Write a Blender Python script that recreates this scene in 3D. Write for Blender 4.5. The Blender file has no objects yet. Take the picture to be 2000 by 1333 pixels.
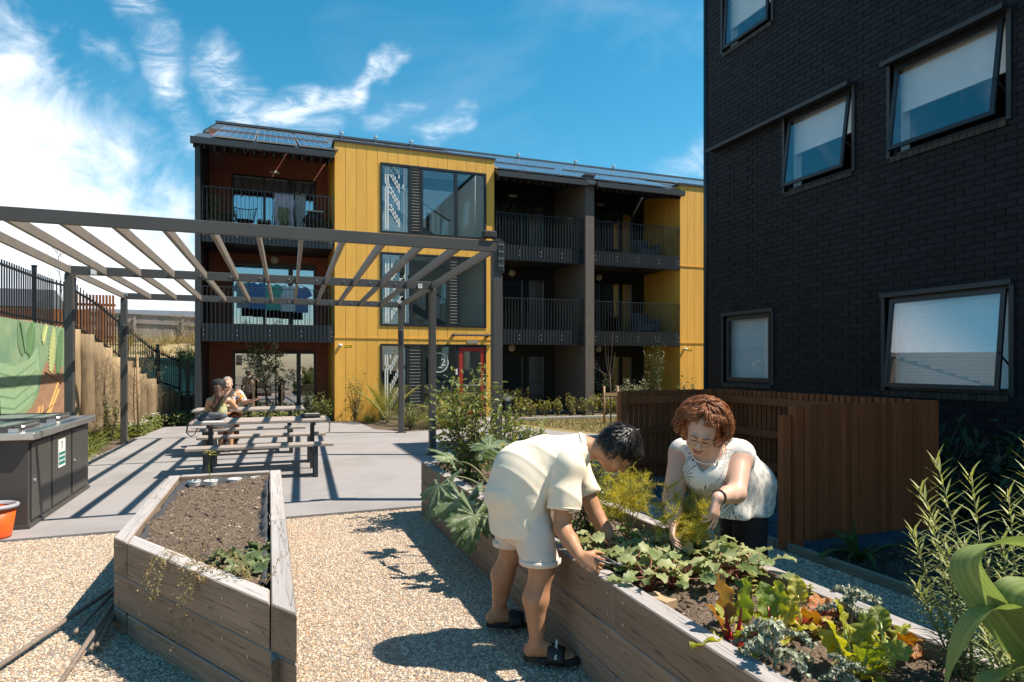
import bpy, bmesh, math, random
import numpy as np
from mathutils import Matrix, Vector, Euler
R = math.radians
scn = bpy.context.scene
COL = scn.collection

# ------------------------------------------------------------------ camera
cam_d = bpy.data.cameras.new('camera'); cam = bpy.data.objects.new('camera', cam_d); COL.objects.link(cam)
cam.location = (0, 0, 1.55); cam.rotation_euler = (R(90), 0, R(-20.6))
cam_d.sensor_width = 36; cam_d.lens = 22.70; cam_d.shift_y = 0.02275
cam_d.clip_start = 0.05; cam_d.clip_end = 3000
scn.camera = cam

# ------------------------------------------------------------------ light and exposure
SUN = Vector((0.60, -0.225, 1.0)).normalized()          # direction towards the sun
sun_d = bpy.data.lights.new('sun', 'SUN'); sun_d.energy = 4.2; sun_d.angle = R(0.55); sun_d.color = (1.0, 0.90, 0.77)
sun = bpy.data.objects.new('sun', sun_d); COL.objects.link(sun)
sun.rotation_euler = SUN.to_track_quat('Z', 'Y').to_euler(); sun.location = (20, -6, 40)

scn.view_settings.view_transform = 'Standard'; scn.view_settings.look = 'None'
scn.view_settings.gamma = 1.0; scn.view_settings.use_curve_mapping = False
scn.view_settings.exposure = 1.10
scn.cycles.max_bounces = 8; scn.cycles.transparent_max_bounces = 16
scn.cycles.caustics_reflective = False; scn.cycles.caustics_refractive = False

world = bpy.data.worlds.new('World'); scn.world = world; world.use_nodes = True
def build_world():
    nt = world.node_tree; nt.nodes.clear(); N = nt.nodes.new; L = nt.links.new
    out = N('ShaderNodeOutputWorld'); bg = N('ShaderNodeBackground'); bg.inputs['Strength'].default_value = 0.079
    sky = N('ShaderNodeTexSky'); sky.sky_type = 'NISHITA'; sky.sun_disc = False
    sky.sun_elevation = math.asin(SUN.z); sky.sun_rotation = math.atan2(SUN.x, SUN.y)
    sky.air_density = 1.0; sky.dust_density = 0.4; sky.ozone_density = 2.2
    hs = N('ShaderNodeHueSaturation'); hs.inputs['Hue'].default_value = 0.474; hs.inputs['Saturation'].default_value = 1.40; hs.inputs['Value'].default_value = 1.0
    L(sky.outputs[0], hs.inputs['Color'])
    # cloud, laid out by direction on the sky: gx/gz are tangents about a fixed compass direction (20.6 deg east of north)
    tc = N('ShaderNodeTexCoord')
    def math_(op, a, b=None, c=None):
        n = N('ShaderNodeMath'); n.operation = op
        for i, x in enumerate((a, b, c)):
            if x is None: continue
            if isinstance(x, (int, float)): n.inputs[i].default_value = x
            else: L(x, n.inputs[i])
        return n.outputs[0]
    def dot(v):
        n = N('ShaderNodeVectorMath'); n.operation = 'DOT_PRODUCT'; L(tc.outputs['Generated'], n.inputs[0]); n.inputs[1].default_value = v; return n.outputs['Value']
    sa, ca = math.sin(R(20.6)), math.cos(R(20.6))
    fwd = dot((sa, ca, 0)); rgt = dot((ca, -sa, 0)); upz = dot((0, 0, 1)); fw = math_('MAXIMUM', fwd, 0.15)
    gx = math_('DIVIDE', rgt, fw); gz = math_('DIVIDE', upz, fw)
    cmb = N('ShaderNodeCombineXYZ'); L(gx, cmb.inputs[0]); L(gz, cmb.inputs[1])
    def noise(scale, detail, rough, sc=(1, 1, 1), rot=0.0, loc=(0, 0, 0), dist=0.0, out=0):
        m = N('ShaderNodeMapping'); m.inputs['Scale'].default_value = sc; m.inputs['Rotation'].default_value = (0, 0, R(rot)); m.inputs['Location'].default_value = loc; L(cmb.outputs[0], m.inputs['Vector'])
        n = N('ShaderNodeTexNoise'); n.inputs['Scale'].default_value = scale; n.inputs['Detail'].default_value = detail
        n.inputs['Roughness'].default_value = rough; n.inputs['Distortion'].default_value = dist; L(m.outputs[0], n.inputs['Vector']); return n.outputs[out]
    def ramp(fac, a, b):
        n = N('ShaderNodeMapRange'); n.interpolation_type = 'SMOOTHSTEP'; n.inputs['From Min'].default_value = a; n.inputs['From Max'].default_value = b
        L(fac, n.inputs['Value']); return n.outputs[0]
    wx = math_('MULTIPLY', math_('SUBTRACT', noise(5.0, 4, 0.6), 0.5), 0.16); wz = math_('MULTIPLY', math_('SUBTRACT', noise(5.0, 4, 0.6, loc=(7, 3, 1)), 0.5), 0.16)
    qx = math_('ADD', gx, wx); qz = math_('ADD', gz, wz)
    def stroke(x0, z0, x1, z1, r0, amp):
        dx, dz = x1-x0, z1-z0; l2 = dx*dx+dz*dz
        t = math_('ADD', math_('MULTIPLY', math_('SUBTRACT', qx, x0), dx/l2), math_('MULTIPLY', math_('SUBTRACT', qz, z0), dz/l2)); t = math_('MINIMUM', math_('MAXIMUM', t, 0.0), 1.0)
        ex = math_('SUBTRACT', math_('SUBTRACT', qx, x0), math_('MULTIPLY', t, dx)); ez = math_('SUBTRACT', math_('SUBTRACT', qz, z0), math_('MULTIPLY', t, dz))
        d = math_('SQRT', math_('ADD', math_('MULTIPLY', ex, ex), math_('MULTIPLY', ez, ez))); return math_('MULTIPLY', ramp(d, r0*0.72, 0.0), amp)
    px = lambda u, v: ((u-1000)/1261., (712-v)/1261.)
    tot = None
    for (a_, b_, r0, amp) in (((190, -60), (300, 60), .050, .75), ((300, 60), (345, 190), .055, .9), ((345, 190), (400, 300), .045, .5), ((425, 130), (490, 250), .065, .9), ((530, 215), (610, 175), .055, 1.0), ((610, 175), (700, 185), .04, .8), ((700, 185), (780, 95), .035, .95),
            ((840, 280), (910, 245), .045, .75), ((720, 235), (800, 222), .03, .45), ((1290, 330), (1390, 290), .07, .55), ((180, 60), (240, 110), .04, .4), ((560, 240), (650, 225), .04, .5)):
        s_ = stroke(*px(*a_), *px(*b_), r0, amp); tot = s_ if tot is None else math_('MAXIMUM', tot, s_)
    fib = ramp(noise(9.0, 10, 0.70, (1.0, 2.8, 1), 40, dist=0.7), 0.36, 0.74)
    wisp = math_('MULTIPLY', tot, math_('ADD', math_('MULTIPLY', fib, 1.05), 0.10))
    # the cloud bank in the west, lower towards the right
    edge = math_('SUBTRACT', math_('ADD', math_('MULTIPLY', qx, -0.80), -0.175), math_('MULTIPLY', qz, 0.80))
    edge = math_('ADD', edge, math_('MULTIPLY', math_('SUBTRACT', noise(6.0, 9, 0.62, (1, 1.4, 1), 35, dist=0.5), 0.5), 0.42))
    bank = math_('MULTIPLY', ramp(edge, -0.03, 0.17), math_('MULTIPLY', ramp(gz, 0.95, 0.55), ramp(fwd, 0.0, 0.3)))
    tex = ramp(noise(9.0, 9, 0.6, (1, 1.3, 1), 30, (2, 5, 0), 0.4), 0.20, 0.62)
    bank = math_('MULTIPLY', bank, math_('ADD', math_('MULTIPLY', tex, 0.32), 0.68))
    veil = math_('MULTIPLY', ramp(noise(2.2, 7, 0.6, (1, 1.6, 1), -30, (4, 1, 0), 0.6), 0.48, 0.9), 0.20)
    den = math_('MINIMUM', math_('ADD', math_('ADD', math_('MULTIPLY', wisp, 0.85), bank), math_('MULTIPLY', veil, ramp(fwd, 0.0, 0.3))), 0.97)
    mix = N('ShaderNodeMixRGB'); L(den, mix.inputs[0]); L(hs.outputs[0], mix.inputs[1]); mix.inputs[2].default_value = (7.6, 7.9, 8.4, 1)
    L(mix.outputs[0], bg.inputs['Color']); L(bg.outputs[0], out.inputs[0])
build_world()
# ------------------------------------------------------------------ helpers: materials
def lin(h):
    h = h.lstrip('#'); o = []
    for i in (0, 2, 4):
        c = int(h[i:i+2], 16) / 255.0
        o.append(c / 12.92 if c <= 0.04045 else ((c + 0.055) / 1.055) ** 2.4)
    return tuple(o)
MATS = {}
def mat(name, c1, c2=None, rough=0.6, scale=6.0, detail=5.0, stretch=(1, 1, 1), bump=0.0, bscale=40.0, bdist=0.01, metal=0.0, spec=0.5,
        rand=0.0, lo=0.35, hi=0.65, tint=None, trans=0.0, tcol=None, c3=None, s3=1.0, th3=(0.5, 0.7), coat=0.0, sheen=0.0, rot=(0, 0, 0), sss=0.0, bstretch=None):
    """noise-mixed principled material; tint=(colour) mixes in a per-vertex 'tint' attribute; rand varies value per object"""
    if name in MATS: return MATS[name]
    m = bpy.data.materials.new(name); m.use_nodes = True; nt = m.node_tree; N = nt.nodes.new; L = nt.links.new
    nt.nodes.clear(); out = N('ShaderNodeOutputMaterial'); p = N('ShaderNodeBsdfPrincipled')
    p.inputs['Roughness'].default_value = rough; p.inputs['Metallic'].default_value = metal; p.inputs['Specular IOR Level'].default_value = spec
    p.inputs['Coat Weight'].default_value = coat
    if sheen: p.inputs['Sheen Weight'].default_value = sheen
    if sss:
        p.inputs['Subsurface Weight'].default_value = sss; p.inputs['Subsurface Radius'].default_value = (0.012, 0.005, 0.003); p.inputs['Subsurface Scale'].default_value = 1.0
    tc = N('ShaderNodeTexCoord'); mp = N('ShaderNodeMapping'); mp.inputs['Scale'].default_value = stretch; mp.inputs['Rotation'].default_value = rot
    L(tc.outputs['Object'], mp.inputs['Vector'])
    oi = N('ShaderNodeObjectInfo')
    if rand:
        ad = N('ShaderNodeVectorMath'); ad.operation = 'ADD'; sc = N('ShaderNodeVectorMath'); sc.operation = 'SCALE'; sc.inputs['Scale'].default_value = 37.0
        cx = N('ShaderNodeCombineXYZ'); L(oi.outputs['Random'], cx.inputs[0]); L(oi.outputs['Random'], cx.inputs[2]); L(cx.outputs[0], sc.inputs[0])
        L(mp.outputs[0], ad.inputs[0]); L(sc.outputs[0], ad.inputs[1]); vec = ad.outputs[0]
    else: vec = mp.outputs[0]
    col = None
    if c2 is not None:
        n = N('ShaderNodeTexNoise'); n.inputs['Scale'].default_value = scale; n.inputs['Detail'].default_value = detail; n.inputs['Roughness'].default_value = 0.6
        L(vec, n.inputs['Vector'])
        mr = N('ShaderNodeMapRange'); mr.inputs['From Min'].default_value = lo; mr.inputs['From Max'].default_value = hi; L(n.outputs[0], mr.inputs['Value'])
        mx = N('ShaderNodeMixRGB'); mx.inputs[1].default_value = (*c1, 1); mx.inputs[2].default_value = (*c2, 1); L(mr.outputs[0], mx.inputs[0]); col = mx.outputs[0]
    else:
        rg = N('ShaderNodeRGB'); rg.outputs[0].default_value = (*c1, 1); col = rg.outputs[0]
    if c3 is not None:
        n = N('ShaderNodeTexNoise'); n.inputs['Scale'].default_value = s3; n.inputs['Detail'].default_value = 6; n.inputs['Roughness'].default_value = 0.65; L(vec, n.inputs['Vector'])
        mr = N('ShaderNodeMapRange'); mr.inputs['From Min'].default_value = th3[0]; mr.inputs['From Max'].default_value = th3[1]; L(n.outputs[0], mr.inputs['Value'])
        mx = N('ShaderNodeMixRGB'); mx.inputs[2].default_value = (*c3, 1); L(mr.outputs[0], mx.inputs[0]); L(col, mx.inputs[1]); col = mx.outputs[0]
    if tint is not None:
        at = N('ShaderNodeAttribute'); at.attribute_name = 'tint'
        mx = N('ShaderNodeMixRGB'); mx.inputs[2].default_value = (*tint, 1); L(at.outputs['Fac'], mx.inputs[0]); L(col, mx.inputs[1]); col = mx.outputs[0]
    if rand:
        mr = N('ShaderNodeMapRange'); mr.inputs['To Min'].default_value = 1 - rand; mr.inputs['To Max'].default_value = 1 + rand; L(oi.outputs['Random'], mr.inputs['Value'])
        hs = N('ShaderNodeHueSaturation'); L(mr.outputs[0], hs.inputs['Value']); L(col, hs.inputs['Color']); col = hs.outputs[0]
    L(col, p.inputs['Base Color'])
    if bump:
        n = N('ShaderNodeTexNoise'); n.inputs['Scale'].default_value = bscale; n.inputs['Detail'].default_value = 6; n.inputs['Roughness'].default_value = 0.65
        if bstretch:
            m2 = N('ShaderNodeMapping'); m2.inputs['Scale'].default_value = bstretch; L(tc.outputs['Object'], m2.inputs['Vector']); L(m2.outputs[0], n.inputs['Vector'])
        else: L(vec, n.inputs['Vector'])
        b = N('ShaderNodeBump'); b.inputs['Strength'].default_value = bump; b.inputs['Distance'].default_value = bdist; L(n.outputs[0], b.inputs['Height']); L(b.outputs[0], p.inputs['Normal'])
    if trans:
        t = N('ShaderNodeBsdfTranslucent'); ms = N('ShaderNodeMixShader'); ms.inputs[0].default_value = trans
        if tcol is None:
            hs = N('ShaderNodeHueSaturation'); hs.inputs['Saturation'].default_value = 1.15; hs.inputs['Value'].default_value = 1.5; L(col, hs.inputs['Color']); L(hs.outputs[0], t.inputs['Color'])
        else: t.inputs['Color'].default_value = (*tcol, 1)
        L(p.outputs[0], ms.inputs[1]); L(t.outputs[0], ms.inputs[2]); L(ms.outputs[0], out.inputs[0])
    else: L(p.outputs[0], out.inputs[0])
    MATS[name] = m; return m
def glass(name, refl=0.10, tintc=(0.86, 0.91, 0.92), rough=0.0):
    if name in MATS: return MATS[name]
    m = bpy.data.materials.new(name); m.use_nodes = True; nt = m.node_tree; N = nt.nodes.new; L = nt.links.new; nt.nodes.clear()
    out = N('ShaderNodeOutputMaterial'); tr = N('ShaderNodeBsdfTransparent'); tr.inputs[0].default_value = (*tintc, 1)
    gl = N('ShaderNodeBsdfGlossy'); gl.inputs['Roughness'].default_value = rough; gl.inputs['Color'].default_value = (1, 1, 1, 1)
    lw = N('ShaderNodeLayerWeight'); lw.inputs['Blend'].default_value = 0.5; pw = N('ShaderNodeMath'); pw.operation = 'POWER'; pw.inputs[1].default_value = 5.0; L(lw.outputs['Facing'], pw.inputs[0])
    mr = N('ShaderNodeMapRange'); mr.inputs['To Min'].default_value = refl; mr.inputs['To Max'].default_value = 0.9; L(pw.outputs[0], mr.inputs['Value']); ms = N('ShaderNodeMixShader')
    L(mr.outputs[0], ms.inputs[0]); L(tr.outputs[0], ms.inputs[1]); L(gl.outputs[0], ms.inputs[2]); L(ms.outputs[0], out.inputs[0])
    MATS[name] = m; return m

# ------------------------------------------------------------------ helpers: mesh builder
class MB:
    def __init__(s): s.v = []; s.f = []; s.t = []; s.n = 0; s.m = []; s.hastint = False; s.tvals = []
    def add(s, verts, faces, mi=0, tint=0.0):
        verts = np.asarray(verts, float).reshape(-1, 3); s.v.append(verts); b = s.n
        for f in faces: s.f.append(tuple(i + b for i in f)); s.m.append(mi)
        s.tvals.append(np.full(len(verts), tint) if np.isscalar(tint) else np.asarray(tint, float)); s.n += len(verts); return s
    def box(s, x0, x1, y0, y1, z0, z1, mi=0, tint=0.0):
        v = [(x0,y0,z0),(x1,y0,z0),(x1,y1,z0),(x0,y1,z0),(x0,y0,z1),(x1,y0,z1),(x1,y1,z1),(x0,y1,z1)]
        return s.add(v, [(0,3,2,1),(4,5,6,7),(0,1,5,4),(1,2,6,5),(2,3,7,6),(3,0,4,7)], mi, tint)
    def obox(s, c, size, rot=None, mi=0, tint=0.0, taper=1.0):
        sx, sy, sz = [a / 2 for a in size]; t = taper
        v = np.array([(-sx,-sy,-sz),(sx,-sy,-sz),(sx,sy,-sz),(-sx,sy,-sz),(-sx*t,-sy*t,sz),(sx*t,-sy*t,sz),(sx*t,sy*t,sz),(-sx*t,sy*t,sz)])
        if rot is not None: v = v @ np.array(rot.to_3x3() if hasattr(rot, 'to_3x3') else Euler(rot).to_matrix()).T
        return s.add(v + np.array(c), [(0,3,2,1),(4,5,6,7),(0,1,5,4),(1,2,6,5),(2,3,7,6),(3,0,4,7)], mi, tint)
    def bar(s, a, b, w, h, up=(0, 0, 1), mi=0, tint=0.0):
        a = Vector(a); b = Vector(b); d = (b - a).normalized(); up = Vector(up)
        if abs(d.dot(up)) > 0.98: up = Vector((1, 0, 0))
        sd = d.cross(up).normalized() * (w / 2); u2 = sd.cross(d).normalized() * (h / 2)
        v = [a - sd - u2, a + sd - u2, a + sd + u2, a - sd + u2, b - sd - u2, b + sd - u2, b + sd + u2, b - sd + u2]
        return s.add([tuple(x) for x in v], [(0,1,2,3),(7,6,5,4),(0,4,5,1),(1,5,6,2),(2,6,7,3),(3,7,4,0)], mi, tint)
    def tube(s, pts, rad, seg=6, mi=0, tint=0.0, cap=True, flat=1.0):
        pts = [Vector(p) for p in pts]; n = len(pts)
        if np.isscalar(rad): rad = [rad] * n
        prev = None; vs = []
        for i, p in enumerate(pts):
            d = (pts[min(i + 1, n - 1)] - pts[max(i - 1, 0)])
            d = d.normalized() if d.length > 1e-9 else Vector((0, 0, 1))
            if prev is None: a = d.cross(Vector((0, 0, 1))) if abs(d.z) < 0.95 else d.cross(Vector((1, 0, 0)))
            else: a = prev - d * prev.dot(d)
            a.normalize(); prev = a; b = d.cross(a)
            for k in range(seg):
                t = 2 * math.pi * k / seg; vs.append(p + (a * math.cos(t) + b * (math.sin(t) * flat)) * rad[i])
        fs = [(i*seg+k, i*seg+(k+1) % seg, (i+1)*seg+(k+1) % seg, (i+1)*seg+k) for i in range(n-1) for k in range(seg)]
        if cap: fs += [tuple(range(seg))[::-1], tuple((n-1)*seg + k for k in range(seg))]
        return s.add([tuple(v) for v in vs], fs, mi, tint)
    def lathe(s, c, prof, seg=20, mi=0, tint=0.0, axis='z'):
        vs = []
        for r, z in prof:
            for k in range(seg):
                t = 2 * math.pi * k / seg; q = (r*math.cos(t), r*math.sin(t), z)
                if axis == 'y': q = (q[0], -q[2], q[1])
                if axis == 'x': q = (q[2], q[0], q[1])
                vs.append((c[0]+q[0], c[1]+q[1], c[2]+q[2]))
        n = len(prof); fs = [(i*seg+k, i*seg+(k+1) % seg, (i+1)*seg+(k+1) % seg, (i+1)*seg+k) for i in range(n-1) for k in range(seg)]
        return s.add(vs, fs, mi, tint)
    def prism(s, poly, axis, a, b, mi=0, tint=0.0):
        """poly: 2D points; extruded along axis from a to b ('x': poly=(y,z), 'y': (x,z), 'z': (x,y))"""
        def mk(p, t): return (t, p[0], p[1]) if axis == 'x' else ((p[0], t, p[1]) if axis == 'y' else (p[0], p[1], t))
        n = len(poly); v = [mk(p, a) for p in poly] + [mk(p, b) for p in poly]
        return s.add(v, [tuple(range(n))[::-1], tuple(range(n, 2*n))] + [(i, (i+1) % n, n+(i+1) % n, n+i) for i in range(n)], mi, tint)
    def quad(s, a, b, c, d, mi=0, tint=0.0): return s.add([a, b, c, d], [(0, 1, 2, 3)], mi, tint)
    def mesh(s, name, mats, smooth=False, fix=False):
        me = bpy.data.meshes.new(name)
        V = np.concatenate(s.v) if s.v else np.zeros((0, 3)); me.from_pydata(V.tolist(), [], s.f)
        if not isinstance(mats, (list, tuple)): mats = [mats]
        for m in mats: me.materials.append(m)
        if len(mats) > 1: me.polygons.foreach_set('material_index', s.m)
        T = np.concatenate(s.tvals) if s.tvals else np.zeros(0)
        if len(T) and np.any(T != 0):
            at = me.attributes.new('tint', 'FLOAT', 'POINT'); at.data.foreach_set('value', T.astype(np.float32))
        if fix:
            bm = bmesh.new(); bm.from_mesh(me); bmesh.ops.recalc_face_normals(bm, faces=bm.faces); bm.to_mesh(me); bm.free()
        if smooth: me.polygons.foreach_set('use_smooth', [True] * len(me.polygons))
        me.update(); return me

def wm(o):
    if o.parent is None: return o.matrix_basis.copy()
    return wm(o.parent) @ o.matrix_parent_inverse @ o.matrix_basis
def tag(o, label=None, cat=None, group=None, kind=None):
    if label: o['label'] = label
    if cat: o['category'] = cat
    if group: o['group'] = group
    if kind: o['kind'] = kind
    return o
def empty(name, loc=(0, 0, 0), label=None, cat=None, group=None, rz=0.0, parent=None):
    o = bpy.data.objects.new(name, None); o.empty_display_size = 0.1; o.location = loc; o.rotation_euler = (0, 0, rz); COL.objects.link(o)
    if parent is not None: o.parent = parent
    return tag(o, label, cat, group)
def link(name, me, parent=None, loc=(0, 0, 0), rot=None, scale=None, world=True, bevel=0.0, **kw):
    """object from a mesh; world=True: mesh/loc are in world coordinates whatever the parent is"""
    o = bpy.data.objects.new(name, me); o.location = loc
    if rot is not None: o.rotation_euler = rot
    if scale is not None: o.scale = scale if not np.isscalar(scale) else (scale,) * 3
    COL.objects.link(o)
    if parent is not None:
        o.parent = parent
        if world: o.matrix_parent_inverse = wm(parent).inverted()
    if bevel:
        b = o.modifiers.new('bevel', 'BEVEL'); b.width = bevel; b.segments = 1; b.limit_method = 'ANGLE'
    return tag(o, **kw)
def part(name, mb, m, parent=None, smooth=False, fix=False, **kw):
    return link(name, mb.mesh(name, m, smooth, fix), parent, **kw)
def copy_tree(o, parent=None):
    c = o.copy(); COL.objects.link(c); c.parent = parent
    if parent is not None: c.matrix_parent_inverse = o.matrix_parent_inverse.copy()
    for ch in list(o.children): copy_tree(ch, c)
    return c
rng = random.Random(7)
NP = np.random.RandomState(11)

# ------------------------------------------------------------------ helpers: smooth-blended solids -> one continuous surface (surface nets)
class SDF:
    def __init__(s, lo, hi, h):
        s.lo = np.array(lo, float); s.h = h; s.n = np.ceil((np.array(hi) - s.lo) / h).astype(int) + 1
        s.d = np.full(s.n, 1.0, np.float32)
    def _sub(s, lo, hi, pad):
        a = np.clip(np.floor((np.array(lo) - pad - s.lo) / s.h).astype(int), 0, s.n); b = np.clip(np.ceil((np.array(hi) + pad - s.lo) / s.h).astype(int) + 1, 0, s.n)
        ax = [s.lo[i] + s.h * np.arange(a[i], b[i]) for i in range(3)]
        return tuple(slice(a[i], b[i]) for i in range(3)), np.meshgrid(*ax, indexing='ij')
    def _mix(s, sl, d, k, sub=False):
        o = s.d[sl]
        if o.size == 0: return
        d = d.astype(np.float32)
        if sub:
            if k > 0:
                hh = np.clip(0.5 - 0.5 * (o + d) / k, 0, 1); s.d[sl] = o * (1 - hh) - d * hh + k * hh * (1 - hh)
            else: s.d[sl] = np.maximum(o, -d)
        elif k > 0:
            hh = np.clip(0.5 + 0.5 * (o - d) / k, 0, 1); s.d[sl] = o * (1 - hh) + d * hh - k * hh * (1 - hh)
        else: s.d[sl] = np.minimum(o, d)
    def cone(s, a, b, ra, rb, k=0.02, sub=False, flat=None):
        """tapered limb from a to b; flat=(axis vector, factor) squashes the section along the axis"""
        a = np.array(a, float); b = np.array(b, float); rm = max(ra, rb) * (max(1.0, 1.0 / flat[1]) if flat else 1) + 3 * s.h + k
        sl, (X, Y, Z) = s._sub(np.minimum(a, b), np.maximum(a, b), rm)
        ab = b - a; L2 = max(ab @ ab, 1e-12); t = np.clip(((X-a[0])*ab[0] + (Y-a[1])*ab[1] + (Z-a[2])*ab[2]) / L2, 0, 1)
        dx = X - a[0] - t*ab[0]; dy = Y - a[1] - t*ab[1]; dz = Z - a[2] - t*ab[2]
        if flat:
            ax = np.array(flat[0], float); ax /= np.linalg.norm(ax); q = dx*ax[0] + dy*ax[1] + dz*ax[2]; g = (1.0 / flat[1] - 1.0)
            dx = dx + ax[0]*q*g; dy = dy + ax[1]*q*g; dz = dz + ax[2]*q*g
        d = np.sqrt(dx*dx + dy*dy + dz*dz) - (ra + (rb - ra) * t)
        s._mix(sl, d, k, sub); return s
    def chain(s, pts, rads, k=0.02, flat=None):
        for i in range(len(pts) - 1): s.cone(pts[i], pts[i+1], rads[i], rads[i+1], k, flat=flat)
        return s
    def ell(s, c, r, k=0.02, rot=None, sub=False):
        c = np.array(c, float); r = np.array(r, float); rm = r.max() + 3 * s.h + k
        sl, (X, Y, Z) = s._sub(c - rm, c + rm, 0)
        P = np.stack([X - c[0], Y - c[1], Z - c[2]], -1)
        if rot is not None: P = P @ np.array(rot.to_3x3())       # world -> local (columns are local axes)
        q = P / r; k0 = np.sqrt((q*q).sum(-1)); k1 = np.sqrt(((q/r)**2).sum(-1)); d = np.where(k1 > 1e-9, k0 * (k0 - 1) / np.maximum(k1, 1e-9), -r.min())
        s._mix(sl, d, k, sub); return s
    def cut(s, p, n):
        """remove everything on the side the normal points to"""
        n = np.array(n, float); n /= np.linalg.norm(n)
        sl, (X, Y, Z) = s._sub(s.lo, s.lo + s.n * s.h, 0); d = (X-p[0])*n[0] + (Y-p[1])*n[1] + (Z-p[2])*n[2]
        s.d[sl] = np.maximum(s.d[sl], d.astype(np.float32)); return s
    def bump(s, fn):
        sl, (X, Y, Z) = s._sub(s.lo, s.lo + s.n * s.h, 0); s.d += fn(X, Y, Z).astype(np.float32); return s
    def mesh(s, name, m, smooth=True, relax=1):
        d = s.d; lo = s.lo; h = s.h; nx, ny, nz = d.shape
        ins = d < 0
        c = np.zeros((nx-1, ny-1, nz-1), int)
        for i in (0, 1):
            for j in (0, 1):
                for k in (0, 1): c += ins[i:nx-1+i, j:ny-1+j, k:nz-1+k]
        act = (c > 0) & (c < 8); idx = -np.ones(act.shape, int); idx[act] = np.arange(act.sum())
        I, J, K = np.nonzero(act); acc = np.zeros((len(I), 3)); cnt = np.zeros(len(I))
        cor = [(0,0,0),(1,0,0),(0,1,0),(1,1,0),(0,0,1),(1,0,1),(0,1,1),(1,1,1)]
        edges = [(a, b) for a in range(8) for b in range(a+1, 8) if sum(abs(cor[a][q]-cor[b][q]) for q in range(3)) == 1]
        for a, b in edges:
            A = cor[a]; B = cor[b]; da = d[I+A[0], J+A[1], K+A[2]]; db = d[I+B[0], J+B[1], K+B[2]]; mk = (da < 0) != (db < 0)
            t = np.where(mk, da / np.where(np.abs(da-db) < 1e-12, 1, da-db), 0)
            for q in range(3): acc[:, q] += np.where(mk, A[q] + t * (B[q]-A[q]), 0)
            cnt += mk
        V = lo + h * (np.stack([I, J, K], 1) + acc / np.maximum(cnt, 1)[:, None])
        faces = []
        for ax in range(3):
            sh = [slice(None)]*3; s1 = list(sh); s2 = list(sh); s1[ax] = slice(0, -1); s2[ax] = slice(1, None)
            cr = ins[tuple(s1)] != ins[tuple(s2)]; E = np.argwhere(cr); o1, o2 = [(1, 2), (2, 0), (0, 1)][ax]
            E = E[(E[:, o1] > 0) & (E[:, o2] > 0) & (E[:, o1] < d.shape[o1]-1) & (E[:, o2] < d.shape[o2]-1)]
            inside = ins[tuple(E.T)]
            def g(d1, d2):
                Q = E.copy(); Q[:, o1] -= d1; Q[:, o2] -= d2; return idx[tuple(Q.T)]
            q = np.stack([g(1, 1), g(0, 1), g(0, 0), g(1, 0)], 1); q[~inside] = q[~inside][:, ::-1]; faces.append(q)
        Fq = np.concatenate(faces); Fq = Fq[(Fq >= 0).all(1)]
        for _ in range(relax):
            S = np.zeros_like(V); Cn = np.zeros(len(V))
            for a in range(4):
                for b in ((a+1) % 4, (a+3) % 4): np.add.at(S, Fq[:, a], V[Fq[:, b]]); np.add.at(Cn, Fq[:, a], 1)
            V = V * 0.5 + 0.5 * S / np.maximum(Cn, 1)[:, None]
        me = bpy.data.meshes.new(name); me.vertices.add(len(V)); me.vertices.foreach_set('co', V.astype(np.float32).ravel())
        me.loops.add(len(Fq)*4); me.loops.foreach_set('vertex_index', Fq.astype(np.int32).ravel())
        me.polygons.add(len(Fq)); me.polygons.foreach_set('loop_start', np.arange(0, len(Fq)*4, 4, dtype=np.int32))
        me.materials.append(m); me.update(calc_edges=True)
        if smooth: me.polygons.foreach_set('use_smooth', [True]*len(Fq))
        me.validate(); return me
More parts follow.
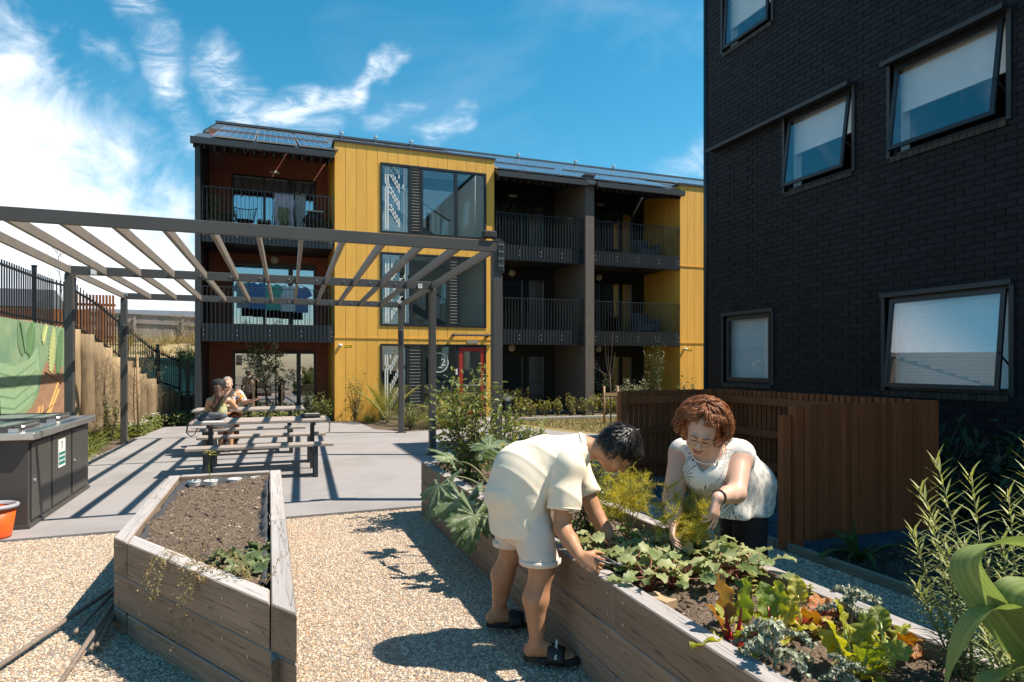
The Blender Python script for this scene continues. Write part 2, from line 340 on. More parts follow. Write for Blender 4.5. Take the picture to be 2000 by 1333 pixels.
# ------------------------------------------------------------------ the ground
def scatter(o, density, smin, smax, flat, m, seed=0, subdiv=1, sink=0.25):
    """stones / crumbs strewn over a sheet with geometry nodes (kept with the sheet)"""
    ng = bpy.data.node_groups.new('strew', 'GeometryNodeTree')
    ng.interface.new_socket('Geometry', in_out='INPUT', socket_type='NodeSocketGeometry'); ng.interface.new_socket('Geometry', in_out='OUTPUT', socket_type='NodeSocketGeometry')
    N = ng.nodes.new; L = ng.links.new
    gi = N('NodeGroupInput'); go = N('NodeGroupOutput'); dp = N('GeometryNodeDistributePointsOnFaces'); dp.inputs['Density'].default_value = density; dp.inputs['Seed'].default_value = seed
    ico = N('GeometryNodeMeshIcoSphere'); ico.inputs['Radius'].default_value = 1.0; ico.inputs['Subdivisions'].default_value = subdiv
    # uneven pebble
    sp = N('GeometryNodeSetPosition'); nz = N('ShaderNodeTexNoise'); nz.inputs['Scale'].default_value = 0.9
    vm = N('ShaderNodeVectorMath'); vm.operation = 'SUBTRACT'; vm.inputs[1].default_value = (0.5, 0.5, 0.5); L(nz.outputs['Color'], vm.inputs[0])
    L(ico.outputs['Mesh'], sp.inputs['Geometry']); L(vm.outputs[0], sp.inputs['Offset'])
    ss = N('GeometryNodeSetShadeSmooth'); L(sp.outputs[0], ss.inputs[0])
    sm = N('GeometryNodeSetMaterial'); sm.inputs['Material'].default_value = m; L(ss.outputs[0], sm.inputs[0])
    rs = N('FunctionNodeRandomValue'); rs.data_type = 'FLOAT_VECTOR'; rs.inputs[0].default_value = (smin, smin, smin*flat); rs.inputs[1].default_value = (smax, smax, smax*flat); rs.inputs['Seed'].default_value = seed+3
    rr = N('FunctionNodeRandomValue'); rr.data_type = 'FLOAT_VECTOR'; rr.inputs[0].default_value = (-0.5, -0.5, 0); rr.inputs[1].default_value = (0.5, 0.5, 6.28); rr.inputs['Seed'].default_value = seed+5
    ip = N('GeometryNodeInstanceOnPoints'); spc = N('GeometryNodeSeparateComponents'); L(gi.outputs[0], spc.inputs[0]); L(spc.outputs['Mesh'], dp.inputs[0]); L(dp.outputs['Points'], ip.inputs['Points']); L(sm.outputs[0], ip.inputs['Instance'])
    L(rs.outputs[0], ip.inputs['Scale']); L(rr.outputs[0], ip.inputs['Rotation'])
    jn = N('GeometryNodeJoinGeometry'); L(gi.outputs[0], jn.inputs[0]); L(ip.outputs[0], jn.inputs[0]); L(jn.outputs[0], go.inputs[0])
    md = o.modifiers.new('strew', 'NODES'); md.node_group = ng
def ramp_mat(name, cols, rough=0.7, spec=0.4, bump=0.0):
    """per-instance random colour out of a list"""
    m = bpy.data.materials.new(name); m.use_nodes = True; nt = m.node_tree; p = nt.nodes['Principled BSDF']; p.inputs['Roughness'].default_value = rough; p.inputs['Specular IOR Level'].default_value = spec
    oi = nt.nodes.new('ShaderNodeObjectInfo'); cr = nt.nodes.new('ShaderNodeValToRGB'); cr.color_ramp.interpolation = 'CONSTANT'
    el = cr.color_ramp.elements
    while len(el) < len(cols): el.new(0.5)
    for i, c in enumerate(cols): el[i].position = i / len(cols); el[i].color = (*c, 1)
    nt.links.new(oi.outputs['Random'], cr.inputs[0]); nt.links.new(cr.outputs[0], p.inputs['Base Color']); return m
def sheet(name, poly, z, m, thick=0.0, grid=None, amp=0.0, **kw):
    mb = MB()
    if grid:
        xs = [p[0] for p in poly]; ys = [p[1] for p in poly]; x0, x1, y0, y1 = min(xs), max(xs), min(ys), max(ys)
        nx = max(2, int((x1-x0)/grid)); ny = max(2, int((y1-y0)/grid)); X = np.linspace(x0, x1, nx); Y = np.linspace(y0, y1, ny)
        G = np.array([(x, y, z + (NP.rand()-0.5)*amp) for y in Y for x in X]); mb.add(G, [(j*nx+i, j*nx+i+1, (j+1)*nx+i+1, (j+1)*nx+i) for j in range(ny-1) for i in range(nx-1)])
    else: mb.prism(poly, 'z', z - thick, z) if thick else mb.add([(x, y, z) for x, y in poly], [tuple(range(len(poly)))])
    return part(name, mb, m, kind='structure', **kw)

PEB = [tuple(k*q for k, q in zip((.88, .84, .76), lin(c))) for c in ('cab9a6','ae9a88','cabfb2','95877c','dad2c9','a39b98','b4957a','c4b3a2','877e7a','d0c6b9','b0a7a0','bb9d80')]
m_dirt = mat('dirt', (0.16, 0.125, 0.085), (0.24, 0.20, 0.12), rough=0.95, scale=0.8, bump=0.5, bscale=12)
m_conc = mat('concrete_aggregate', (0.235, 0.222, 0.222), (0.335, 0.315, 0.312), rough=0.85, scale=160, detail=3, lo=0.36, hi=0.66, c3=(0.19, 0.18, 0.172), s3=0.8, th3=(0.45, 0.80), bump=0.35, bscale=220, bdist=0.004, spec=0.25)
m_gravelbase = mat('gravel_bed', (0.22, 0.18, 0.145), (0.33, 0.275, 0.22), rough=0.9, scale=90, bump=0.8, bscale=110)
m_pebble = ramp_mat('pebble', PEB, rough=0.55)
m_mulch = mat('bark_mulch', (0.035, 0.028, 0.022), (0.075, 0.055, 0.04), rough=0.95, scale=40, bump=1.0, bscale=60, bdist=0.03)
m_chip = ramp_mat('bark_chip', [(0.05,0.035,0.025),(0.08,0.06,0.04),(0.035,0.028,0.022),(0.11,0.09,0.07)], rough=0.9)
m_lawn = mat('dry_lawn', (0.20, 0.15, 0.055), (0.29, 0.215, 0.095), rough=0.95, scale=2.2, bump=0.6, bscale=90, c3=(0.10, 0.115, 0.03), s3=1.3, th3=(0.5, 0.72))
m_soil = mat('garden_soil', (0.075, 0.052, 0.036), (0.135, 0.098, 0.07), rough=0.97, scale=25, detail=8, bump=1.0, bscale=70, bdist=0.02, c3=(0.17, 0.13, 0.095), s3=5.0, th3=(0.5, 0.8))
m_timber_edge = mat('edging_timber', (0.16, 0.15, 0.11), (0.24, 0.22, 0.16), rough=0.85, scale=8, stretch=(9, 1, 9), bump=0.3)
m_kerb = mat('kerb_concrete', (0.36, 0.34, 0.31), (0.45, 0.43, 0.40), rough=0.9, scale=14)

sheet('ground', [(-400, -60), (400, -60), (400, 600), (-400, 600)], -0.09, m_dirt)
conc = sheet('concrete_path', [(-6, 6.85), (1.48, 6.98), (4.06, 7.0), (4.06, 7.9), (7.9, 7.9), (7.9, 12.15), (7.1, 12.5), (6.55, 13.0), (6.1, 14.2), (5.92, 15.7), (6.2, 16.7), (6.3, 18.06), (5.05, 18.06), (4.95, 16.2),
      (4.2, 15.0), (2.95, 14.75), (2.35, 15.6), (2.2, 18.06), (-2.4, 17.95), (-2.6, 16.0), (-2.72, 12.9), (-6, 12.9)], 0.0, m_conc, thick=0.08)
scatter(conc, 5, 0.003, 0.010, 0.6, m_pebble, 21)
grav = sheet('gravel', [(-7, 0.2), (1.62, 0.2), (1.62, 6.96), (-7, 6.84)], -0.022, m_gravelbase); scatter(grav, 7600, 0.0042, 0.0112, 0.62, m_pebble, 2)
gstrip = sheet('gravel_strip', [(2.40, 0.2), (4.05, 0.2), (4.05, 7.0), (2.40, 7.0)], -0.022, m_gravelbase); scatter(gstrip, 3800, 0.006, 0.014, 0.62, m_pebble, 9)
mul = sheet('mulch_bed', [(4.13, -1), (8.0, -1), (8.0, 7.88), (4.13, 7.88)], -0.03, m_mulch, grid=0.15, amp=0.02); scatter(mul, 900, 0.010, 0.03, 0.35, m_chip, 4)
sheet('lawn', [(5.95, 15.75), (6.13, 14.2), (6.58, 13.02), (7.12, 12.53), (7.95, 12.18), (14, 12.0), (14, 16.3), (6.25, 16.75)], -0.012, m_lawn)
bed1 = sheet('garden_bed', [(2.22, 18.06), (2.37, 15.62), (2.97, 14.78), (4.18, 15.02), (4.93, 16.2), (5.03, 18.06)], -0.02, m_soil)
sheet('garden_bed', [(6.22, 16.9), (14, 16.45), (14, 18.6), (6.32, 18.3)], -0.02, m_soil)
sheet('garden_bed', [(-3.75, 8.0), (-2.74, 8.0), (-2.74, 12.9), (-2.62, 16.0), (-2.42, 17.97), (1.66, 18.0), (1.66, 19.2), (-1.7, 19.9), (-2.3, 19.9), (-3.75, 15.2)], -0.02, m_soil)
sheet('patio', [(-1.6, 19.0), (1.64, 19.0), (1.64, 20.3), (-1.6, 20.3)], 0.02, m_conc)
sheet('patio', [(6.3, 18.5), (12.7, 18.5), (12.7, 20.3), (6.3, 20.3)], 0.02, m_conc)
mb = MB()
for i in range(10): mb.prism([(6.22+i*0.78, 16.78-i*0.047), (6.99+i*0.78, 16.78-(i+1)*0.047), (6.99+i*0.78, 16.90-(i+1)*0.047), (6.22+i*0.78, 16.90-i*0.047)], 'z', -0.05, 0.06)
part('lawn_kerb', mb, m_kerb, kind='structure')
# dry grass blades on the lawn
mb = MB(); r = random.Random(3)
for i in range(15000):
    x = r.uniform(5.9, 11); y = r.uniform(12.1, 16.7)
    if x < 5.95 + max(0, (15.7-y))*0.36 - max(0, 14.2-y)*0.02 + 0.02: continue
    a = r.uniform(0, 6.28); h = r.uniform(0.015, 0.05); w = 0.006; lx, ly = r.uniform(-.02, .02), r.uniform(-.02, .02)
    mb.add([(x-w*math.cos(a), y-w*math.sin(a), -0.012), (x+w*math.cos(a), y+w*math.sin(a), -0.012), (x+lx, y+ly, h)], [(0, 1, 2)], 0, r.random())
m_blade = mat('lawn_blades', (0.24, 0.175, 0.07), rough=0.9, tint=(0.10, 0.12, 0.035), trans=0.2)
part('lawn_grass', mb, m_blade, kind='stuff', label='short sun-dried grass of the lawn beyond the path', cat='grass')
# timber edging between gravel strip and mulch, and along the left bed
edge = empty('garden_edging', (4.1, 3, 0), 'long low timber edging board between shaded gravel strip and bark bed', 'edging')
for a, b in ((-1.0, 1.7), (1.705, 4.4), (4.405, 7.0)): part('board', MB().box(4.065, 4.115, a, b, -0.06, 0.045), m_timber_edge, edge, bevel=0.004)
# block paving inside the slatted screen
m_paver = mat('paver', (0.018, 0.045, 0.075), (0.03, 0.065, 0.10), rough=0.8, scale=30, rand=0.25, bump=0.3, bscale=90)  # blue cast of open-sky shade is put into the paver colour
sheet('screen_paving', [(4.12, 4.1), (5.98, 4.1), (5.98, 7.6), (4.12, 7.6)], -0.02, mat('paver_joint', (0.05, 0.05, 0.05)))
pav = bpy.data.objects['screen_paving']; me = MB().box(-0.096, 0.096, -0.046, 0.046, -0.03, 0.012).mesh('paver', m_paver)
for j in range(35):
    for i in range(9):
        x = 4.22 + i*0.2 + (0.1 if j % 2 else 0); y = 4.16 + j*0.1
        if x < 5.92: link('paver', me, pav, loc=(x, y, -0.004 + r.uniform(-.002, .002)))
# ------------------------------------------------------------------ far apartment building (facade plane y = 18.1, storeys about 2.5 m)
m_yel = mat('yellow_board', (.84, .455, .085), (.76, .405, .070), rough=0.55, scale=3, stretch=(2.5, 2.5, .35), rand=0.035, bump=0.12, bscale=60, spec=0.35)
m_blk = mat('charcoal_cladding', (0.012, 0.0115, 0.011), (0.017, 0.016, 0.015), rough=0.6, scale=3, rand=0.1)
m_char = mat('charcoal_steel', (0.028, 0.032, 0.036), rough=0.45, spec=0.5)
m_char2 = mat('charcoal_powdercoat', (0.022, 0.026, 0.032), rough=0.5, spec=0.5)
m_fin = mat('fin_render', (0.105, 0.088, 0.075), (0.13, 0.11, 0.095), rough=0.75, scale=4)
m_redbr = mat('red_brick', (0.40, 0.125, 0.075), (0.30, 0.095, 0.06), rough=0.85, scale=5, rand=0.18, bump=0.4, bscale=80)
m_mort = mat('brick_mortar', (0.16, 0.10, 0.075), rough=0.95)
m_frame = mat('window_frame_black', (0.012, 0.015, 0.019), rough=0.4)
m_glass = glass('window_glass', .09)
m_glassb = glass('door_glass', .36, (0.62, 0.7, 0.74))
m_white = mat('white_paint', (0.72, 0.72, 0.70), rough=0.5)
m_wall = mat('stair_hall_paint', (0.62, 0.63, 0.60), (0.58, 0.59, 0.57), rough=0.8)
m_blind = mat('roller_blind', (0.62, 0.60, 0.54), (0.56, 0.54, 0.49), rough=0.9, scale=3)
m_red = mat('red_door_paint', (0.34, 0.030, 0.025), rough=0.4)
m_roof = mat('roof_steel', (0.075, 0.085, 0.095), rough=0.4, metal=0.2)
m_pv = mat('solar_cell', (0.020, 0.035, 0.075), (0.03, 0.05, 0.10), rough=0.12, scale=2, spec=0.8)
m_alu = mat('aluminium', (0.60, 0.61, 0.62), rough=0.35, metal=0.8)
m_film = mat('white_window_film', (0.66, 0.69, 0.69), rough=0.6)
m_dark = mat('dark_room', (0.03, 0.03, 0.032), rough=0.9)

B = empty('apartment_building', (3, 18.1, 0), 'three storey apartment block with yellow boarded stair tower and dark balconies', 'building')
FY = 18.1
def boards_y(par, x0, x1, y, z0, z1, holes=(), w=0.287, depth=0.03, m=m_yel, start=None):
    """vertical boards on a wall that faces -y; openings are cut out board by board"""
    x = x0 if start is None else start
    while x < x1 - 0.01:
        a = max(x, x0); b = min(x + w, x1); zs = [(z0, z1)]
        pieces = [(a, b, z0, z1)]
        for hx0, hx1, hz0, hz1 in holes:
            nx = []
            for (pa, pb, pz0, pz1) in pieces:
                if pb <= hx0 or pa >= hx1 or pz1 <= hz0 or pz0 >= hz1: nx.append((pa, pb, pz0, pz1)); continue
                if pa < hx0: nx.append((pa, hx0, pz0, pz1))
                if pb > hx1: nx.append((hx1, pb, pz0, pz1))
                ma, mb_ = max(pa, hx0), min(pb, hx1)
                if pz1 > hz1: nx.append((ma, mb_, hz1, pz1))
                if pz0 < hz0: nx.append((ma, mb_, pz0, hz0))
            pieces = nx
        for (pa, pb, pz0, pz1) in pieces:
            if pb - pa < 0.012 or pz1 - pz0 < 0.01: continue
            ga = 0.004 if abs(pa - x) < 1e-6 else 0.0; gb = 0.004 if abs(pb - (x + w)) < 1e-6 else 0.0
            part('board', MB().box(pa + ga, pb - gb, y - rng.uniform(-.0008, .0008), y + depth, pz0, pz1), m, par)
        x += w
def boards_x(par, x, y0, y1, z0, z1, sgn, w=0.287, depth=0.03, m=m_yel):
    y = y0
    while y < y1 - 0.02:
        b = min(y + w, y1); xa, xb = (x, x + depth) if sgn < 0 else (x - depth, x)
        part('board', MB().box(xa, xb, y + 0.004, b - 0.004, z0, z1), m, par); y += w

# --- yellow stair tower
T = part('stair_tower_core', MB().box(1.70, 1.78, FY+.035, 24, 0, 7.55).box(6.12, 6.20, FY+.035, 24, 0, 7.55).box(1.79, 6.11, 21.6, 21.7, 0, 7.5)
         .box(1.79, 2.90, FY+.035, FY+.12, 0, 7.5).box(5.99, 6.11, FY+.035, FY+.12, 0, 7.5).box(2.905, 5.985, FY+.035, FY+.12, 7.17, 7.5).box(2.905, 5.985, FY+.035, FY+.12, 4.68, 5.22).box(2.905, 5.985, FY+.035, FY+.12, 2.12, 2.62), m_wall, B)
W1 = (2.89, 5.99, 5.22, 7.17); W2 = (2.89, 5.99, 2.62, 4.68); W3 = (2.89, 5.99, 0.0, 2.12)
CL = empty('yellow_cladding', (4, FY, 0), parent=B); CL.matrix_parent_inverse = B.matrix_basis.inverted()
boards_y(CL, 1.66, 6.24, FY, 2.30, 7.60, [W1, W2]); boards_y(CL, 1.66, 6.24, FY, 0.0, 2.255, [W3])
boards_x(CL, 1.66, FY+.035, 20.3, 2.30, 7.58, -1); boards_x(CL, 1.66, FY+.035, 20.3, 0.0, 2.255, -1)
boards_x(CL, 6.24, FY+.035, 20.3, 2.30, 7.58, 1); boards_x(CL, 6.24, FY+.035, 20.3, 0.0, 2.255, 1)
part('floor_flashing', MB().box(1.645, 6.255, FY-.016, FY+.02, 2.262, 2.295), m_yel, B)
part('roof_capping', MB().box(1.62, 6.28, FY-.03, FY+.16, 7.60, 7.66).box(1.62, 1.80, FY+.16, 20.6, 7.60, 7.66).box(6.10, 6.28, FY+.16, 20.6, 7.60, 7.66), m_char, B); part('added_skylight', MB().box(1.80, 6.10, FY+.16, 20.6, 7.61, 7.63), m_glass, B)  # unseen glass roof opening, added to let daylight into the stair hall
# yellow end wing on the right
CW = empty('yellow_cladding', (13, FY, 0), parent=B); CW.matrix_parent_inverse = B.matrix_basis.inverted()
part('wing_core', MB().box(12.80, 18.0, FY+.035, 25, 0, 7.5), m_wall, B)
for z0, z1 in ((0, 2.24), (2.29, 4.80), (4.85, 7.50)):
    boards_y(CW, 12.76, 17.0, FY, z0, z1); boards_x(CW, 12.76, FY+.035, 20.3, z0, z1, -1)
part('floor_flashing', MB().box(12.75, 17.0, FY-.018, FY+.02, 2.245, 2.285), m_yel, B); part('floor_flashing', MB().box(12.75, 17.0, FY-.018, FY+.02, 4.805, 4.845), m_yel, B)
part('roof_capping', MB().box(12.70, 17.1, FY-.04, 20.6, 7.50, 7.57), m_char, B)

# --- tower windows
def frame_mb(x0, x1, z0, z1, y, t=0.055, d=0.09, mull=()):
    mb = MB().box(x0, x1, y-.02, y+d, z0, z0+t).box(x0, x1, y-.02, y+d, z1-t, z1).box(x0, x0+t, y-.02, y+d, z0+t, z1-t).box(x1-t, x1, y-.02, y+d, z0+t, z1-t)
    for a, b in mull: mb.box(a, b, y-.012, y+d-.003, z0+t, z1-t)
    return mb
def louvre(par, x0, x1, z0, z1, y, n):
    h = (z1-z0)/n
    for i in range(n):
        part('louvre_blade', MB().obox(((x0+x1)/2, y+.03, z0+h*(i+.5)), (x1-x0-.02, 0.012, h*0.98), (R(52), 0, 0)), mat('louvre_glass', (0.16, 0.17, 0.17), rough=0.15), par)
def stair_pattern(par, x0, x1, z0, z1, y, flip):
    """the white stepped film pattern on the left pane"""
    mb = MB(); w = x1-x0; t = 0.028; o = y
    def bx(a, b, c, d): mb.box(x0+a*w, x0+b*w, o-.004, o-.001, z0+c, z0+d)
    H = z1-z0
    for a in (0.10, 0.19, 0.82, 0.90):
        for (c, d) in ((0.02, H*0.66), (H*0.74, H-.02)): bx(a, a+0.055, c, d)
    for sx, a in ((1, 0.10), (1, 0.19), (-1, 0.82), (-1, 0.90)):          # bent joints between the straight strips
        p = [(x0+(a+0.027)*w, o-.0025, z0+H*0.66), (x0+(a+0.027+sx*0.07)*w, o-.0025, z0+H*0.70), (x0+(a+0.027)*w, o-.0025, z0+H*0.74)]
        mb.bar(p[0], p[1], 0.003, 0.035, up=(1, 0, 0)).bar((p[1][0], o-.0052, p[1][2]), (p[2][0], o-.0052, p[2][2]), 0.003, 0.035, up=(1, 0, 0))
    for base in (0.06, 0.33, 0.60, 0.82):
        for k in range(5):
            s_ = k if flip else 4-k
            for off in (0.0, 0.13):
                zz = H*base + off + k*H*0.052
                if zz + H*0.055 > H-.02: continue
                a = 0.32 + s_*0.075 if True else 0
                a2 = a + (.075 if flip else -.075); bx(a, a+0.045, zz, zz+H*0.052); bx(min(a, a2), max(a, a2)+.045, zz+H*0.052, zz+H*0.052+t)
    part('film_pattern', mb, m_film, par)
def win(par, x0, x1, z0, z1, y, mull, lv, name='window', gl=m_glass):
    w = part(name, frame_mb(x0, x1, z0, z1, y, mull=mull), m_frame, par)
    cuts = [x0+.055] + [c for ab in mull for c in ab] + [x1-.055]
    for i in range(0, len(cuts), 2):
        if i//2 in lv: louvre(w, cuts[i], cuts[i+1], z0+.06, z1-.06, y, lv[i//2])
        else: part('pane', MB().box(cuts[i], cuts[i+1], y+.045, y+.053, z0+.055, z1-.055), gl, w)
    return w
w = win(B, *W1[:2], W1[2], W1[3], FY, ((3.68, 3.76), (4.02, 4.10), (5.03, 5.11)), {1: 22}); stair_pattern(w, 2.95, 3.68, 5.30, 7.10, FY+.04, False)
w = win(B, *W2[:2], W2[2], W2[3], FY, ((3.73, 3.81), (4.80, 4.88), (5.13, 5.21)), {2: 22}); stair_pattern(w, 2.95, 3.73, 2.70, 4.60, FY+.04, True)
w = win(B, 2.89, 5.12, 0.0, 2.12, FY, ((3.62, 3.70), (4.04, 4.12), ), {1: 22}); stair_pattern(w, 2.95, 3.62, 0.10, 2.06, FY+.04, True)
# round emblem with the number 2 on the ground-floor glass
mb = MB(); c = (4.57, FY+.040, 1.60)
for k in range(40):
    a0 = 2*math.pi*k/40; a1 = 2*math.pi*(k+1)/40; ri, ro = 0.262, 0.285
    mb.quad(*[(c[0]+rr*math.cos(a), c[1], c[2]+rr*math.sin(a)) for rr, a in ((ri, a0), (ro, a0), (ro, a1), (ri, a1))])
mb.box(c[0]-.02, c[0]+.10, c[1]-.001, c[1]+.001, c[2]-.15, c[2]-.128)
part('door_emblem', mb, m_white, w)
def text(name, s, size, loc, rot, m, par, extrude=0.0008, align='CENTER', bold=0.0):
    cu = bpy.data.curves.new(name, 'FONT'); cu.body = s; cu.size = size; cu.extrude = extrude; cu.align_x = align; cu.align_y = 'CENTER'; cu.resolution_u = 3; cu.offset = bold
    o = bpy.data.objects.new(name, cu); COL.objects.link(o); o.location = loc; o.rotation_euler = rot
    dg = bpy.context.evaluated_depsgraph_get(); me = bpy.data.meshes.new_from_object(o.evaluated_get(dg)); bpy.data.objects.remove(o)
    me.materials.clear(); me.materials.append(m)
    return link(name, me, par, loc=loc, rot=rot)
text('emblem_numeral', '2', 0.30, (4.70, FY+.039, 1.60), (R(90), 0, 0), m_white, w)
# red entrance door
D = part('entrance_door', MB().box(5.16, 5.28, FY+.0, FY+.06, 0.06, 2.04).box(5.82, 5.94, FY+.0, FY+.06, 0.06, 2.04).box(5.28, 5.82, FY+.0, FY+.06, 1.92, 2.04).box(5.28, 5.82, FY+.0, FY+.06, 0.06, 0.18), m_red, B)
part('pane', MB().box(5.28, 5.82, FY+.028, FY+.034, 0.18, 1.92), m_glass, D); part('push_bar', MB().box(5.29, 5.81, FY-.02, FY+.0, 0.92, 0.96), m_alu, D)
part('door_frame', MB().box(5.12, 5.155, FY-.02, FY+.07, 0, 2.115).box(5.945, 5.985, FY-.02, FY+.07, 0, 2.115).box(5.155, 5.945, FY-.02, FY+.07, 2.05, 2.115).box(5.155, 5.945, FY, FY+.07, 0, 0.055), m_frame, B)
part('door_intercom', MB().box(5.05, 5.10, FY-.045, FY-.021, 1.25, 1.42), m_white, B); part('exit_light', MB().box(5.40, 5.75, FY-.05, FY-.001, 2.165, 2.235), m_white, B, bevel=0.01)
part('door_canopy_bar', MB().tube([(4.92, FY-.09, 2.40), (6.30, FY-.09, 2.40)], 0.03, 8).box(4.95, 5.01, FY-.10, FY-.001, 2.35, 2.44).box(5.98, 6.04, FY-.10, FY-.001, 2.35, 2.44), m_char, B)
# stair hall inside
ST = part('stair_flight', MB(), m_wall, B)
me = MB()
for base, dirx in ((0.0, 1), (2.5, 1), (5.0, 1)):
    for k in range(9): me.box(3.0 + k*0.24, 3.26 + k*0.24, 19.3, 20.2, base + 1.25 + (-k)*0.139 - 0.14, base + 1.25 + (-k)*0.139)
ST.data = me.mesh('stair_flight', m_wall)
rl = MB()
for base in (0.0, 2.5, 5.0):
    rl.bar((3.0, 19.25, base+2.15), (5.2, 19.25, base+0.95), 0.03, 0.05); rl.bar((3.0, 19.25, base+1.35), (5.2, 19.25, base+0.12), 0.03, 0.22)
    for k in range(14): rl.box(3.05+k*0.155, 3.062+k*0.155, 19.243, 19.257, base+1.32-k*0.085, base+2.10-k*0.0845)
part('stair_balustrade', rl, m_char, ST)
part('hall_floor', MB().box(1.79, 6.11, 20.25, 21.55, 2.30, 2.42).box(1.79, 6.11, 20.25, 21.55, 4.85, 4.95).box(5.25, 6.11, FY+.125, 20.25, 2.30, 2.42).box(5.25, 6.11, FY+.125, 20.25, 4.85, 4.95).box(1.79, 6.11, FY+.125, 21.55, -0.04, 0.03), m_wall, B)  # slabs stop short of the front so light from the added opening falls down
for z in (0.03, 2.42, 4.95):
    d = part('hall_door', MB().box(4.75, 5.45, 21.54, 21.59, z, z+2.0), m_white, B); part('vision_panel', MB().box(4.98, 5.10, 21.52, 21.539, z+0.85, z+1.75), m_dark, d)

# --- balcony bays
def brickwall(par, x0, x1, y, z0, z1, holes, m, bl=0.23, bh=0.076, j=0.010, limit_z=None):
    mb = MB(); row = 0; z = z0
    while z < z1 - 0.02:
        x = x0 - (bl+j)/2*(row % 2)
        while x < x1:
            a, b = max(x, x0), min(x+bl, x1)
            if b - a > 0.03:
                zz1 = min(z+bh, z1); seg = [(a, b)]
                for hx0, hx1, hz0, hz1 in holes:
                    if zz1 <= hz0 or z >= hz1: continue
                    n2 = []
                    for (p, q) in seg:
                        if q <= hx0 or p >= hx1: n2.append((p, q)); continue
                        if p < hx0: n2.append((p, hx0))
                        if q > hx1: n2.append((hx1, q))
                    seg = n2
                for p, q in seg:
                    if q - p > 0.015: mb.box(p, q, y-.006, y+.05, z, zz1)
            x += bl + j
        z += bh + j; row += 1
    return part('brickwork', mb, m, par, kind='stuff')
def sliding(par, x0, x1, z0, z1, y, mull, blind=None):
    w = part('balcony_door', frame_mb(x0, x1, z0, z1, y, t=0.06, d=0.08, mull=mull), m_frame, par)
    cuts = [x0+.06] + [c for ab in mull for c in ab] + [x1-.06]
    for i in range(0, len(cuts), 2):
        part('pane', MB().box(cuts[i], cuts[i+1], y+.03, y+.038, z0+.06, z1-.06), m_glassb, w)
        if blind and blind[i//2] is not None: part('blind', MB().box(cuts[i]+.01, cuts[i+1]-.01, y+.11, y+.118, blind[i//2], z1-.07), m_blind, w)
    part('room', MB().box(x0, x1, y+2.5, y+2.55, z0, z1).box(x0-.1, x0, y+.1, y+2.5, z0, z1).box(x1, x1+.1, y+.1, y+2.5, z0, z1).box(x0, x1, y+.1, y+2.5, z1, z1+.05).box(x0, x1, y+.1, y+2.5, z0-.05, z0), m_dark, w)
    return w
BY = 20.3
FL = (0.03, 2.50, 5.03)
# left bay, red brick
hl = [(-1.02, 1.31, 5.05, 7.06), (-1.02, 1.31, 2.52, 4.50), (-0.98, 1.31, 0.05, 1.92)]
part('brick_backing', MB().box(-1.62, -1.02, BY, BY+.1, 0, 8.3).box(1.31, 1.68, BY, BY+.1, 0, 8.3).box(-1.02, 1.31, BY, BY+.1, 7.06, 8.3).box(-1.02, 1.31, BY, BY+.1, 4.5, 5.05).box(-1.02, 1.31, BY, BY+.1, 1.92, 2.52), m_mort, B)
brickwall(B, -1.60, 1.66, BY, 0.02, 8.2, hl, m_redbr)
sliding(B, -1.02, 1.31, 5.05, 7.06, BY-.02, ((-0.17, -0.11), (0.53, 0.66)), None)
sliding(B, -1.02, 1.31, 2.52, 4.50, BY-.02, ((-0.17, -0.11), (0.53, 0.66)), None)
sliding(B, -0.98, 1.31, 0.05, 1.92, BY-.02, ((0.16, 0.20), (0.76, 0.88)), None)
# right bays, dark boards
for x0, x1, dl, dr, ms in ((6.24, 9.20, 6.55, 8.83, ((7.20, 7.28), (8.00, 8.06))), (9.50, 12.76, 9.95, 12.29, ((10.95, 11.03), (11.72, 11.86)))):
    h = [(dl, dr, 5.05, 7.0), (dl, dr, 2.52, 4.48), (dl, dr, 0.25, 1.87)]
    bk = part('dark_cladding', MB().box(x0, dl, BY, BY+.1, 0, 8.3).box(dr, x1, BY, BY+.1, 0, 8.3).box(dl, dr, BY, BY+.1, 7.0, 8.3).box(dl, dr, BY, BY+.1, 4.48, 5.05).box(dl, dr, BY, BY+.1, 1.87, 2.52), m_blk, B)
    for (hx0, hx1, z0, z1), bl in zip(h, ((5.6, 5.3, 5.35), (3.4, None, None), (0.55, 0.55, 0.55))): sliding(B, hx0, hx1, z0, z1, BY-.02, ms, bl)
part('fin_wall', MB().box(9.20, 9.50, FY-.12, BY, 0, 7.42), m_fin, B); part('fin_capping', MB().box(9.17, 9.53, FY-.15, BY, 7.42, 7.47), m_char, B)
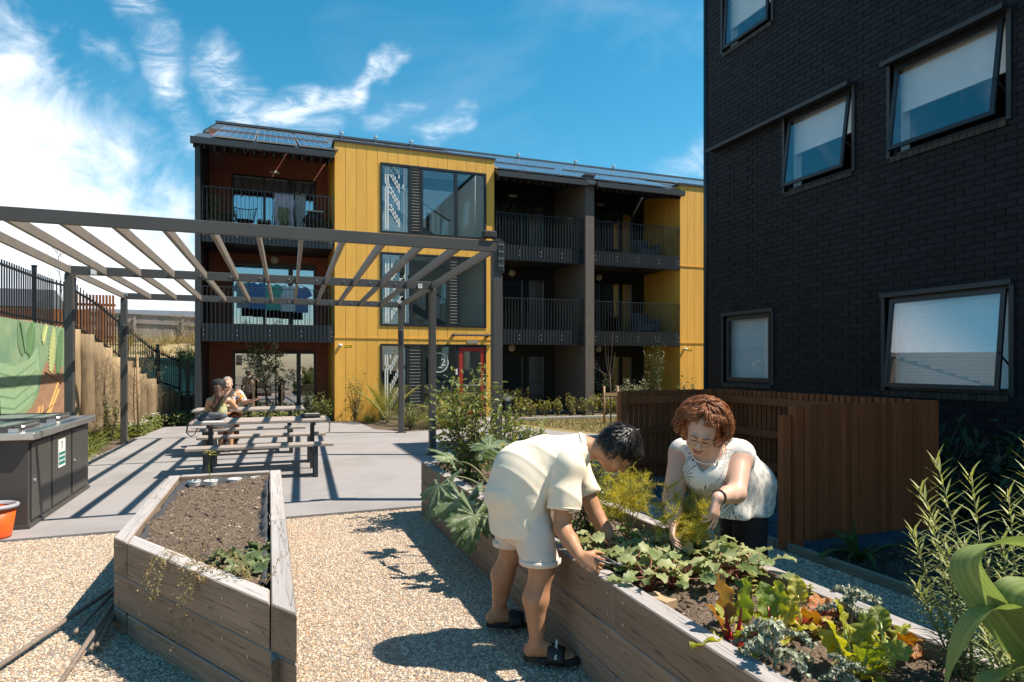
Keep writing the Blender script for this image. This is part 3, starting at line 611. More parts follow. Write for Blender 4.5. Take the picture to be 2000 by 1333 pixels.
# end fin on the left with the gable behind it
part('end_fin', MB().prism([(FY-.14, 0), (25.7, 0), (25.7, 10.1), (FY-.14, 7.05)], 'x', -1.75, -1.63), m_char, B)
def balcony(x0, x1, fl, name='balcony', step=0.098):
    b = part(name, MB().box(x0, x1, FY+.06, BY-.02, fl-.26, fl), m_char2, B)
    zt = fl+1.04; zb = fl-.36; y = FY-.02
    part('hand_rail', MB().box(x0+.02, x1-.02, y-.028, y+.022, zt-.012, zt+.006), m_char, b)
    part('bottom_rail', MB().box(x0+.02, x1-.02, y-.004, y+.022, zb, zb+.03), m_char, b)
    part('skirt_panel', MB().box(x0+.02, x1-.02, y+.04, y+.055, zb+.03, fl+.10), m_char, b)
    me = MB().box(-.006, .006, -.026, -.006, 0, zt-.012-zb).mesh('baluster', m_char)
    n = int((x1-x0-.06)/step); st = (x1-x0-.08)/n
    for i in range(n+1): link('baluster', me, b, loc=(x0+.04+i*st, y, zb))
    bo = MB()
    for i in range(5):
        xx = x0+.06+(x1-x0-.12)*i/4
        for zz in (fl-.2, fl-.08): bo.lathe((xx, y-.03, zz), [(0.0, 0.010), (0.012, 0.006), (0.014, 0)], 6, axis='y')
    part('fixing_bolts', bo, m_alu, b, kind='stuff')
    return b
for x0, x1 in ((-1.62, 1.64), (6.26, 9.19), (9.51, 12.74)):
    for f in FL[1:]: balcony(x0, x1, f)
# lamps
for x in (0.15, 7.62, 10.9):
    part('soffit_light', MB().box(x-.14, x+.14, BY-.16, BY-.04, 7.14, 7.22), m_white, B, bevel=0.02)
    for z in (4.62, 2.10): part('bulkhead_light', MB().lathe((x, BY-.012, z), [(0.0, 0.07), (0.09, 0.06), (0.12, 0.03), (0.125, 0)], 20, axis='y'), mat('opal_lens', (0.62, 0.58, 0.50), rough=0.4), B, smooth=True)
# --- roof with solar panels
RS = (10.25-7.24)/(25.6-17.9); rz = lambda y: 7.24 + (y-17.9)*RS
def slab(x0, x1, y0, y1, t=0.10, up=0.0): return MB().prism([(y0, rz(y0)-t+up), (y1, rz(y1)-t+up), (y1, rz(y1)+up), (y0, rz(y0)+up)], 'x', x0, x1)
RF = part('roof', slab(-1.8, 20.5, 20.5, 25.7), m_roof, B)
part('roof_front', slab(-1.8, 1.64, 17.85, 19.5), m_roof, RF); part('roof_front', slab(6.26, 9.5, 17.85, 20.5), m_roof, RF); part('roof_front', slab(9.5, 12.8, 17.85, 20.5), m_roof, RF)
part('rear_wall', MB().box(-1.62, 20.3, 25.5, 25.6, 0, 9.9), m_blk, B)
part('ridge_cap', MB().box(-1.82, 20.5, 25.55, 25.85, rz(25.7)-.02, rz(25.7)+.06), m_roof, RF)
for i in range(26): part('roof_rib', slab(-1.78+i*0.86, -1.74+i*0.86, 20.5, 25.68, 0.0, 0.035), m_roof, RF)
for x0, x1 in ((-1.84, 1.63), (6.27, 9.18), (9.52, 12.73)):
    part('gutter', MB().box(x0, x1, FY-.32, FY-.20, 7.06, 7.22), m_char, RF)
    for k in range(int((x1-x0)/0.235)+1):
        x = x0+.07+k*0.235
        if x < x1-.04: part('rafter', MB().prism([(FY-.18, 6.98), (BY-.01, 7.60), (BY-.01, 7.80), (FY-.18, 7.15)], 'x', x-.018, x+.018), m_char2, RF)
ang = math.atan(RS)
pv = MB().box(-.5, .5, -.83, .83, 0, .035, 1).box(-.485, .485, -.815, .815, .0351, .0375, 0)
for i in range(1, 6): pv.box(-.485+i*.1617-.004, -.485+i*.1617+.004, -.815, .815, .0376, .0382, 1)
for j in range(1, 10): pv.box(-.485, .485, -.815+j*.163-.004, -.815+j*.163+.004, .0383, .0388, 1)
pvm = pv.mesh('solar_panel', [m_pv, m_alu])
for x0, n in ((-0.85, 2), (1.25, 1), (6.8, 3), (9.95, 3)):
    for i in range(n):
        for j in range(3 if x0 < 2 else 4):
            y = 18.75 + j*1.60; link('solar_panel', pvm, RF, loc=(x0+i*1.04, y, rz(y)+0.05), rot=(ang, 0, 0))
for i in range(7):
    for j in range(2):
        y = 21.9 + j*1.6; link('solar_panel', pvm, RF, loc=(13.0+i*1.04, y, rz(y)+0.05), rot=(ang, 0, 0))
for x in (2.6, 3.9, 5.3, 9.9, 12.6, 14.5): part('roof_vent', MB().lathe((x, 25.6, rz(25.6)), [(0.05, 0), (0.05, .16), (0.09, .17), (0.09, .26), (0.0, .30)], 10), m_alu, RF)
# wall cameras and their small yellow notices
for x, z in ((1.80, 2.06), (12.92, 2.05)):
    c = part('security_camera', MB().lathe((x, FY-.10, z), [(0.0, -.05), (0.04, -.035), (0.055, 0), (0.04, .035), (0.0, .05)], 14).box(x-.03, x+.03, FY-.05, FY-.001, z-.03, z+.03), m_white, B, smooth=True)
    part('lens', MB().lathe((x+.012, FY-.145, z-.012), [(0.0, .012), (0.018, .008), (0.02, 0)], 10, axis='y'), m_dark, c)
    s = part('notice_sign', MB().box(x+.13, x+.33, FY-.008, FY-.001, z-.03, z+.03), mat('sign_yellow', (0.78, 0.52, 0.02), rough=0.5), B)
    part('notice_print', MB().box(x+.15, x+.25, FY-.0095, FY-.0085, z-.004, z+.008).box(x+.27, x+.31, FY-.0095, FY-.0085, z-.014, z+.014), m_dark, s)
# ------------------------------------------------------------------ near dark brick building on the right (wall plane x = 8, corner at y = 10.44)
m_bb = mat('black_brick', (0.0055, 0.006, 0.0085), (0.010, 0.010, 0.013), rough=0.55, scale=7, rand=0.4, bump=0.5, bscale=70, spec=0.22)
m_bbm = mat('black_mortar', (0.0035, 0.0035, 0.0045), rough=0.95)
m_bbm2 = mat('sill_brick', (0.03, 0.024, 0.02), (0.04, 0.032, 0.026), rough=0.7, scale=9, rand=0.3)
K = empty('brick_building', (8, 8, 0), 'tall black brick apartment block with tilted-open windows at the right', 'building')
WX = 8.0; WH = 9.45; CY = 10.44
# openings on the wall: y0, y1, z0, z1
OP = {'a': (8.72, 9.98, 7.40, 8.75), 'b': (7.10, 8.42, 4.40, 5.64), 'c': (4.98, 6.48, 4.40, 5.66), 'd': (8.72, 9.96, 1.22, 2.48), 'e': (4.95, 6.56, 1.20, 2.50), 'f': (2.6, 4.0, 4.40, 5.66), 'g': (4.98, 6.48, 7.40, 8.75), 'h': (2.4, 3.9, 1.2, 2.5)}
core = MB(); ys = sorted({-6.0, CY} | {v for o in OP.values() for v in o[:2]}); zs = sorted({0.0, WH} | {v for o in OP.values() for v in o[2:]})
for i in range(len(ys)-1):
    for j in range(len(zs)-1):
        yc = (ys[i]+ys[i+1])/2; zc = (zs[j]+zs[j+1])/2
        if any(o[0] < yc < o[1] and o[2] < zc < o[3] for o in OP.values()): continue
        core.box(WX+.008, WX+.16, ys[i], ys[i+1], zs[j], zs[j+1])
KW = part('wall', core, m_bbm, K)
part('inner_shell', MB().box(WX+.17, WX+12, CY-.12, CY-.02, 0, WH-.1).box(WX+.165, WX+12, -6, CY-.13, WH-.1, WH).box(WX+11.9, WX+12, -6, CY-.13, 0, WH-.11).box(WX+.165, WX+12, -6.1, -6.0, 0, WH-.11).box(WX+2.4, WX+2.5, -5.9, CY-.13, 0, WH-.12).box(WX+.165, WX+2.39, -5.9, CY-.13, 2.75, 2.95).box(WX+.165, WX+2.39, -5.9, CY-.13, 5.95, 6.15).box(WX+.165, WX+2.39, -5.9, CY-.13, 0.0, 0.05), mat('room_paint', (0.04, 0.045, 0.05), rough=0.9), K)
part('parapet_cap', MB().box(WX-.05, WX+12, -6.1, CY+.05, WH, WH+.06), m_char, K)
BL, BH, J = 0.23, 0.076, 0.010
cands = []; row = 0; z = 0.012
proud = lambda y, z: 0.006 if (9.0 < y < 10.2 and 3.0 < z < 5.55 and int(y/0.24) % 2 == 0) else 0.0
while z < WH - 0.08:
    y = -1.0 - (BL+J)/2*(row % 2)
    while y < CY:
        a, b = y, min(y+BL, CY); seg = [(a, b)]
        for o in OP.values():
            if z+BH <= o[2] or z >= o[3]: continue
            n2 = []
            for p, q in seg:
                if q <= o[0] or p >= o[1]: n2.append((p, q)); continue
                if p < o[0]-.02: n2.append((p, o[0]))
                if q > o[1]+.02: n2.append((o[1], q))
            seg = n2
        for p, q in seg:
            if q - p > 0.02: cands.append((p, q, z))
        y += BL + J
    z += BH + J; row += 1
def vis(c):
    yc = (c[0]+c[1])/2; zc_ = 8*0.3518+yc*0.936; u = 1000+1261*(8*0.936-yc*0.3518)/zc_; v = 712-1261*(c[2]-1.55)/zc_
    return zc_ if (1380 < u < 1995 and -5 < v < 900 and c[1]-c[0] > 0.2 and not (u < 1815 and v > 770)) else 99
order = sorted(cands, key=vis); near = order[:300]; rest = order[300:]
bm_ = MB().box(WX, WX+.05, 0, BL, 0, BH).mesh('brick', m_bb); cache = {}
for p, q, z in near:
    link('brick', bm_, KW, loc=(-proud(p, z) + rng.uniform(-.0025, .001), p, z), scale=(1, (q-p)/BL, 1))
# the rest of the wall in one piece, with a light value per brick
mb = MB()
for p, q, z in rest: 
    d = proud(p, z) + rng.uniform(-.001, .0025); mb.box(WX-d, WX+.05, p, q, z, z+BH, 0, rng.random())
m_bb2 = mat('black_brick_field', (0.0045, 0.005, 0.007), (0.008, 0.008, 0.010), rough=0.55, scale=7, tint=(0.014, 0.0135, 0.0165), bump=0.5, bscale=70, spec=0.22)
part('brick_courses', mb, m_bb2, KW, kind='stuff')
# return face at the corner, with the down pipe
mb = MB(); z = 0.012; row = 0
while z < WH-.08:
    x = WX + .012 - (BL+J)/2*(row % 2)
    while x < WX+1.5: mb.box(max(x, WX+.06), x+BL, CY+.002, CY+.012, z, z+BH, 0, rng.random()); x += BL+J
    z += BH+J; row += 1
part('brick_courses', mb, m_bb2, KW, kind='stuff'); part('corner_backing', MB().box(WX+.165, WX+12, CY-.015, CY+.001, 0, WH), m_bbm, KW)
part('down_pipe', MB().tube([(WX+.02, CY+.08, 0), (WX+.02, CY+.08, WH)], 0.05, 10), mat('pipe_paint', (0.018, 0.028, 0.040), rough=0.35), K, smooth=True)
# windows: recessed frame, awning sash pushed out at the foot, blind inside
m_glw = glass('tilted_glass', .13, (0.97, 0.98, 0.98)); m_blind2 = mat('white_blind', (0.90, 0.90, 0.90), (0.87, 0.88, 0.88), rough=0.85, scale=2)
m_jamb = mat('inner_jamb', (0.75, 0.75, 0.74), rough=0.6)
def wall_window(y0, y1, z0, z1, tilt, blind, hood, hooded_to=None, slats=False):
    w = part('window', MB().box(WX+.05, WX+.13, y0, y1, z0, z0+.05).box(WX+.05, WX+.13, y0, y1, z1-.06, z1).box(WX+.05, WX+.13, y0, y0+.05, z0+.05, z1-.06).box(WX+.05, WX+.13, y1-.05, y1, z0+.05, z1-.06), m_frame, K)
    part('jamb', MB().box(WX+.131, WX+.30, y0+.02, y0+.05, z0+.02, z1-.03).box(WX+.131, WX+.30, y1-.05, y1-.02, z0+.02, z1-.03).box(WX+.131, WX+.30, y0+.05, y1-.05, z0+.02, z0+.05).box(WX+.131, WX+.30, y0+.05, y1-.05, z1-.06, z1-.03), m_jamb, w)
    if blind:
        b = MB(); zb = z0+.06 + (z1-z0-.12)*(1-blind)
        if slats:
            n = int((z1-.07-zb)/0.028)
            for i in range(n): b.obox((WX+.165, (y0+y1)/2, zb+.014+i*0.028), (0.004, y1-y0-.12, 0.027), (0, R(14), 0))
        else: b.box(WX+.150, WX+.156, y0+.06, y1-.06, zb, z1-.07).box(WX+.142, WX+.164, y0+.06, y1-.06, zb-.025, zb)
        part('blind', b, m_blind2, w)
    # sash hinged at the top
    s = empty('sash', (WX+.045, 0, z1-.065), parent=w); s.matrix_parent_inverse = wm(w).inverted(); s.rotation_euler = (0, R(tilt), 0)
    hh = z1-z0-.10
    f = MB().box(-.035, .0, y0+.055, y1-.055, -.055, 0).box(-.035, 0, y0+.055, y1-.055, -hh, -hh+.055).box(-.035, 0, y0+.055, y0+.11, -hh+.055, -.055).box(-.035, 0, y1-.11, y1-.055, -hh+.055, -.055)
    part('sash_frame', f, m_frame, s, world=False); part('pane', MB().box(-.022, -.014, y0+.11, y1-.11, -hh+.055, -.055), m_glw, s, world=False)
    if tilt: part('stay', MB().bar((WX+.05, y0+.05, z0+.35), (WX-.5*hh*math.sin(R(tilt))-.02, y0+.075, z1-.065-0.62*hh), 0.012, 0.02), m_char, w)
    sill = part('sill', MB().box(WX-.02, WX+.049, y0-.02, y1+.02, z0-.012, z0-.001), m_bbm, w)
    n = int((y1-y0)/0.086); st = (y1-y0)/n; me = MB().box(WX-.030, WX+.03, .004, st-.004, z0-.085, z0-.013).mesh('sill_brick', m_bbm2)
    for i in range(n): link('sill_brick', me, sill, loc=(0, y0+i*st, 0))
    ye = hooded_to or y1
    part('hood', MB().box(WX-hood, WX+.05, y0-.04, ye+.05, z1+.003, z1+.03).box(WX-hood, WX-hood+.012, y0-.04, ye+.05, z1-.03, z1+.003), m_char2, w)
    part('reveal', MB().box(WX-.025, WX+.05, y1+.001, y1+.05, z0-.02, z1), m_char2, w); part('reveal', MB().box(WX-.025, WX+.05, y0-.05, y0-.001, z0-.02, z1), m_char2, w)
    return w
wall_window(*OP['a'], 3, 0.66, 0.04); wall_window(*OP['b'], 8, 0.48, 0.16, 10.25); wall_window(*OP['c'], 8, 0.50, 0.16)
wall_window(*OP['d'], 0, 1.0, 0.04); wall_window(*OP['e'], 6, 1.0, 0.06, slats=True); wall_window(*OP['f'], 0, 0.5, 0.16); wall_window(*OP['g'], 5, 0.5, 0.16); wall_window(*OP['h'], 0, 0.8, 0.06)
# ------------------------------------------------------------------ pergola
m_perg = mat('pergola_steel', (0.062, 0.060, 0.058), (0.07, 0.068, 0.066), rough=0.45, scale=2, spec=0.45)
m_raft = mat('rafter_aluminium', (0.17, 0.15, 0.13), (0.20, 0.175, 0.15), rough=0.5, scale=3, spec=0.4)
m_bolt = mat('bolt_zinc', (0.55, 0.55, 0.55), rough=0.3, metal=0.9)
PG = empty('pergola', (0, 10.8, 0), 'open charcoal steel pergola with slatted top over the picnic tables', 'pergola')
ZT = 2.96; HB = 0.125
PY_ = (7.0, 10.87, 14.62)
def px_r(y): return 2.44 + (y-7.0)*(2.80-2.44)/7.62
def px_l(y): return -2.66 - (y-7.0)*0.003
for y in PY_:
    for xf in (px_l, px_r):
        x = xf(y); w = 0.055
        p = part('post', MB().box(x-w, x+w, y-w, y+w, 0, ZT-HB-.001), m_perg, PG, bevel=0.006)
        part('base_plate', MB().box(x-.11, x+.11, y-.11, y+.11, 0.002, 0.014), m_perg, p)
    part('beam', MB().box(px_l(y)-.055, px_r(y)+.055, y-.025, y+.025, ZT-HB, ZT), m_perg, PG, bevel=0.004)
for k in range(13):
    f = k/12
    for (ya, yb) in ((PY_[0]+.028, PY_[1]-.028), (PY_[1]+.028, PY_[2]-.028)):
        xa = px_r(ya)*(1-f) + px_l(ya)*f; xb = px_r(yb)*(1-f) + px_l(yb)*f
        part('rafter', MB().bar((xa, ya, ZT-.062), (xb, yb, ZT-.062), 0.042, 0.10), m_raft, PG)
bo = MB()
for y in PY_[1:]:
    for k in range(13): bo.lathe((px_r(y)*(1-(k+.5)/12.5) + px_l(y)*(k+.5)/12.5, y-.026, ZT-.06), [(0.0, 0.022), (0.011, 0.018), (0.013, 0)], 6, axis='y')
part('bolts', bo, m_bolt, PG, kind='stuff')
cp = part('corner_plate', MB().box(px_r(7)+.057, px_r(7)+.072, 6.93, 7.07, ZT-.36, ZT-.005).box(px_r(7)-.005, px_r(7)+.07, 6.928, 6.944, ZT-.34, ZT-.01), m_char2, PG)
bo = MB()
for i in range(2):
    for j in range(4): bo.lathe((px_r(7)+.015+i*.035, 6.927, ZT-.05-j*.08), [(0.0, 0.010), (0.009, 0.008), (0.010, 0)], 6, axis='y')
part('bolts', bo, m_bolt, cp, kind='stuff')
for (x, y) in ((px_r(PY_[1])-.22, PY_[1]), (px_l(PY_[1])+.30, PY_[1])):
    part('junction_box', MB().box(x-.035, x+.035, y-.04, y-.027, ZT-.115, ZT-.04), m_white, PG)
fl = empty('flood_light', (px_r(7)-.06, 7.0, ZT), 'small black flood light on the right end of the front pergola beam', 'light')
part('housing', MB().box(px_r(7)-.17, px_r(7)-.01, 6.95, 7.04, ZT+.03, ZT+.11), m_dark, fl, bevel=0.012); part('bracket', MB().box(px_r(7)-.03, px_r(7)+.05, 6.97, 7.02, ZT+.001, ZT+.03), m_char2, fl)
for xx, yy, lab in ((px_l(PY_[2]), PY_[2], 'small camera on the far left pergola post'), (px_r(PY_[2]), PY_[2], 'small camera on the far right pergola post')):
    c = empty('post_camera', (xx, yy, ZT), lab, 'camera'); part('bracket', MB().box(xx-.03, xx+.03, yy-.10, yy-.056, ZT-.05, ZT+.0), m_alu, c)
    part('camera_head', MB().tube([(xx-.08, yy-.09, ZT-.02), (xx+.08, yy-.14, ZT-.04)], 0.032, 8), m_alu, c); part('speaker', MB().box(xx-.04, xx+.04, yy-.10, yy-.056, ZT-.95, ZT-.62), m_char2, c, bevel=0.02)

# ------------------------------------------------------------------ picnic tables
m_plank = mat('picnic_plank', (0.36, 0.31, 0.275), (0.27, 0.225, 0.195), rough=0.75, scale=6, stretch=(1, 14, 14), rand=0.08, bump=0.25, bscale=30, bstretch=(1, 20, 20))
def picnic(cx, cy, label, ln=1.86, skew=0.0):
    t = empty('picnic_table', (cx, cy, 0), label, 'picnic table', 'picnic tables under the pergola', rz=skew)
    def pl(nm, y0, y1, z0, z1, dx=0.0): part(nm, MB().box(-ln/2+dx, ln/2+dx, y0, y1, z0, z1), m_plank, t, world=False, bevel=0.006)
    for k in range(4): pl('top_plank', -.36+k*.182, -.36+k*.182+.174, .715, .755)
    for s in (-1, 1):
        for k in range(2): pl('bench_plank', s*.70-.145+k*.148, s*.70-.145+k*.148+.141, .42, .46)
    for ex in (-ln/2+.24, ln/2-.24):
        lg = part('leg', MB().box(ex-.03, ex+.03, -.03, .03, 0, .668).box(ex-.028, ex+.028, -.34, .34, .668, .714), m_char2, t, world=False)
        for s in (-1, 1):
            part('bench_leg', MB().box(ex-.028, ex+.028, s*.82-.02, s*.82+.02, .0, .375).box(ex-.028, ex+.028, s*.58-.02, s*.58+.02, .0, .375).box(ex-.027, ex+.027, s*.70-.16, s*.70+.16, .375, .419).box(ex-.027, ex+.027, min(s*.56, s*.03), max(s*.56, s*.03), .36, .40).box(ex-.026, ex+.026, s*.70-.10, s*.70+.10, .002, .03), m_char2, t, world=False)
    return t
picnic(-0.09, 10.08, 'grey-brown slatted picnic table nearest the planter, with bag and pouch on it')
picnic(-0.33, 12.72, 'grey-brown slatted picnic table farther back where two people sit')

# things on the table
m_bag = mat('bag_canvas', (0.055, 0.062, 0.075), (0.09, 0.10, 0.12), rough=0.8, scale=9, bump=0.5, bscale=25)
s = SDF((-1.05, 9.8, .74), (-.45, 10.3, .92), 0.008); s.ell((-.82, 10.03, .80), (.15, .12, .055), .02).ell((-.68, 10.05, .815), (.13, .11, .05), .03).ell((-.74, 10.0, .845), (.13, .09, .03), .02)
s.bump(lambda X, Y, Z: .006*np.sin(31*X+9*Z)*np.sin(27*Y+11*X)); s.cut((0, 0, .758), (0, 0, -1))
bag = empty('shoulder_bag', (-.75, 10.03, .757), 'slouched dark grey shoulder bag on the left end of the near picnic table', 'bag'); link('bag_body', s.mesh('bag_body', m_bag), bag)
part('strap', MB().tube([(-.90, 10.0, .80), (-1.00, 9.86, .775), (-1.045, 9.80, .72), (-1.055, 9.80, .62), (-1.00, 9.79, .56), (-.95, 9.79, .60), (-.92, 9.785, .68)], 0.014, 6, flat=0.3), m_dark, bag, smooth=True)
po = empty('pencil_pouch', (.56, 9.95, .757), 'small black zipped pouch at the right end of the near picnic table', 'pouch')
s = SDF((.36, 9.8, .74), (.78, 10.12, .86), 0.008); s.cone((.46, 9.95, .79), (.68, 9.97, .79), .034, .034, .01).bump(lambda X, Y, Z: .003*np.sin(60*X)); s.cut((0, 0, .759), (0, 0, -1)); link('pouch_body', s.mesh('pouch_body', m_dark), po)
part('zip', MB().tube([(.45, 9.93, .826), (.69, 9.95, .826)], .004, 5), m_alu, po)
part('ribbon_strap', MB().tube([(.70, 9.93, .762), (.80, 9.74, .764), (.815, 9.705, .75), (.82, 9.70, .66), (.815, 9.70, .57)], .012, 6, flat=0.2), mat('strap_tan', (.33, .27, .2)), None, smooth=True, label='thin tan strap hanging over the right end of the near picnic table', cat='strap')
part('magazine', MB().box(-.95, -.60, 9.76, 9.90, .7565, .762), m_white, None, label='white paper lying under the grey bag on the near table', cat='paper', bevel=.002)

# ------------------------------------------------------------------ barbecue bench
m_ss = mat('stainless', (0.62, 0.61, 0.60), (0.55, 0.54, 0.53), rough=0.30, scale=3, metal=0.85, stretch=(1, 30, 1))
m_bbq = mat('bbq_panel', (0.055, 0.053, 0.050), (0.065, 0.062, 0.058), rough=0.5, scale=5, spec=0.5)
Q = empty('barbecue_bench', (-2.6, 8.4, 0), 'double electric barbecue bench with dark panels and stainless steel top', 'barbecue')
bx0, bx1, by0, by1 = -3.06, -2.13, 7.30, 9.46
part('cabinet', MB().box(bx0, bx1, by0, by1, .02, .84), m_bbq, Q); part('plinth', MB().box(bx0-.01, bx1+.02, by0-.02, by1+.01, 0.003, .035), m_bbq, Q)
part('bench_top', MB().box(bx0-.06, bx1+.07, by0-.07, by1+.07, .841, .905), m_ss, Q, bevel=0.006)
for yc in (7.80, 8.92):
    l = part('hotplate_lid', MB().box(-3.0, -2.33, yc-.40, yc+.40, .925, .95), m_ss, Q, bevel=0.01)
    part('lid_frame', MB().box(-2.329, -2.29, yc-.42, yc+.42, .907, .965).box(-3.0, -2.33, yc+.401, yc+.42, .907, .96).box(-3.0, -2.33, yc-.42, yc-.401, .907, .96), mat('lid_edge', (.13, .13, .125), rough=.35, metal=.6), l)
    part('lid_handle', MB().tube([(-2.27, yc-.2, .945), (-2.25, yc-.19, .945), (-2.25, yc+.19, .945), (-2.27, yc+.2, .945)], .01, 6), m_ss, l)
    part('control_plate', MB().box(-2.30, -2.22, yc-.45, yc-.425, .907, .94), m_alu, l)
for y0, y1, door in ((7.36, 7.94, 1), (7.99, 8.66, 0), (8.72, 9.32, 1)):
    d = part('cabinet_door' if door else 'side_panel', MB().box(bx1+.001, bx1+.016, y0, y1, .07, .80), m_bbq, Q, bevel=0.003)
    if door:
        part('door_lock', MB().lathe((bx1+.017, y0+.06, .44), [(0.016, 0), (0.014, .012), (0, .014)], 10, axis='x'), m_alu, d)
        pr = MB()
        for zz in (.18, .70):
            for k in range(4): pr.lathe((bx1+.017, y0+.1+k*(y1-y0-.2)/3, zz), [(0.008, 0), (0.006, .004), (0, .005)], 6, axis='x')
        part('rivets', pr, m_bbq, d, kind='stuff')
    else:
        sg = part('clean_sign', MB().box(bx1+.0165, bx1+.020, 8.17, 8.42, .44, .74), m_white, d)
        part('sign_band', MB().box(bx1+.0205, bx1+.021, 8.185, 8.405, .465, .60), mat('sign_teal', (.0, .17, .15), rough=.5), sg)
        part('sign_figure', MB().box(bx1+.0205, bx1+.021, 8.285, 8.305, .635, .69).box(bx1+.0205, bx1+.021, 8.275, 8.315, .695, .715), m_dark, sg)
        text('sign_lettering', 'PLEASE CLEAN', .030, (bx1+.0215, 8.295, .558), (R(90), 0, R(90)), m_white, sg, bold=.0008); text('sign_lettering', 'AND KEEP TIDY', .029, (bx1+.0215, 8.295, .506), (R(90), 0, R(90)), m_white, sg, bold=.0008)
# orange bucket
U = empty('bucket', (-2.30, 7.02, 0), 'orange plastic bucket with grey rim beside the barbecue', 'bucket')
part('pail', MB().lathe((-2.30, 7.02, .004), [(0, .0), (.125, .0), (.13, .02), (.165, .27), (.158, .27), (.123, .02), (0, .018)], 28), mat('bucket_orange', (.72, .10, .012), rough=.4), U, smooth=True)
part('rim', MB().lathe((-2.30, 7.02, .004), [(.163, .262), (.182, .265), (.185, .29), (.160, .30), (.155, .265)], 28), mat('bucket_grey', (.30, .31, .34), rough=.5), U, smooth=True)
# path bollard light
b = empty('bollard_light', (5.09, 13.8, 0), 'round charcoal path bollard with a glass lantern head', 'bollard')
part('column', MB().lathe((5.09, 13.8, 0), [(.0, .0), (.075, .0), (.075, .70), (.0, .70)], 20), m_char2, b, smooth=False); part('lantern', MB().lathe((5.09, 13.8, .70), [(.05, 0), (.14, .12), (.0, .12)], 20), mat('lantern_glass', (.55, .52, .47), rough=.3), b)
part('cap', MB().lathe((5.09, 13.8, .82), [(.0, .0), (.165, .0), (.165, .025), (.0, .035)], 20), m_char2, b)
for k in range(4): part('strut', MB().bar((5.09+.055*math.cos(k*1.57+.5), 13.8+.055*math.sin(k*1.57+.5), .70), (5.09+.148*math.cos(k*1.57+.5), 13.8+.148*math.sin(k*1.57+.5), .82), .012, .012), m_char2, b)

# ------------------------------------------------------------------ brown slatted screen beside the brick building
m_slat = mat('stained_slat', (0.29, 0.074, 0.024), (0.22, 0.056, 0.018), rough=0.6, scale=4, stretch=(8, 8, 1), rand=0.22, bump=0.2, bscale=20, spec=0.35)
S = empty('slatted_screen', (5, 5.7, 0), 'u-shaped brown stained timber slat screen around dark block paving', 'screen')
sx0, sx1, sy0, sy1, sh = 4.13, 5.80, 4.25, 7.28, 1.21
sm = MB().box(-.032, .032, -.014, .014, .06, sh).mesh('slat', m_slat); smx = MB().box(-.014, .014, -.032, .032, .06, sh).mesh('slat', m_slat)
def run(n, f): 
    for i in range(n): f(i)
n = 24; st = (sx1-sx0-.14)/(n-1)
for i in range(n): link('slat', sm, S, loc=(sx0+.12+i*st, sy0-.02+rng.uniform(-.003, .003), rng.uniform(-.004, .004)))
n = 19; st = (sx1-4.32)/(n-1)
for i in range(n): link('slat', sm, S, loc=(4.32+i*st, sy1+.045, rng.uniform(-.004, .004)))
n = 36; st = (sy1-sy0-.06)/(n-1)
for i in range(n): link('slat', smx, S, loc=(sx1+.045, sy0+.04+i*st, rng.uniform(-.004, .004)))
for (x, y) in ((sx0+.04, sy0+.02), (4.24, sy1-.02), (sx1-.02, sy1-.02), (sx1-.02, sy0+.06)): part('post', MB().box(x-.045, x+.045, y-.045, y+.045, 0, sh-.01), m_slat, S, bevel=.004)
part('gate_post', MB().box(sx0-.10, sx0-.01, sy0+.015, sy0+.08, 0, sh-.09), m_slat, S, bevel=.004)
for z in (.24, .64, 1.04):
    part('rail', MB().box(4.29, sx1-.07, sy1-.02, sy1+.028, z, z+.09), m_slat, S); part('rail', MB().box(sx1-.02, sx1+.028, sy0+.11, sy1-.07, z, z+.09), m_slat, S); part('rail', MB().box(sx0+.09, sx1-.07, sy0+.0, sy0+.045, z, z+.09), m_slat, S)
# ------------------------------------------------------------------ left side: pole wall, mural, black fence, bank and what lies beyond
m_pole = mat('retaining_pole', (0.30, 0.215, 0.12), (0.20, 0.14, 0.08), rough=0.85, scale=5, stretch=(6, 6, .7), rand=0.28, bump=0.6, bscale=16, bstretch=(9, 9, .8), c3=(0.09, 0.065, 0.045), s3=2.2, th3=(.56, .75))
m_fence = mat('black_fence', (0.010, 0.012, 0.016), rough=0.4)
m_bank = mat('dry_bank', (0.30, 0.225, 0.11), (0.38, 0.30, 0.16), rough=0.95, scale=1.6, bump=.7, bscale=10, c3=(.11, .12, .04), s3=1.1, th3=(.5, .7))
def top_z(y): return 2.25 if y < 15.3 else (2.25-.385*(y-15.3) if y < 18.4 else max(.75, 1.06-.2*(y-18.4)))
def wall_x(y): return -3.84 if y < 14.6 else -3.84 + .30*(min(y, 19.9)-14.6)
RW = empty('pole_retaining_wall', (-3.84, 16, 0), 'retaining wall of upright round timber poles at the left', 'retaining wall')
y = 8.2
while y < 19.8:
    r_ = rng.uniform(.15, .185); h = top_z(y) + rng.uniform(-.05, .03); x = wall_x(y) + rng.uniform(-.035, .02)
    pts = [(x+rng.uniform(-.01, .01), y+rng.uniform(-.01, .01), z) for z in np.linspace(-.1, h, 6)]
    part('pole', MB().tube(pts, [r_*rng.uniform(.96, 1.05) for _ in pts], 16), m_pole, RW, smooth=True); y += r_*2+.035
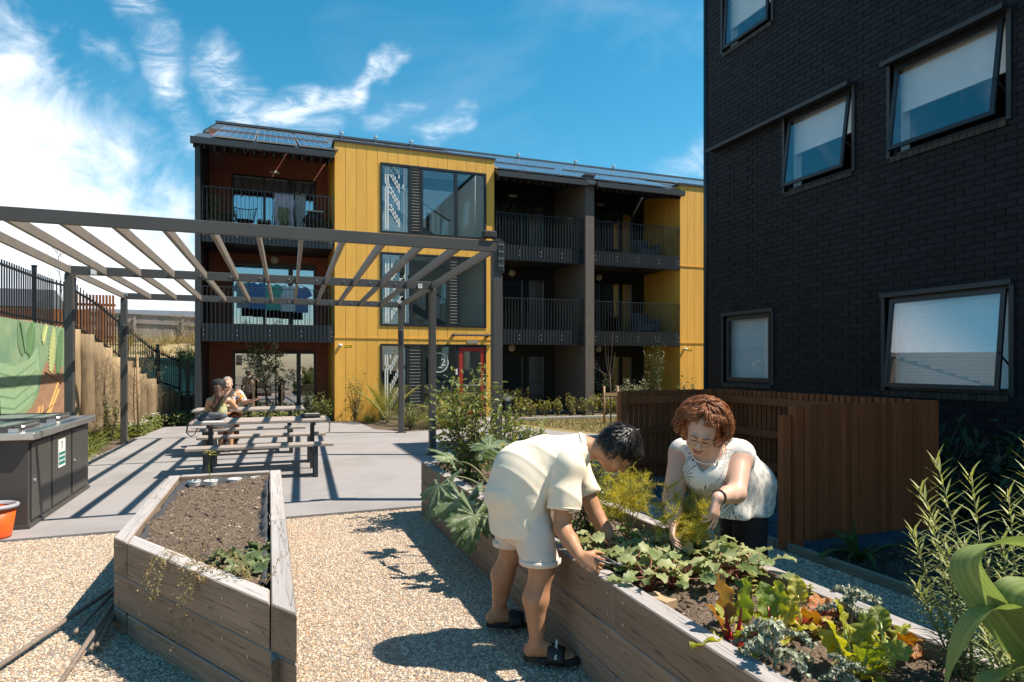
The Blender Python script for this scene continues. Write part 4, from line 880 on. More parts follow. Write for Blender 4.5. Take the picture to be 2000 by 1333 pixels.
# the painted mural board
m_mur = mat('mural_ground', (0.19, 0.30, 0.17), (0.12, 0.235, 0.15), rough=0.7, scale=1.1, detail=3, c3=(.27, .36, .2), s3=2.3, th3=(.45, .7))
m_mb = mat('mural_brown', (.36, .205, .12), (.27, .15, .09), rough=.7, scale=2.2, stretch=(1, 1, 3), c3=(.21, .27, .15), s3=1.3, th3=(.58, .8)); m_mg = mat('mural_leaf_light', (.44, .47, .20), (.36, .42, .18), rough=.7, scale=9); m_md = mat('mural_leaf_dark', (.10, .20, .09), (.13, .24, .10), rough=.7, scale=7)
m_md2 = mat('mural_shade', (.145, .25, .13), rough=.7); m_mk = mat('mural_kete_green', (.20, .34, .19), (.30, .42, .24), rough=.7, scale=10, stretch=(1, 5, 1)); m_mo = mat('mural_ochre', (.50, .30, .09), rough=.7); m_ml = mat('mural_line', (.20, .125, .085), rough=.7)
MU = empty('mural_board', (-3.64, 12, 0), 'painted mural board of green fern fronds over brown earth on the pole wall', 'mural')
part('board', MB().box(-3.68, -3.645, 8.2, 14.62, .02, 2.24), m_mur, MU)
def flat_poly(pts, m, nm, dx): part(nm, MB().add([(-3.645+dx, y, z) for y, z in pts], [tuple(range(len(pts)))]), m, MU)
flat_poly([(8.3, .05), (14.6, .05), (14.6, 1.35), (14.42, 1.30), (14.38, 1.52), (14.1, 1.46), (13.75, 1.62), (13.4, 1.60), (13.2, 1.42), (13.0, 1.05), (12.7, .86), (12.2, .72), (11.8, .70), (11.0, .6), (8.3, .7)], m_mb, 'painted_earth', .0015)
flat_poly([(10.6, 1.75), (11.3, 1.58), (11.9, 1.52), (12.5, 1.62), (12.95, 1.86), (13.05, 1.5), (12.95, 1.16), (12.6, .93), (12.2, .82), (11.7, .78), (10.6, .8)], m_mk, 'painted_basket', .003)
for k in range(4): flat_poly([(10.6, 1.52-.17*k), (11.9, 1.36-.16*k), (12.9, 1.62-.17*k), (12.9, 1.60-.17*k), (11.9, 1.335-.16*k), (10.6, 1.495-.17*k)], m_md2, 'painted_band', .0045)
def frond(y0, z0, y1, z1, wd, m):
    mb = MB(); n = 11
    for i in range(n):
        t = i/n; yy = y0+(y1-y0)*t; zz = z0+(z1-z0)*t; L = wd*(.35+1.1*math.sin(math.pi*(.15+.8*t))) ; dy, dz = (y1-y0), (z1-z0); q = math.hypot(dy, dz); dy /= q; dz /= q
        for s_ in (-1, 1):
            ey = yy + s_*(-dz)*L + dy*L*.5; ez = zz + s_*dy*L + dz*L*.5; nx, nz_ = dy*.045, dz*.045
            xo = -3.641+.0003*(2*i+(s_ > 0)); mb.add([(xo, yy-nx, zz-nz_), (xo, (yy+ey)/2-nx*.8, (zz+ez)/2-nz_), (xo, ey, ez), (xo, (yy+ey)/2+nx*1.3, (zz+ez)/2+nz_*1.3), (xo, yy+nx, zz+nz_)], [(0, 1, 2, 3, 4)])
    mb.bar((-3.632, y0, z0), (-3.632, y1, z1), .002, .02, up=(1, 0, 0)); part('painted_frond', mb, m, MU)
frond(13.85, 2.18, 13.62, 1.42, .15, m_mg); frond(14.28, 2.16, 14.02, 1.38, .14, m_md); frond(13.42, 2.22, 13.2, 1.95, .09, m_mg); frond(12.75, 2.22, 12.5, 1.72, .14, m_md); frond(12.1, 2.2, 12.3, 1.75, .15, m_md2)
for a, b in (((13.35, .62), (14.05, 1.22)), ((13.5, .64), (14.1, 1.10)), ((12.9, .40), (13.5, .58)), ((12.95, .72), (13.02, .84)), ((13.12, .70), (13.2, .85))): part('painted_straw', MB().bar((-3.6395, *a), (-3.6395, *b), .002, .045, up=(1, 0, 0)), m_mo, MU)
for a, b in (((12.2, .58), (13.9, .85)), ((13.9, .55), (14.6, 1.05)), ((13.3, 1.42), (14.25, 1.20))): part('painted_root', MB().bar((-3.638, *a), (-3.638, *b), .002, .03, up=(1, 0, 0)), m_ml, MU)
# black picket fence on top of the wall, raking down, then across to the building
F_ = empty('picket_fence', (-3.9, 16, 2.2), 'long black steel picket fence along the top of the pole wall', 'fence')
pk = MB().box(-.009, .009, -.009, .009, 0, .88).mesh('picket', m_fence); y = 8.3; prev = None; k = 0
path = []
while y < 19.85:
    x = wall_x(y)-.02; zb = top_z(y)+.04; path.append((x, y, zb)); link('picket', pk, F_, loc=(x, y, zb)); y += .105
for a, b in ((0, len(path)-1),):
    for dz in (.06, .80):
        for i in range(0, len(path)-1, 8):
            j = min(i+8, len(path)-1); part('rail', MB().bar((path[i][0], path[i][1], path[i][2]+dz), (path[j][0], path[j][1], path[j][2]+dz), .03, .035), m_fence, F_)
for i in range(2, len(path), 16):
    x, y, zb = path[i]; part('post', MB().box(x-.032, x+.032, y-.032, y+.032, zb-.3, zb+.98).box(x-.038, x+.038, y-.038, y+.038, zb+.98, zb+1.0), m_fence, F_)
G_ = empty('fence_gate', (-2.0, 19.95, 0), 'black picket gate between the fence and the apartment block', 'gate')
for i in range(6): link('picket', pk, G_, loc=(-2.26+i*.095, 19.95, .76)); link('picket', pk, G_, loc=(-2.26+i*.095, 19.95, -.12))
for z in (.04, .76, 1.52): part('rail', MB().box(-2.30, -1.76, 19.935, 19.965, z, z+.04), m_fence, G_)
for x in (-2.32, -2.12): part('post', MB().box(x-.03, x+.03, 19.92, 19.98, -.1, 1.70), m_fence, G_)
# raised land on the left and the dry bank behind
def land(x, y):
    base = top_z(y)-.06 + max(0, (-x-4.0))*0.05; bk = max(0.0, min(1.0, (y-21.5)/10.5)); return base*(1-bk) + bk*2.5 + .05*math.sin(x*1.3+y*.7)*min(1, bk*3+.3) + .04*math.sin(x*2.9-y*1.7)
mb = MB(); YS = np.concatenate([np.linspace(4, 20.1, 40), np.linspace(20.6, 60, 60)]); V = []; nx = 26
for y in YS:
    xr = wall_x(y)-.10 if y < 20.2 else (-1.85 if y < 26 else 40.0); xl = -60.0
    for i in range(nx): f = (i/(nx-1))**.35; x = xl+(xr-xl)*f; V.append((x, y, land(min(x, -1.9), y)))
mb.add(V, [(j*nx+i, j*nx+i+1, (j+1)*nx+i+1, (j+1)*nx+i) for j in range(len(YS)-1) for i in range(nx-1)]); part('bank', mb, m_bank, smooth=True, kind='structure')
# weathered paling fence on the bank
m_pal = mat('weathered_paling', (0.34, 0.30, 0.275), (0.25, 0.22, 0.20), rough=.9, scale=4, stretch=(8, 1, 1), rand=.15)
PF = empty('paling_fence', (-5, 36, 2.4), 'weathered grey timber paling fence on the bank behind', 'fence')
pm = MB().box(0, .145, 0, .02, 0, 1.75).mesh('paling', m_pal)
for i in range(62):
    x = -9.0+i*.152; link('paling', pm, PF, loc=(x, 36+rng.uniform(-.006, .006), 2.35-.035*(x+9)+rng.uniform(-.02, .02)))
for k in range(5):
    x = -8.3+k*2.1; z = 2.35-.035*(x+9); part('post', MB().box(x, x+.1, 35.88, 35.97, z-.3, z+1.62), m_pal, PF)
for dz in (.35, 1.35): part('rail', MB().bar((-9, 35.97, 2.35+dz), (.4, 35.97, 2.35-.33+dz), .04, .09), m_pal, PF)
part('rail', MB().bar((-9, 35.985, 4.12), (.4, 35.985, 3.79), .07, .05), m_pal, PF)
# long low grey building far behind
m_sid = mat('grey_siding', (0.20, 0.185, 0.175), (0.23, 0.215, 0.20), rough=.7, scale=3); m_rf2 = mat('far_roof', (.10, .10, .105), rough=.5)
H_ = empty('long_grey_house', (-6, 50, 2), 'long low grey clad house with dark roof edge beyond the paling fence', 'house')
part('wall', MB().box(-13.0, 8, 50, 50.2, 1.5, 4.65), m_sid, H_); part('roof', MB().prism([(49.5, 4.62), (60, 5.9), (60, 6.0), (49.5, 4.76)], 'x', -13.5, 8.5), m_rf2, H_)
for k in range(70): part('batten', MB().box(-13+k*.3, -12.97+k*.3, 49.965, 49.998, 1.5, 4.6), m_sid, H_)
for x in (-9.2, -6.2, -2.9):
    w = part('window', frame_mb(x, x+1.5, 3.1, 4.2, 49.9, t=.06), m_frame, H_); part('pane', MB().box(x+.06, x+1.44, 49.93, 49.94, 3.16, 4.14), glass('far_glass', .35, (.2, .25, .28)), w)
for x in (-8.0, -4.6): part('down_pipe', MB().box(x, x+.09, 49.88, 49.96, 1.5, 4.62), m_rf2, H_)
# house behind the left fence
H2 = empty('neighbour_house', (-16, 34, 2.4), 'pale house with timber slat screen seen through the black fence', 'house')
part('wall', MB().box(-24, -9.6, 33, 38, 2.0, 4.0), mat('cream_wall', (.55, .50, .43), rough=.8), H2); part('roof', MB().prism([(32.5, 3.98), (35.5, 5.0), (38.5, 3.98)], 'x', -24.5, -9.3), m_rf2, H2)
sc = MB().box(0, .09, 0, .03, 0, 1.25).mesh('slat', mat('cedar_slat', (.30, .115, .04), (.22, .08, .03), rough=.7, scale=3, rand=.2))
for i in range(74): link('slat', sc, H2, loc=(-16.5+i*.13, 31.0, 2.55))
T2 = empty('slat_screen', (-6.7, 30, 2.4), 'rust brown upright slat screen standing above the fence', 'screen')
sc = MB().box(0, .08, 0, .04, 0, 2.0).mesh('slat', bpy.data.materials['cedar_slat'])
for i in range(13): link('slat', sc, T2, loc=(-7.35+i*.115, 30.2, 2.35)); 
part('rail', MB().box(-7.4, -5.85, 30.245, 30.30, 2.6, 2.7), bpy.data.materials['cedar_slat'], T2)
part('rail', MB().box(-7.4, -5.85, 30.245, 30.30, 3.9, 4.0), bpy.data.materials['cedar_slat'], T2)
# loose stakes on the gravel at the left planter
m_stake = mat('old_stake', (.26, .20, .155), (.17, .13, .105), rough=.85, scale=6, stretch=(8, 8, 8), rand=.2)
for i, (a, b, lab) in enumerate((((-1.30, 3.95, .012), (-.93, 5.15, .05), 'longest pale garden stake lying on the gravel'), ((-1.03, 4.30, .03), (-.92, 5.2, .06), 'second short stake beside the longest one'), ((-.90, 4.05, .015), (-.885, 5.0, .05), 'middle stake with a pale cut end'),
        ((-.945, 3.62, .01), (-.88, 4.6, .10), 'stake with a broken split tip nearest the camera'), ((-.87, 4.05, .03), (-.87, 4.75, .06), 'shortest dark stake close to the planter side'))):
    part('garden_stake', MB().tube([a, ((a[0]+b[0])/2, (a[1]+b[1])/2, (a[2]+b[2])/2+.006), b], [.013, .014, .013], 8), m_stake, smooth=True, label=lab, cat='stake', group='stakes on the gravel')
# ------------------------------------------------------------------ raised planters of hardwood sleepers
def wood_mat(name, side1, side2, top1, top2):
    m = bpy.data.materials.new(name); m.use_nodes = True; nt = m.node_tree; N = nt.nodes.new; L = nt.links.new; p = nt.nodes['Principled BSDF']; p.inputs['Roughness'].default_value = .82; p.inputs['Specular IOR Level'].default_value = .25
    tc = N('ShaderNodeTexCoord'); oi = N('ShaderNodeObjectInfo'); cx = N('ShaderNodeCombineXYZ'); L(oi.outputs['Random'], cx.inputs[0]); L(oi.outputs['Random'], cx.inputs[1]); L(oi.outputs['Random'], cx.inputs[2])
    sc = N('ShaderNodeVectorMath'); sc.operation = 'SCALE'; sc.inputs['Scale'].default_value = 23.0; L(cx.outputs[0], sc.inputs[0]); ad = N('ShaderNodeVectorMath'); ad.operation = 'ADD'; L(tc.outputs['Object'], ad.inputs[0]); L(sc.outputs[0], ad.inputs[1])
    def nz(s, st, d=6, r=.6, dist=0.0):
        mp = N('ShaderNodeMapping'); mp.inputs['Scale'].default_value = st; L(ad.outputs[0], mp.inputs[0]); n = N('ShaderNodeTexNoise'); n.inputs['Scale'].default_value = s; n.inputs['Detail'].default_value = d; n.inputs['Roughness'].default_value = r; n.inputs['Distortion'].default_value = dist; L(mp.outputs[0], n.inputs['Vector']); return n.outputs[0]
    def mr(v, a, b, lo=0., hi=1.):
        n = N('ShaderNodeMapRange'); n.inputs['From Min'].default_value = a; n.inputs['From Max'].default_value = b; n.inputs['To Min'].default_value = lo; n.inputs['To Max'].default_value = hi; L(v, n.inputs['Value']); return n.outputs[0]
    def mx(f, a, b):
        n = N('ShaderNodeMixRGB'); L(f, n.inputs[0])
        for i, c in ((1, a), (2, b)):
            if isinstance(c, tuple): n.inputs[i].default_value = (*c, 1)
            else: L(c, n.inputs[i])
        return n.outputs[0]
    grain = nz(1.6, (.55, 9, 9), 7, .62, .6); fine = nz(2.2, (1.2, 45, 45), 4, .6); crack = nz(1.5, (.5, 16, 16), 2, .5, 1.2); blot = nz(2.0, (1, 1.6, 1.6), 4)
    geo = N('ShaderNodeNewGeometry'); sp = N('ShaderNodeSeparateXYZ'); L(geo.outputs['Normal'], sp.inputs[0]); up = mr(sp.outputs['Z'], .6, .95)
    cs = mx(mr(grain, .35, .65), side1, side2); ct = mx(mr(grain, .35, .65), top1, top2); c = mx(up, cs, ct)
    c = mx(mr(fine, .55, .75, 0, .35), c, (.07, .055, .045)); c = mx(mr(blot, .58, .75, 0, .35), c, (.10, .075, .055))
    ck = mr(crack, .485, .50); ck2 = mr(crack, .50, .515, 1, 0); mm = N('ShaderNodeMath'); mm.operation = 'MULTIPLY'; L(ck, mm.inputs[0]); L(ck2, mm.inputs[1]); m3 = N('ShaderNodeMath'); m3.operation = 'MULTIPLY'; m3.inputs[1].default_value = .7; L(mm.outputs[0], m3.inputs[0])
    c = mx(m3.outputs[0], c, (.022, .018, .015))
    hs = N('ShaderNodeHueSaturation'); L(mr(oi.outputs['Random'], 0, 1, .86, 1.14), hs.inputs['Value']); L(c, hs.inputs['Color']); L(hs.outputs[0], p.inputs['Base Color'])
    b = N('ShaderNodeBump'); b.inputs['Strength'].default_value = .35; b.inputs['Distance'].default_value = .004; a2 = N('ShaderNodeMath'); a2.operation = 'SUBTRACT'; L(fine, a2.inputs[0]); L(m3.outputs[0], a2.inputs[1]); L(a2.outputs[0], b.inputs['Height']); L(b.outputs[0], p.inputs['Normal'])
    return m
m_sleep = wood_mat('hardwood_sleeper', (.27, .20, .145), (.195, .145, .105), (.42, .39, .38), (.33, .305, .295))
m_screw = mat('sleeper_screw', (.42, .36, .28), rough=.5, metal=.5)
m_liner = mat('planter_liner', (.035, .036, .042), (.05, .052, .06), rough=.75, scale=20, bump=.6, bscale=40)
m_soilb = mat('planter_soil', (0.115, 0.080, 0.056), (0.19, 0.14, 0.10), rough=.97, scale=30, detail=9, bump=1.0, bscale=75, bdist=.02, c3=(.20, .16, .12), s3=9, th3=(.54, .76))
m_crumb = ramp_mat('soil_crumb', [(.11, .076, .053), (.13, .092, .065), (.085, .06, .043), (.15, .11, .078), (.12, .086, .06), (.10, .07, .05), (.14, .10, .07), (.09, .065, .047), (.12, .085, .06), (.11, .08, .055), (.16, .12, .085), (.36, .29, .21)], rough=.95)
def sleeper(par, a, b, th, z0, z1, s0=0.0, s1=0.0, side=1, name='sleeper'):
    """from a to b along its outer face; th to the left (side=1) of the direction; s0/s1 skew the inner corners"""
    a = Vector((*a, 0)); b = Vector((*b, 0)); L = (b-a).length; ang = math.atan2(b.y-a.y, b.x-a.x); t = th*side
    mb = MB().prism([(0, 0), (L, 0), (L+s1, t), (s0, t)] if side > 0 else [(s0, t), (L+s1, t), (L, 0), (0, 0)], 'z', z0, z1)
    me = mb.mesh(name, m_sleep, fix=True); return link(name, me, par, loc=(a.x+rng.uniform(-.002, .002), a.y, rng.uniform(-.002, .001)), rot=(0, 0, ang), bevel=.006)
# --- left planter, its near end cut on the diagonal
PL = empty('raised_planter', (-.4, 4.9, 0), 'left raised sleeper planter with bare soil and an angled near end', 'planter', 'raised planters')
A = (-.87, 4.44); Bp = (.105, 2.80); dl = math.hypot(Bp[0]-A[0], Bp[1]-A[1]); dx, dy = (Bp[0]-A[0])/dl, (Bp[1]-A[1])/dl; nx_, ny_ = -dy, dx
def on_ab(x): return (x, A[1] + (x-A[0])*dy/dx)
for z0, z1, full in ((.315, .52, False), (.108, .311, True), (-.10, .104, False)):
    y_b = 6.71; ins = .10
    kf = ny_/nx_
    if not full:
        yl = on_ab(-.77)[1]; sleeper(PL, (-.87, 4.44), (-.87, 5.62), .10, z0, z1, s0=yl-4.44, side=-1); sleeper(PL, (-.87, 5.624), (-.87, y_b), .10, z0, z1, side=-1)
        yr = on_ab(.005)[1]; sleeper(PL, (.105, 2.80), (.105, 4.55), .10, z0, z1, s0=yr-2.80, side=1); sleeper(PL, (.105, 4.554), (.105, y_b), .10, z0, z1, side=1)
        a = on_ab(-.767); b = on_ab(.002); sh = .10*dy/dx      # between the side sleepers: ends run along y
        sleeper(PL, a, b, .10, z0, z1, s0=-sh*-(-nx_)*0 + .10*(nx_/dx)*-1 , s1=-.10*nx_/dx, side=1)
        sleeper(PL, (-.767, y_b-.10), (.002, y_b-.10), .10, z0, z1, side=1)
    else:
        yl = 4.44; q = .10/ nx_
        sleeper(PL, A, Bp, .10, z0, z1, s0=-.10*nx_/dx*0 + .10*(-dy)/(nx_)*0 + .06, s1=-.168, side=1)
        sleeper(PL, (-.87, 4.44+.20), (-.87, y_b-.10), .10, z0, z1, s0=-.17, side=-1); sleeper(PL, (.105, 2.80+.215), (.105, y_b-.10), .10, z0, z1, s0=-.17+.02, side=1)
        sleeper(PL, (-.87, y_b-.097), (.105, y_b-.097), .10, z0, z1, side=1)
sc = MB()
def screw(x, y, z, nx, ny):
    sc.tube([(x, y, z), (x+nx*.003, y+ny*.003, z)], [.008, .007], 8)
for t, z in ((.025, .48), (.025, .35), (.03, .27), (.03, .15), (.68, .45), (.68, .36), (.68, .26), (.68, .14), (.80, .47), (.80, .35), (.80, .24), (.80, .06)):
    x, y = A[0]+(Bp[0]-A[0])*t, A[1]+(Bp[1]-A[1])*t; screw(x, y, z, -nx_, -ny_)
part('screws', sc, m_screw, PL, kind='stuff')
def soil(par, poly, z, amp, seed, dens, ease=True):
    xs = [p[0] for p in poly]; ys = [p[1] for p in poly]; st = .03; X = np.arange(min(xs), max(xs)+st, st); Y = np.arange(min(ys), max(ys)+st, st); r_ = np.random.RandomState(seed)
    def inside(x, y):
        c = False; n = len(poly)
        for i in range(n):
            (x1, y1), (x2, y2) = poly[i], poly[(i+1) % n]
            if (y1 > y) != (y2 > y) and x < (x2-x1)*(y-y1)/(y2-y1)+x1: c = not c
        return c
    ph = r_.rand(12)*6; V = []; ok = []
    for y in Y:
        for x in X:
            zz = z + amp*(math.sin(3.1*x+ph[0])*math.sin(2.3*y+ph[1]) + .6*math.sin(7*x+5*y+ph[2]) + .5*math.sin(11*y-6*x+ph[3])) + r_.uniform(-.015, .015)
            V.append((x, y, zz)); ok.append(inside(x, y))
    nx = len(X); F = [(j*nx+i, j*nx+i+1, (j+1)*nx+i+1, (j+1)*nx+i) for j in range(len(Y)-1) for i in range(nx-1) if ok[j*nx+i] or ok[j*nx+i+1] or ok[(j+1)*nx+i+1] or ok[(j+1)*nx+i]]
    o = part('soil', MB().add(V, F), m_soilb, par, smooth=True); scatter(o, dens, .0018, .0085, .7, m_crumb, seed); scatter(o, 130, .008, .024, .7, m_crumb, seed+40); return o
soil(PL, [(-.78, 4.38), (-.02, 3.10), (.0, 6.62), (-.78, 6.62)], .455, .018, 5, 4200)
# liner cloth folded along the inside
def liner(par, pts, z, seed):
    r_ = random.Random(seed); n = len(pts); V = []; F = []
    for i, (x, y, ox, oy) in enumerate(pts):
        hh = r_.uniform(.0, .045); f = r_.uniform(.025, .055)
        V += [(x, y, z-.03), (x+ox*.008, y+oy*.008, z+hh*.7), (x+ox*f*.6, y+oy*f*.6, z+hh+.008), (x+ox*f, y+oy*f, z+.004), (x+ox*(f+.03), y+oy*(f+.03), z-.02)]
    for i in range(n-1):
        for k in range(4): F.append((i*5+k, i*5+k+1, i*5+5+k+1, i*5+5+k))
    part('liner', MB().add(V, F), m_liner, par, smooth=True)
liner(PL, [(-.765, y, 1, 0) for y in np.linspace(4.45, 6.55, 36)], .462, 1); liner(PL, [(.0, y, -1, 0) for y in np.linspace(3.3, 6.58, 46)], .462, 2); liner(PL, [(x, 6.60, 0, -1) for x in np.linspace(-.74, -.02, 16)], .462, 3)
m_ring = mat('pot_rim', (.62, .62, .60), (.5, .5, .5), rough=.6, scale=12)
for i, (x, y, lab) in enumerate(((-.64, 6.50, 'leftmost grey pot rim in the row at the back of the bare planter'), (-.50, 6.47, 'pot rim around the thin yellow seedling'), (-.30, 6.50, 'third pot rim from the left in the bare planter'), (-.11, 6.50, 'rightmost pot rim in the bare planter'))):
    part('pot_ring', MB().lathe((x, y, .45), [(.05, 0), (.055, .04), (.062, .045), (.058, .035), (.05, .0)], 18), m_ring, smooth=True, label=lab, cat='pot', group='pot rims sunk in soil')
# --- right planter
PR = empty('raised_planter', (1.95, 3.6, 0), 'long right raised sleeper planter full of vegetables and herbs', 'planter', 'raised planters')
RX0, RX1, RY0, RY1 = 1.50, 2.41, .45, 6.72
for z0, z1, js, full in ((.315, .52, (2.63, 4.75), True), (.108, .311, (1.6, 4.0), False), (-.10, .104, (2.63, 4.75), True)):
    cuts = [RY0] + list(js) + [RY1]
    for i in range(len(cuts)-1):
        a, b = cuts[i], cuts[i+1]-.004
        if not full and i == len(cuts)-2: b -= .10
        sleeper(PR, (RX0, a), (RX0, b), .10, z0, z1, side=-1); sleeper(PR, (RX1, a), (RX1, b), .10, z0, z1, side=1)
    if full: sleeper(PR, (RX0+.103, RY1-.10), (RX1-.103, RY1-.10), .10, z0, z1, side=1)
    else: sleeper(PR, (RX0, RY1-.10), (RX1, RY1-.10), .10, z0, z1, side=1)
    sleeper(PR, (RX0+.103, RY0), (RX1-.103, RY0), .10, z0, z1, side=1)
sc = MB()
for y in (2.56, 2.70, 4.68, 4.82):
    for z in (.47, .37, .26, .15): screw(RX0, y, z, -1, 0)
part('screws', sc, m_screw, PR, kind='stuff')
soil(PR, [(RX0+.09, RY0+.09), (RX1-.09, RY0+.09), (RX1-.09, RY1-.09), (RX0+.09, RY1-.09)], .445, .014, 8, 2600)
part('timber_offcut', MB().obox((1.655, 2.50, .470), (.08, .13, .06), (0, .05, .25)), mat('raw_timber', (.42, .30, .18), (.36, .25, .14), rough=.8, scale=20, stretch=(1, 5, 5)), label='short raw timber offcut inside the right planter edge', cat='timber', bevel=.003)
# ------------------------------------------------------------------ plants
def frame_of(d, roll=0.0):
    d = np.array(d, float); d /= np.linalg.norm(d); up = np.array((0, 0, 1.)) if abs(d[2]) < .97 else np.array((1., 0, 0)); s = np.cross(d, up); s /= np.linalg.norm(s); n = np.cross(s, d)
    c, q = math.cos(roll), math.sin(roll); return d, s*c + n*q, n*c - s*q
def leaf(mb, p, d, L, W, bend=.4, fold=.25, roll=0.0, n=4, shape='oval', tint=0.0, wave=0.0, mi=0, rnd=random):
    """one leaf blade of n+1 cross-rows, midrib folded, drooping by bend"""
    D, S, U = frame_of(d, roll); p = np.array(p, float); V = []; pos = p.copy(); dirv = D.copy(); st = L/n
    for i in range(n+1):
        t = i/n
        w = {'oval': math.sin(math.pi*min(1, .08+.92*t))**.8, 'lance': (1-t)**.7*min(1, 4*t+.25), 'strap': min(1, 6*t+.5)*(1-t**4), 'round': math.sqrt(max(0, 1-(2*t-1)**2))*.95+.05, 'heart': min(1, 3.2*t+.25)*(1-t**2.2)+.02}[shape]*W/2
        wv = wave*math.sin(t*9+roll*3)*W
        V += [pos + S*w + U*(fold*w+wv), pos + U*0, pos - S*w + U*(fold*w-wv)]
        ang = bend/n; nd = dirv*math.cos(ang) - np.array((0, 0, 1.))*math.sin(ang); nd /= np.linalg.norm(nd); dirv = nd; S2 = S - dirv*(S@dirv); S = S2/np.linalg.norm(S2); U = np.cross(S, dirv); pos = pos + dirv*st
    F = []
    for i in range(n): a = i*3; F += [(a, a+1, a+4, a+3), (a+1, a+2, a+5, a+4)]
    tv = tint if not np.isscalar(tint) else np.full(len(V), tint)
    mb.add(V, F, mi, tv); return pos
def rdir(r, up=0.0, spread=1.0):
    a = r.uniform(0, 6.283); z = r.uniform(-1, 1)*spread + up; q = np.array((math.cos(a), math.sin(a), z)); return q/np.linalg.norm(q)
def stem_path(p, d, L, r, n=5, wob=.15, grav=0.0):
    pts = [np.array(p, float)]; dv = np.array(d, float); dv /= np.linalg.norm(dv)
    for i in range(n): dv = dv + np.array((r.uniform(-wob, wob), r.uniform(-wob, wob), r.uniform(-wob, wob)*.5 + grav)); dv /= np.linalg.norm(dv); pts.append(pts[-1] + dv*L/n)
    return pts
LG = lambda nm, c1, c2, ti, **k: mat(nm, c1, c2, rough=k.pop('rough', .5), scale=k.pop('scale', 30), tint=ti, trans=k.pop('trans', .28), spec=.4, **k)
m_lf1 = LG('leaf_green', (.080, .120, .028), (.115, .155, .038), (.28, .28, .085))
m_lf2 = LG('leaf_deep', (.035, .070, .020), (.055, .095, .028), (.11, .15, .045))
m_lfy = LG('leaf_lime', (.17, .20, .035), (.23, .25, .05), (.36, .31, .07))
m_lfs = LG('leaf_silver', (.14, .17, .09), (.20, .22, .13), (.34, .34, .22))
m_lfx = LG('leaf_straw', (.28, .20, .09), (.34, .25, .12), (.16, .15, .05))
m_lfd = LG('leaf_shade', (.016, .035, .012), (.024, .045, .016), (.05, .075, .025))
m_stem = mat('green_stem', (.12, .13, .045), (.16, .15, .06), rough=.6, scale=12); m_twig = mat('brown_twig', (.16, .11, .075), (.11, .075, .05), rough=.85, scale=14)
m_stk = mat('garden_stake_wood', (.38, .25, .14), (.30, .19, .10), rough=.8, scale=8, stretch=(6, 6, 1))
m_flw = mat('white_petal', (.75, .74, .68), rough=.6, trans=.2); m_fly = mat('yellow_petal', (.75, .55, .05), rough=.6, trans=.2)
def shrub(name, c, rad, n, LL, LW, m, label, cat='shrub', group=None, seed=0, shape='oval', stems=7, lo=.25, flower=None, fn=0, tmin=0., tmax=1., droop=.5, base=None, lean=(0, 0)):
    """leafy bush: stems fan from the base into an uneven volume and leaves sit in clumps at the twig ends"""
    r = random.Random(seed); t = empty(name, (c[0], c[1], c[2]), label, cat, group); st = MB(); lf = MB(); fl = MB()
    b0 = np.array(base if base is not None else c, float); tips = []
    for s_ in range(stems):
        a = 6.283*s_/stems + r.uniform(-.4, .4); k = r.uniform(.35, 1.0); e = np.array((c[0]+rad[0]*k*math.cos(a)+lean[0], c[1]+rad[1]*k*math.sin(a)+lean[1], c[2]+rad[2]*r.uniform(.55, 1.0)*(1.15-.4*k)))
        mid = (b0+e)/2 + np.array((r.uniform(-.1, .1)*rad[0], r.uniform(-.1, .1)*rad[1], rad[2]*.08)); st.tube([b0+np.array((r.uniform(-.02, .02), r.uniform(-.02, .02), -.02)), mid, e], [.009, .006, .003], 5)
        for q in range(6):
            f = lo + (1-lo)*q/5; p = b0*(1-f)**2 + 2*mid*f*(1-f) + e*f*f; tips.append(p)
            for w_ in range(2):
                dd = rdir(r, .35); e2 = p + dd*np.array(rad)*r.uniform(.2, .5); st.tube([p, (p+e2)/2+np.array((0, 0, .01)), e2], [.004, .003, .002], 4); tips.append(e2)
    for i in range(n):
        p = tips[r.randrange(len(tips))] + np.array((r.gauss(0, .10)*rad[0], r.gauss(0, .10)*rad[1], r.gauss(0, .07)*rad[2]))
        if p[2] < c[2]+.01: p[2] = c[2] + r.uniform(.01, .06)
        out = p - np.array((c[0], c[1], c[2]+rad[2]*.35)); out = out/(np.linalg.norm(out)+1e-6)
        d = out*.7 + rdir(r, .15)*.8; leaf(lf, p, d, LL*r.uniform(.6, 1.2), LW*r.uniform(.7, 1.2), droop*r.uniform(.3, 1.4), .3, r.uniform(-.8, .8), 2, shape, r.uniform(tmin, tmax)**1.6)
    for i in range(fn):
        p = tips[r.randrange(len(tips))] + np.array((r.gauss(0, .10)*rad[0], r.gauss(0, .1)*rad[1], r.uniform(.0, .1)*rad[2]))
        for k in range(4): leaf(fl, p, (math.cos(k*1.57+i), math.sin(k*1.57+i), .5), .022, .018, .3, .1, 0, 2, 'oval')
    part('stems', st, m_twig, t, kind='stuff'); part('foliage', lf, m, t, kind='stuff', smooth=True)
    if fn: part('blossom', fl, flower, t, kind='stuff')
    return t
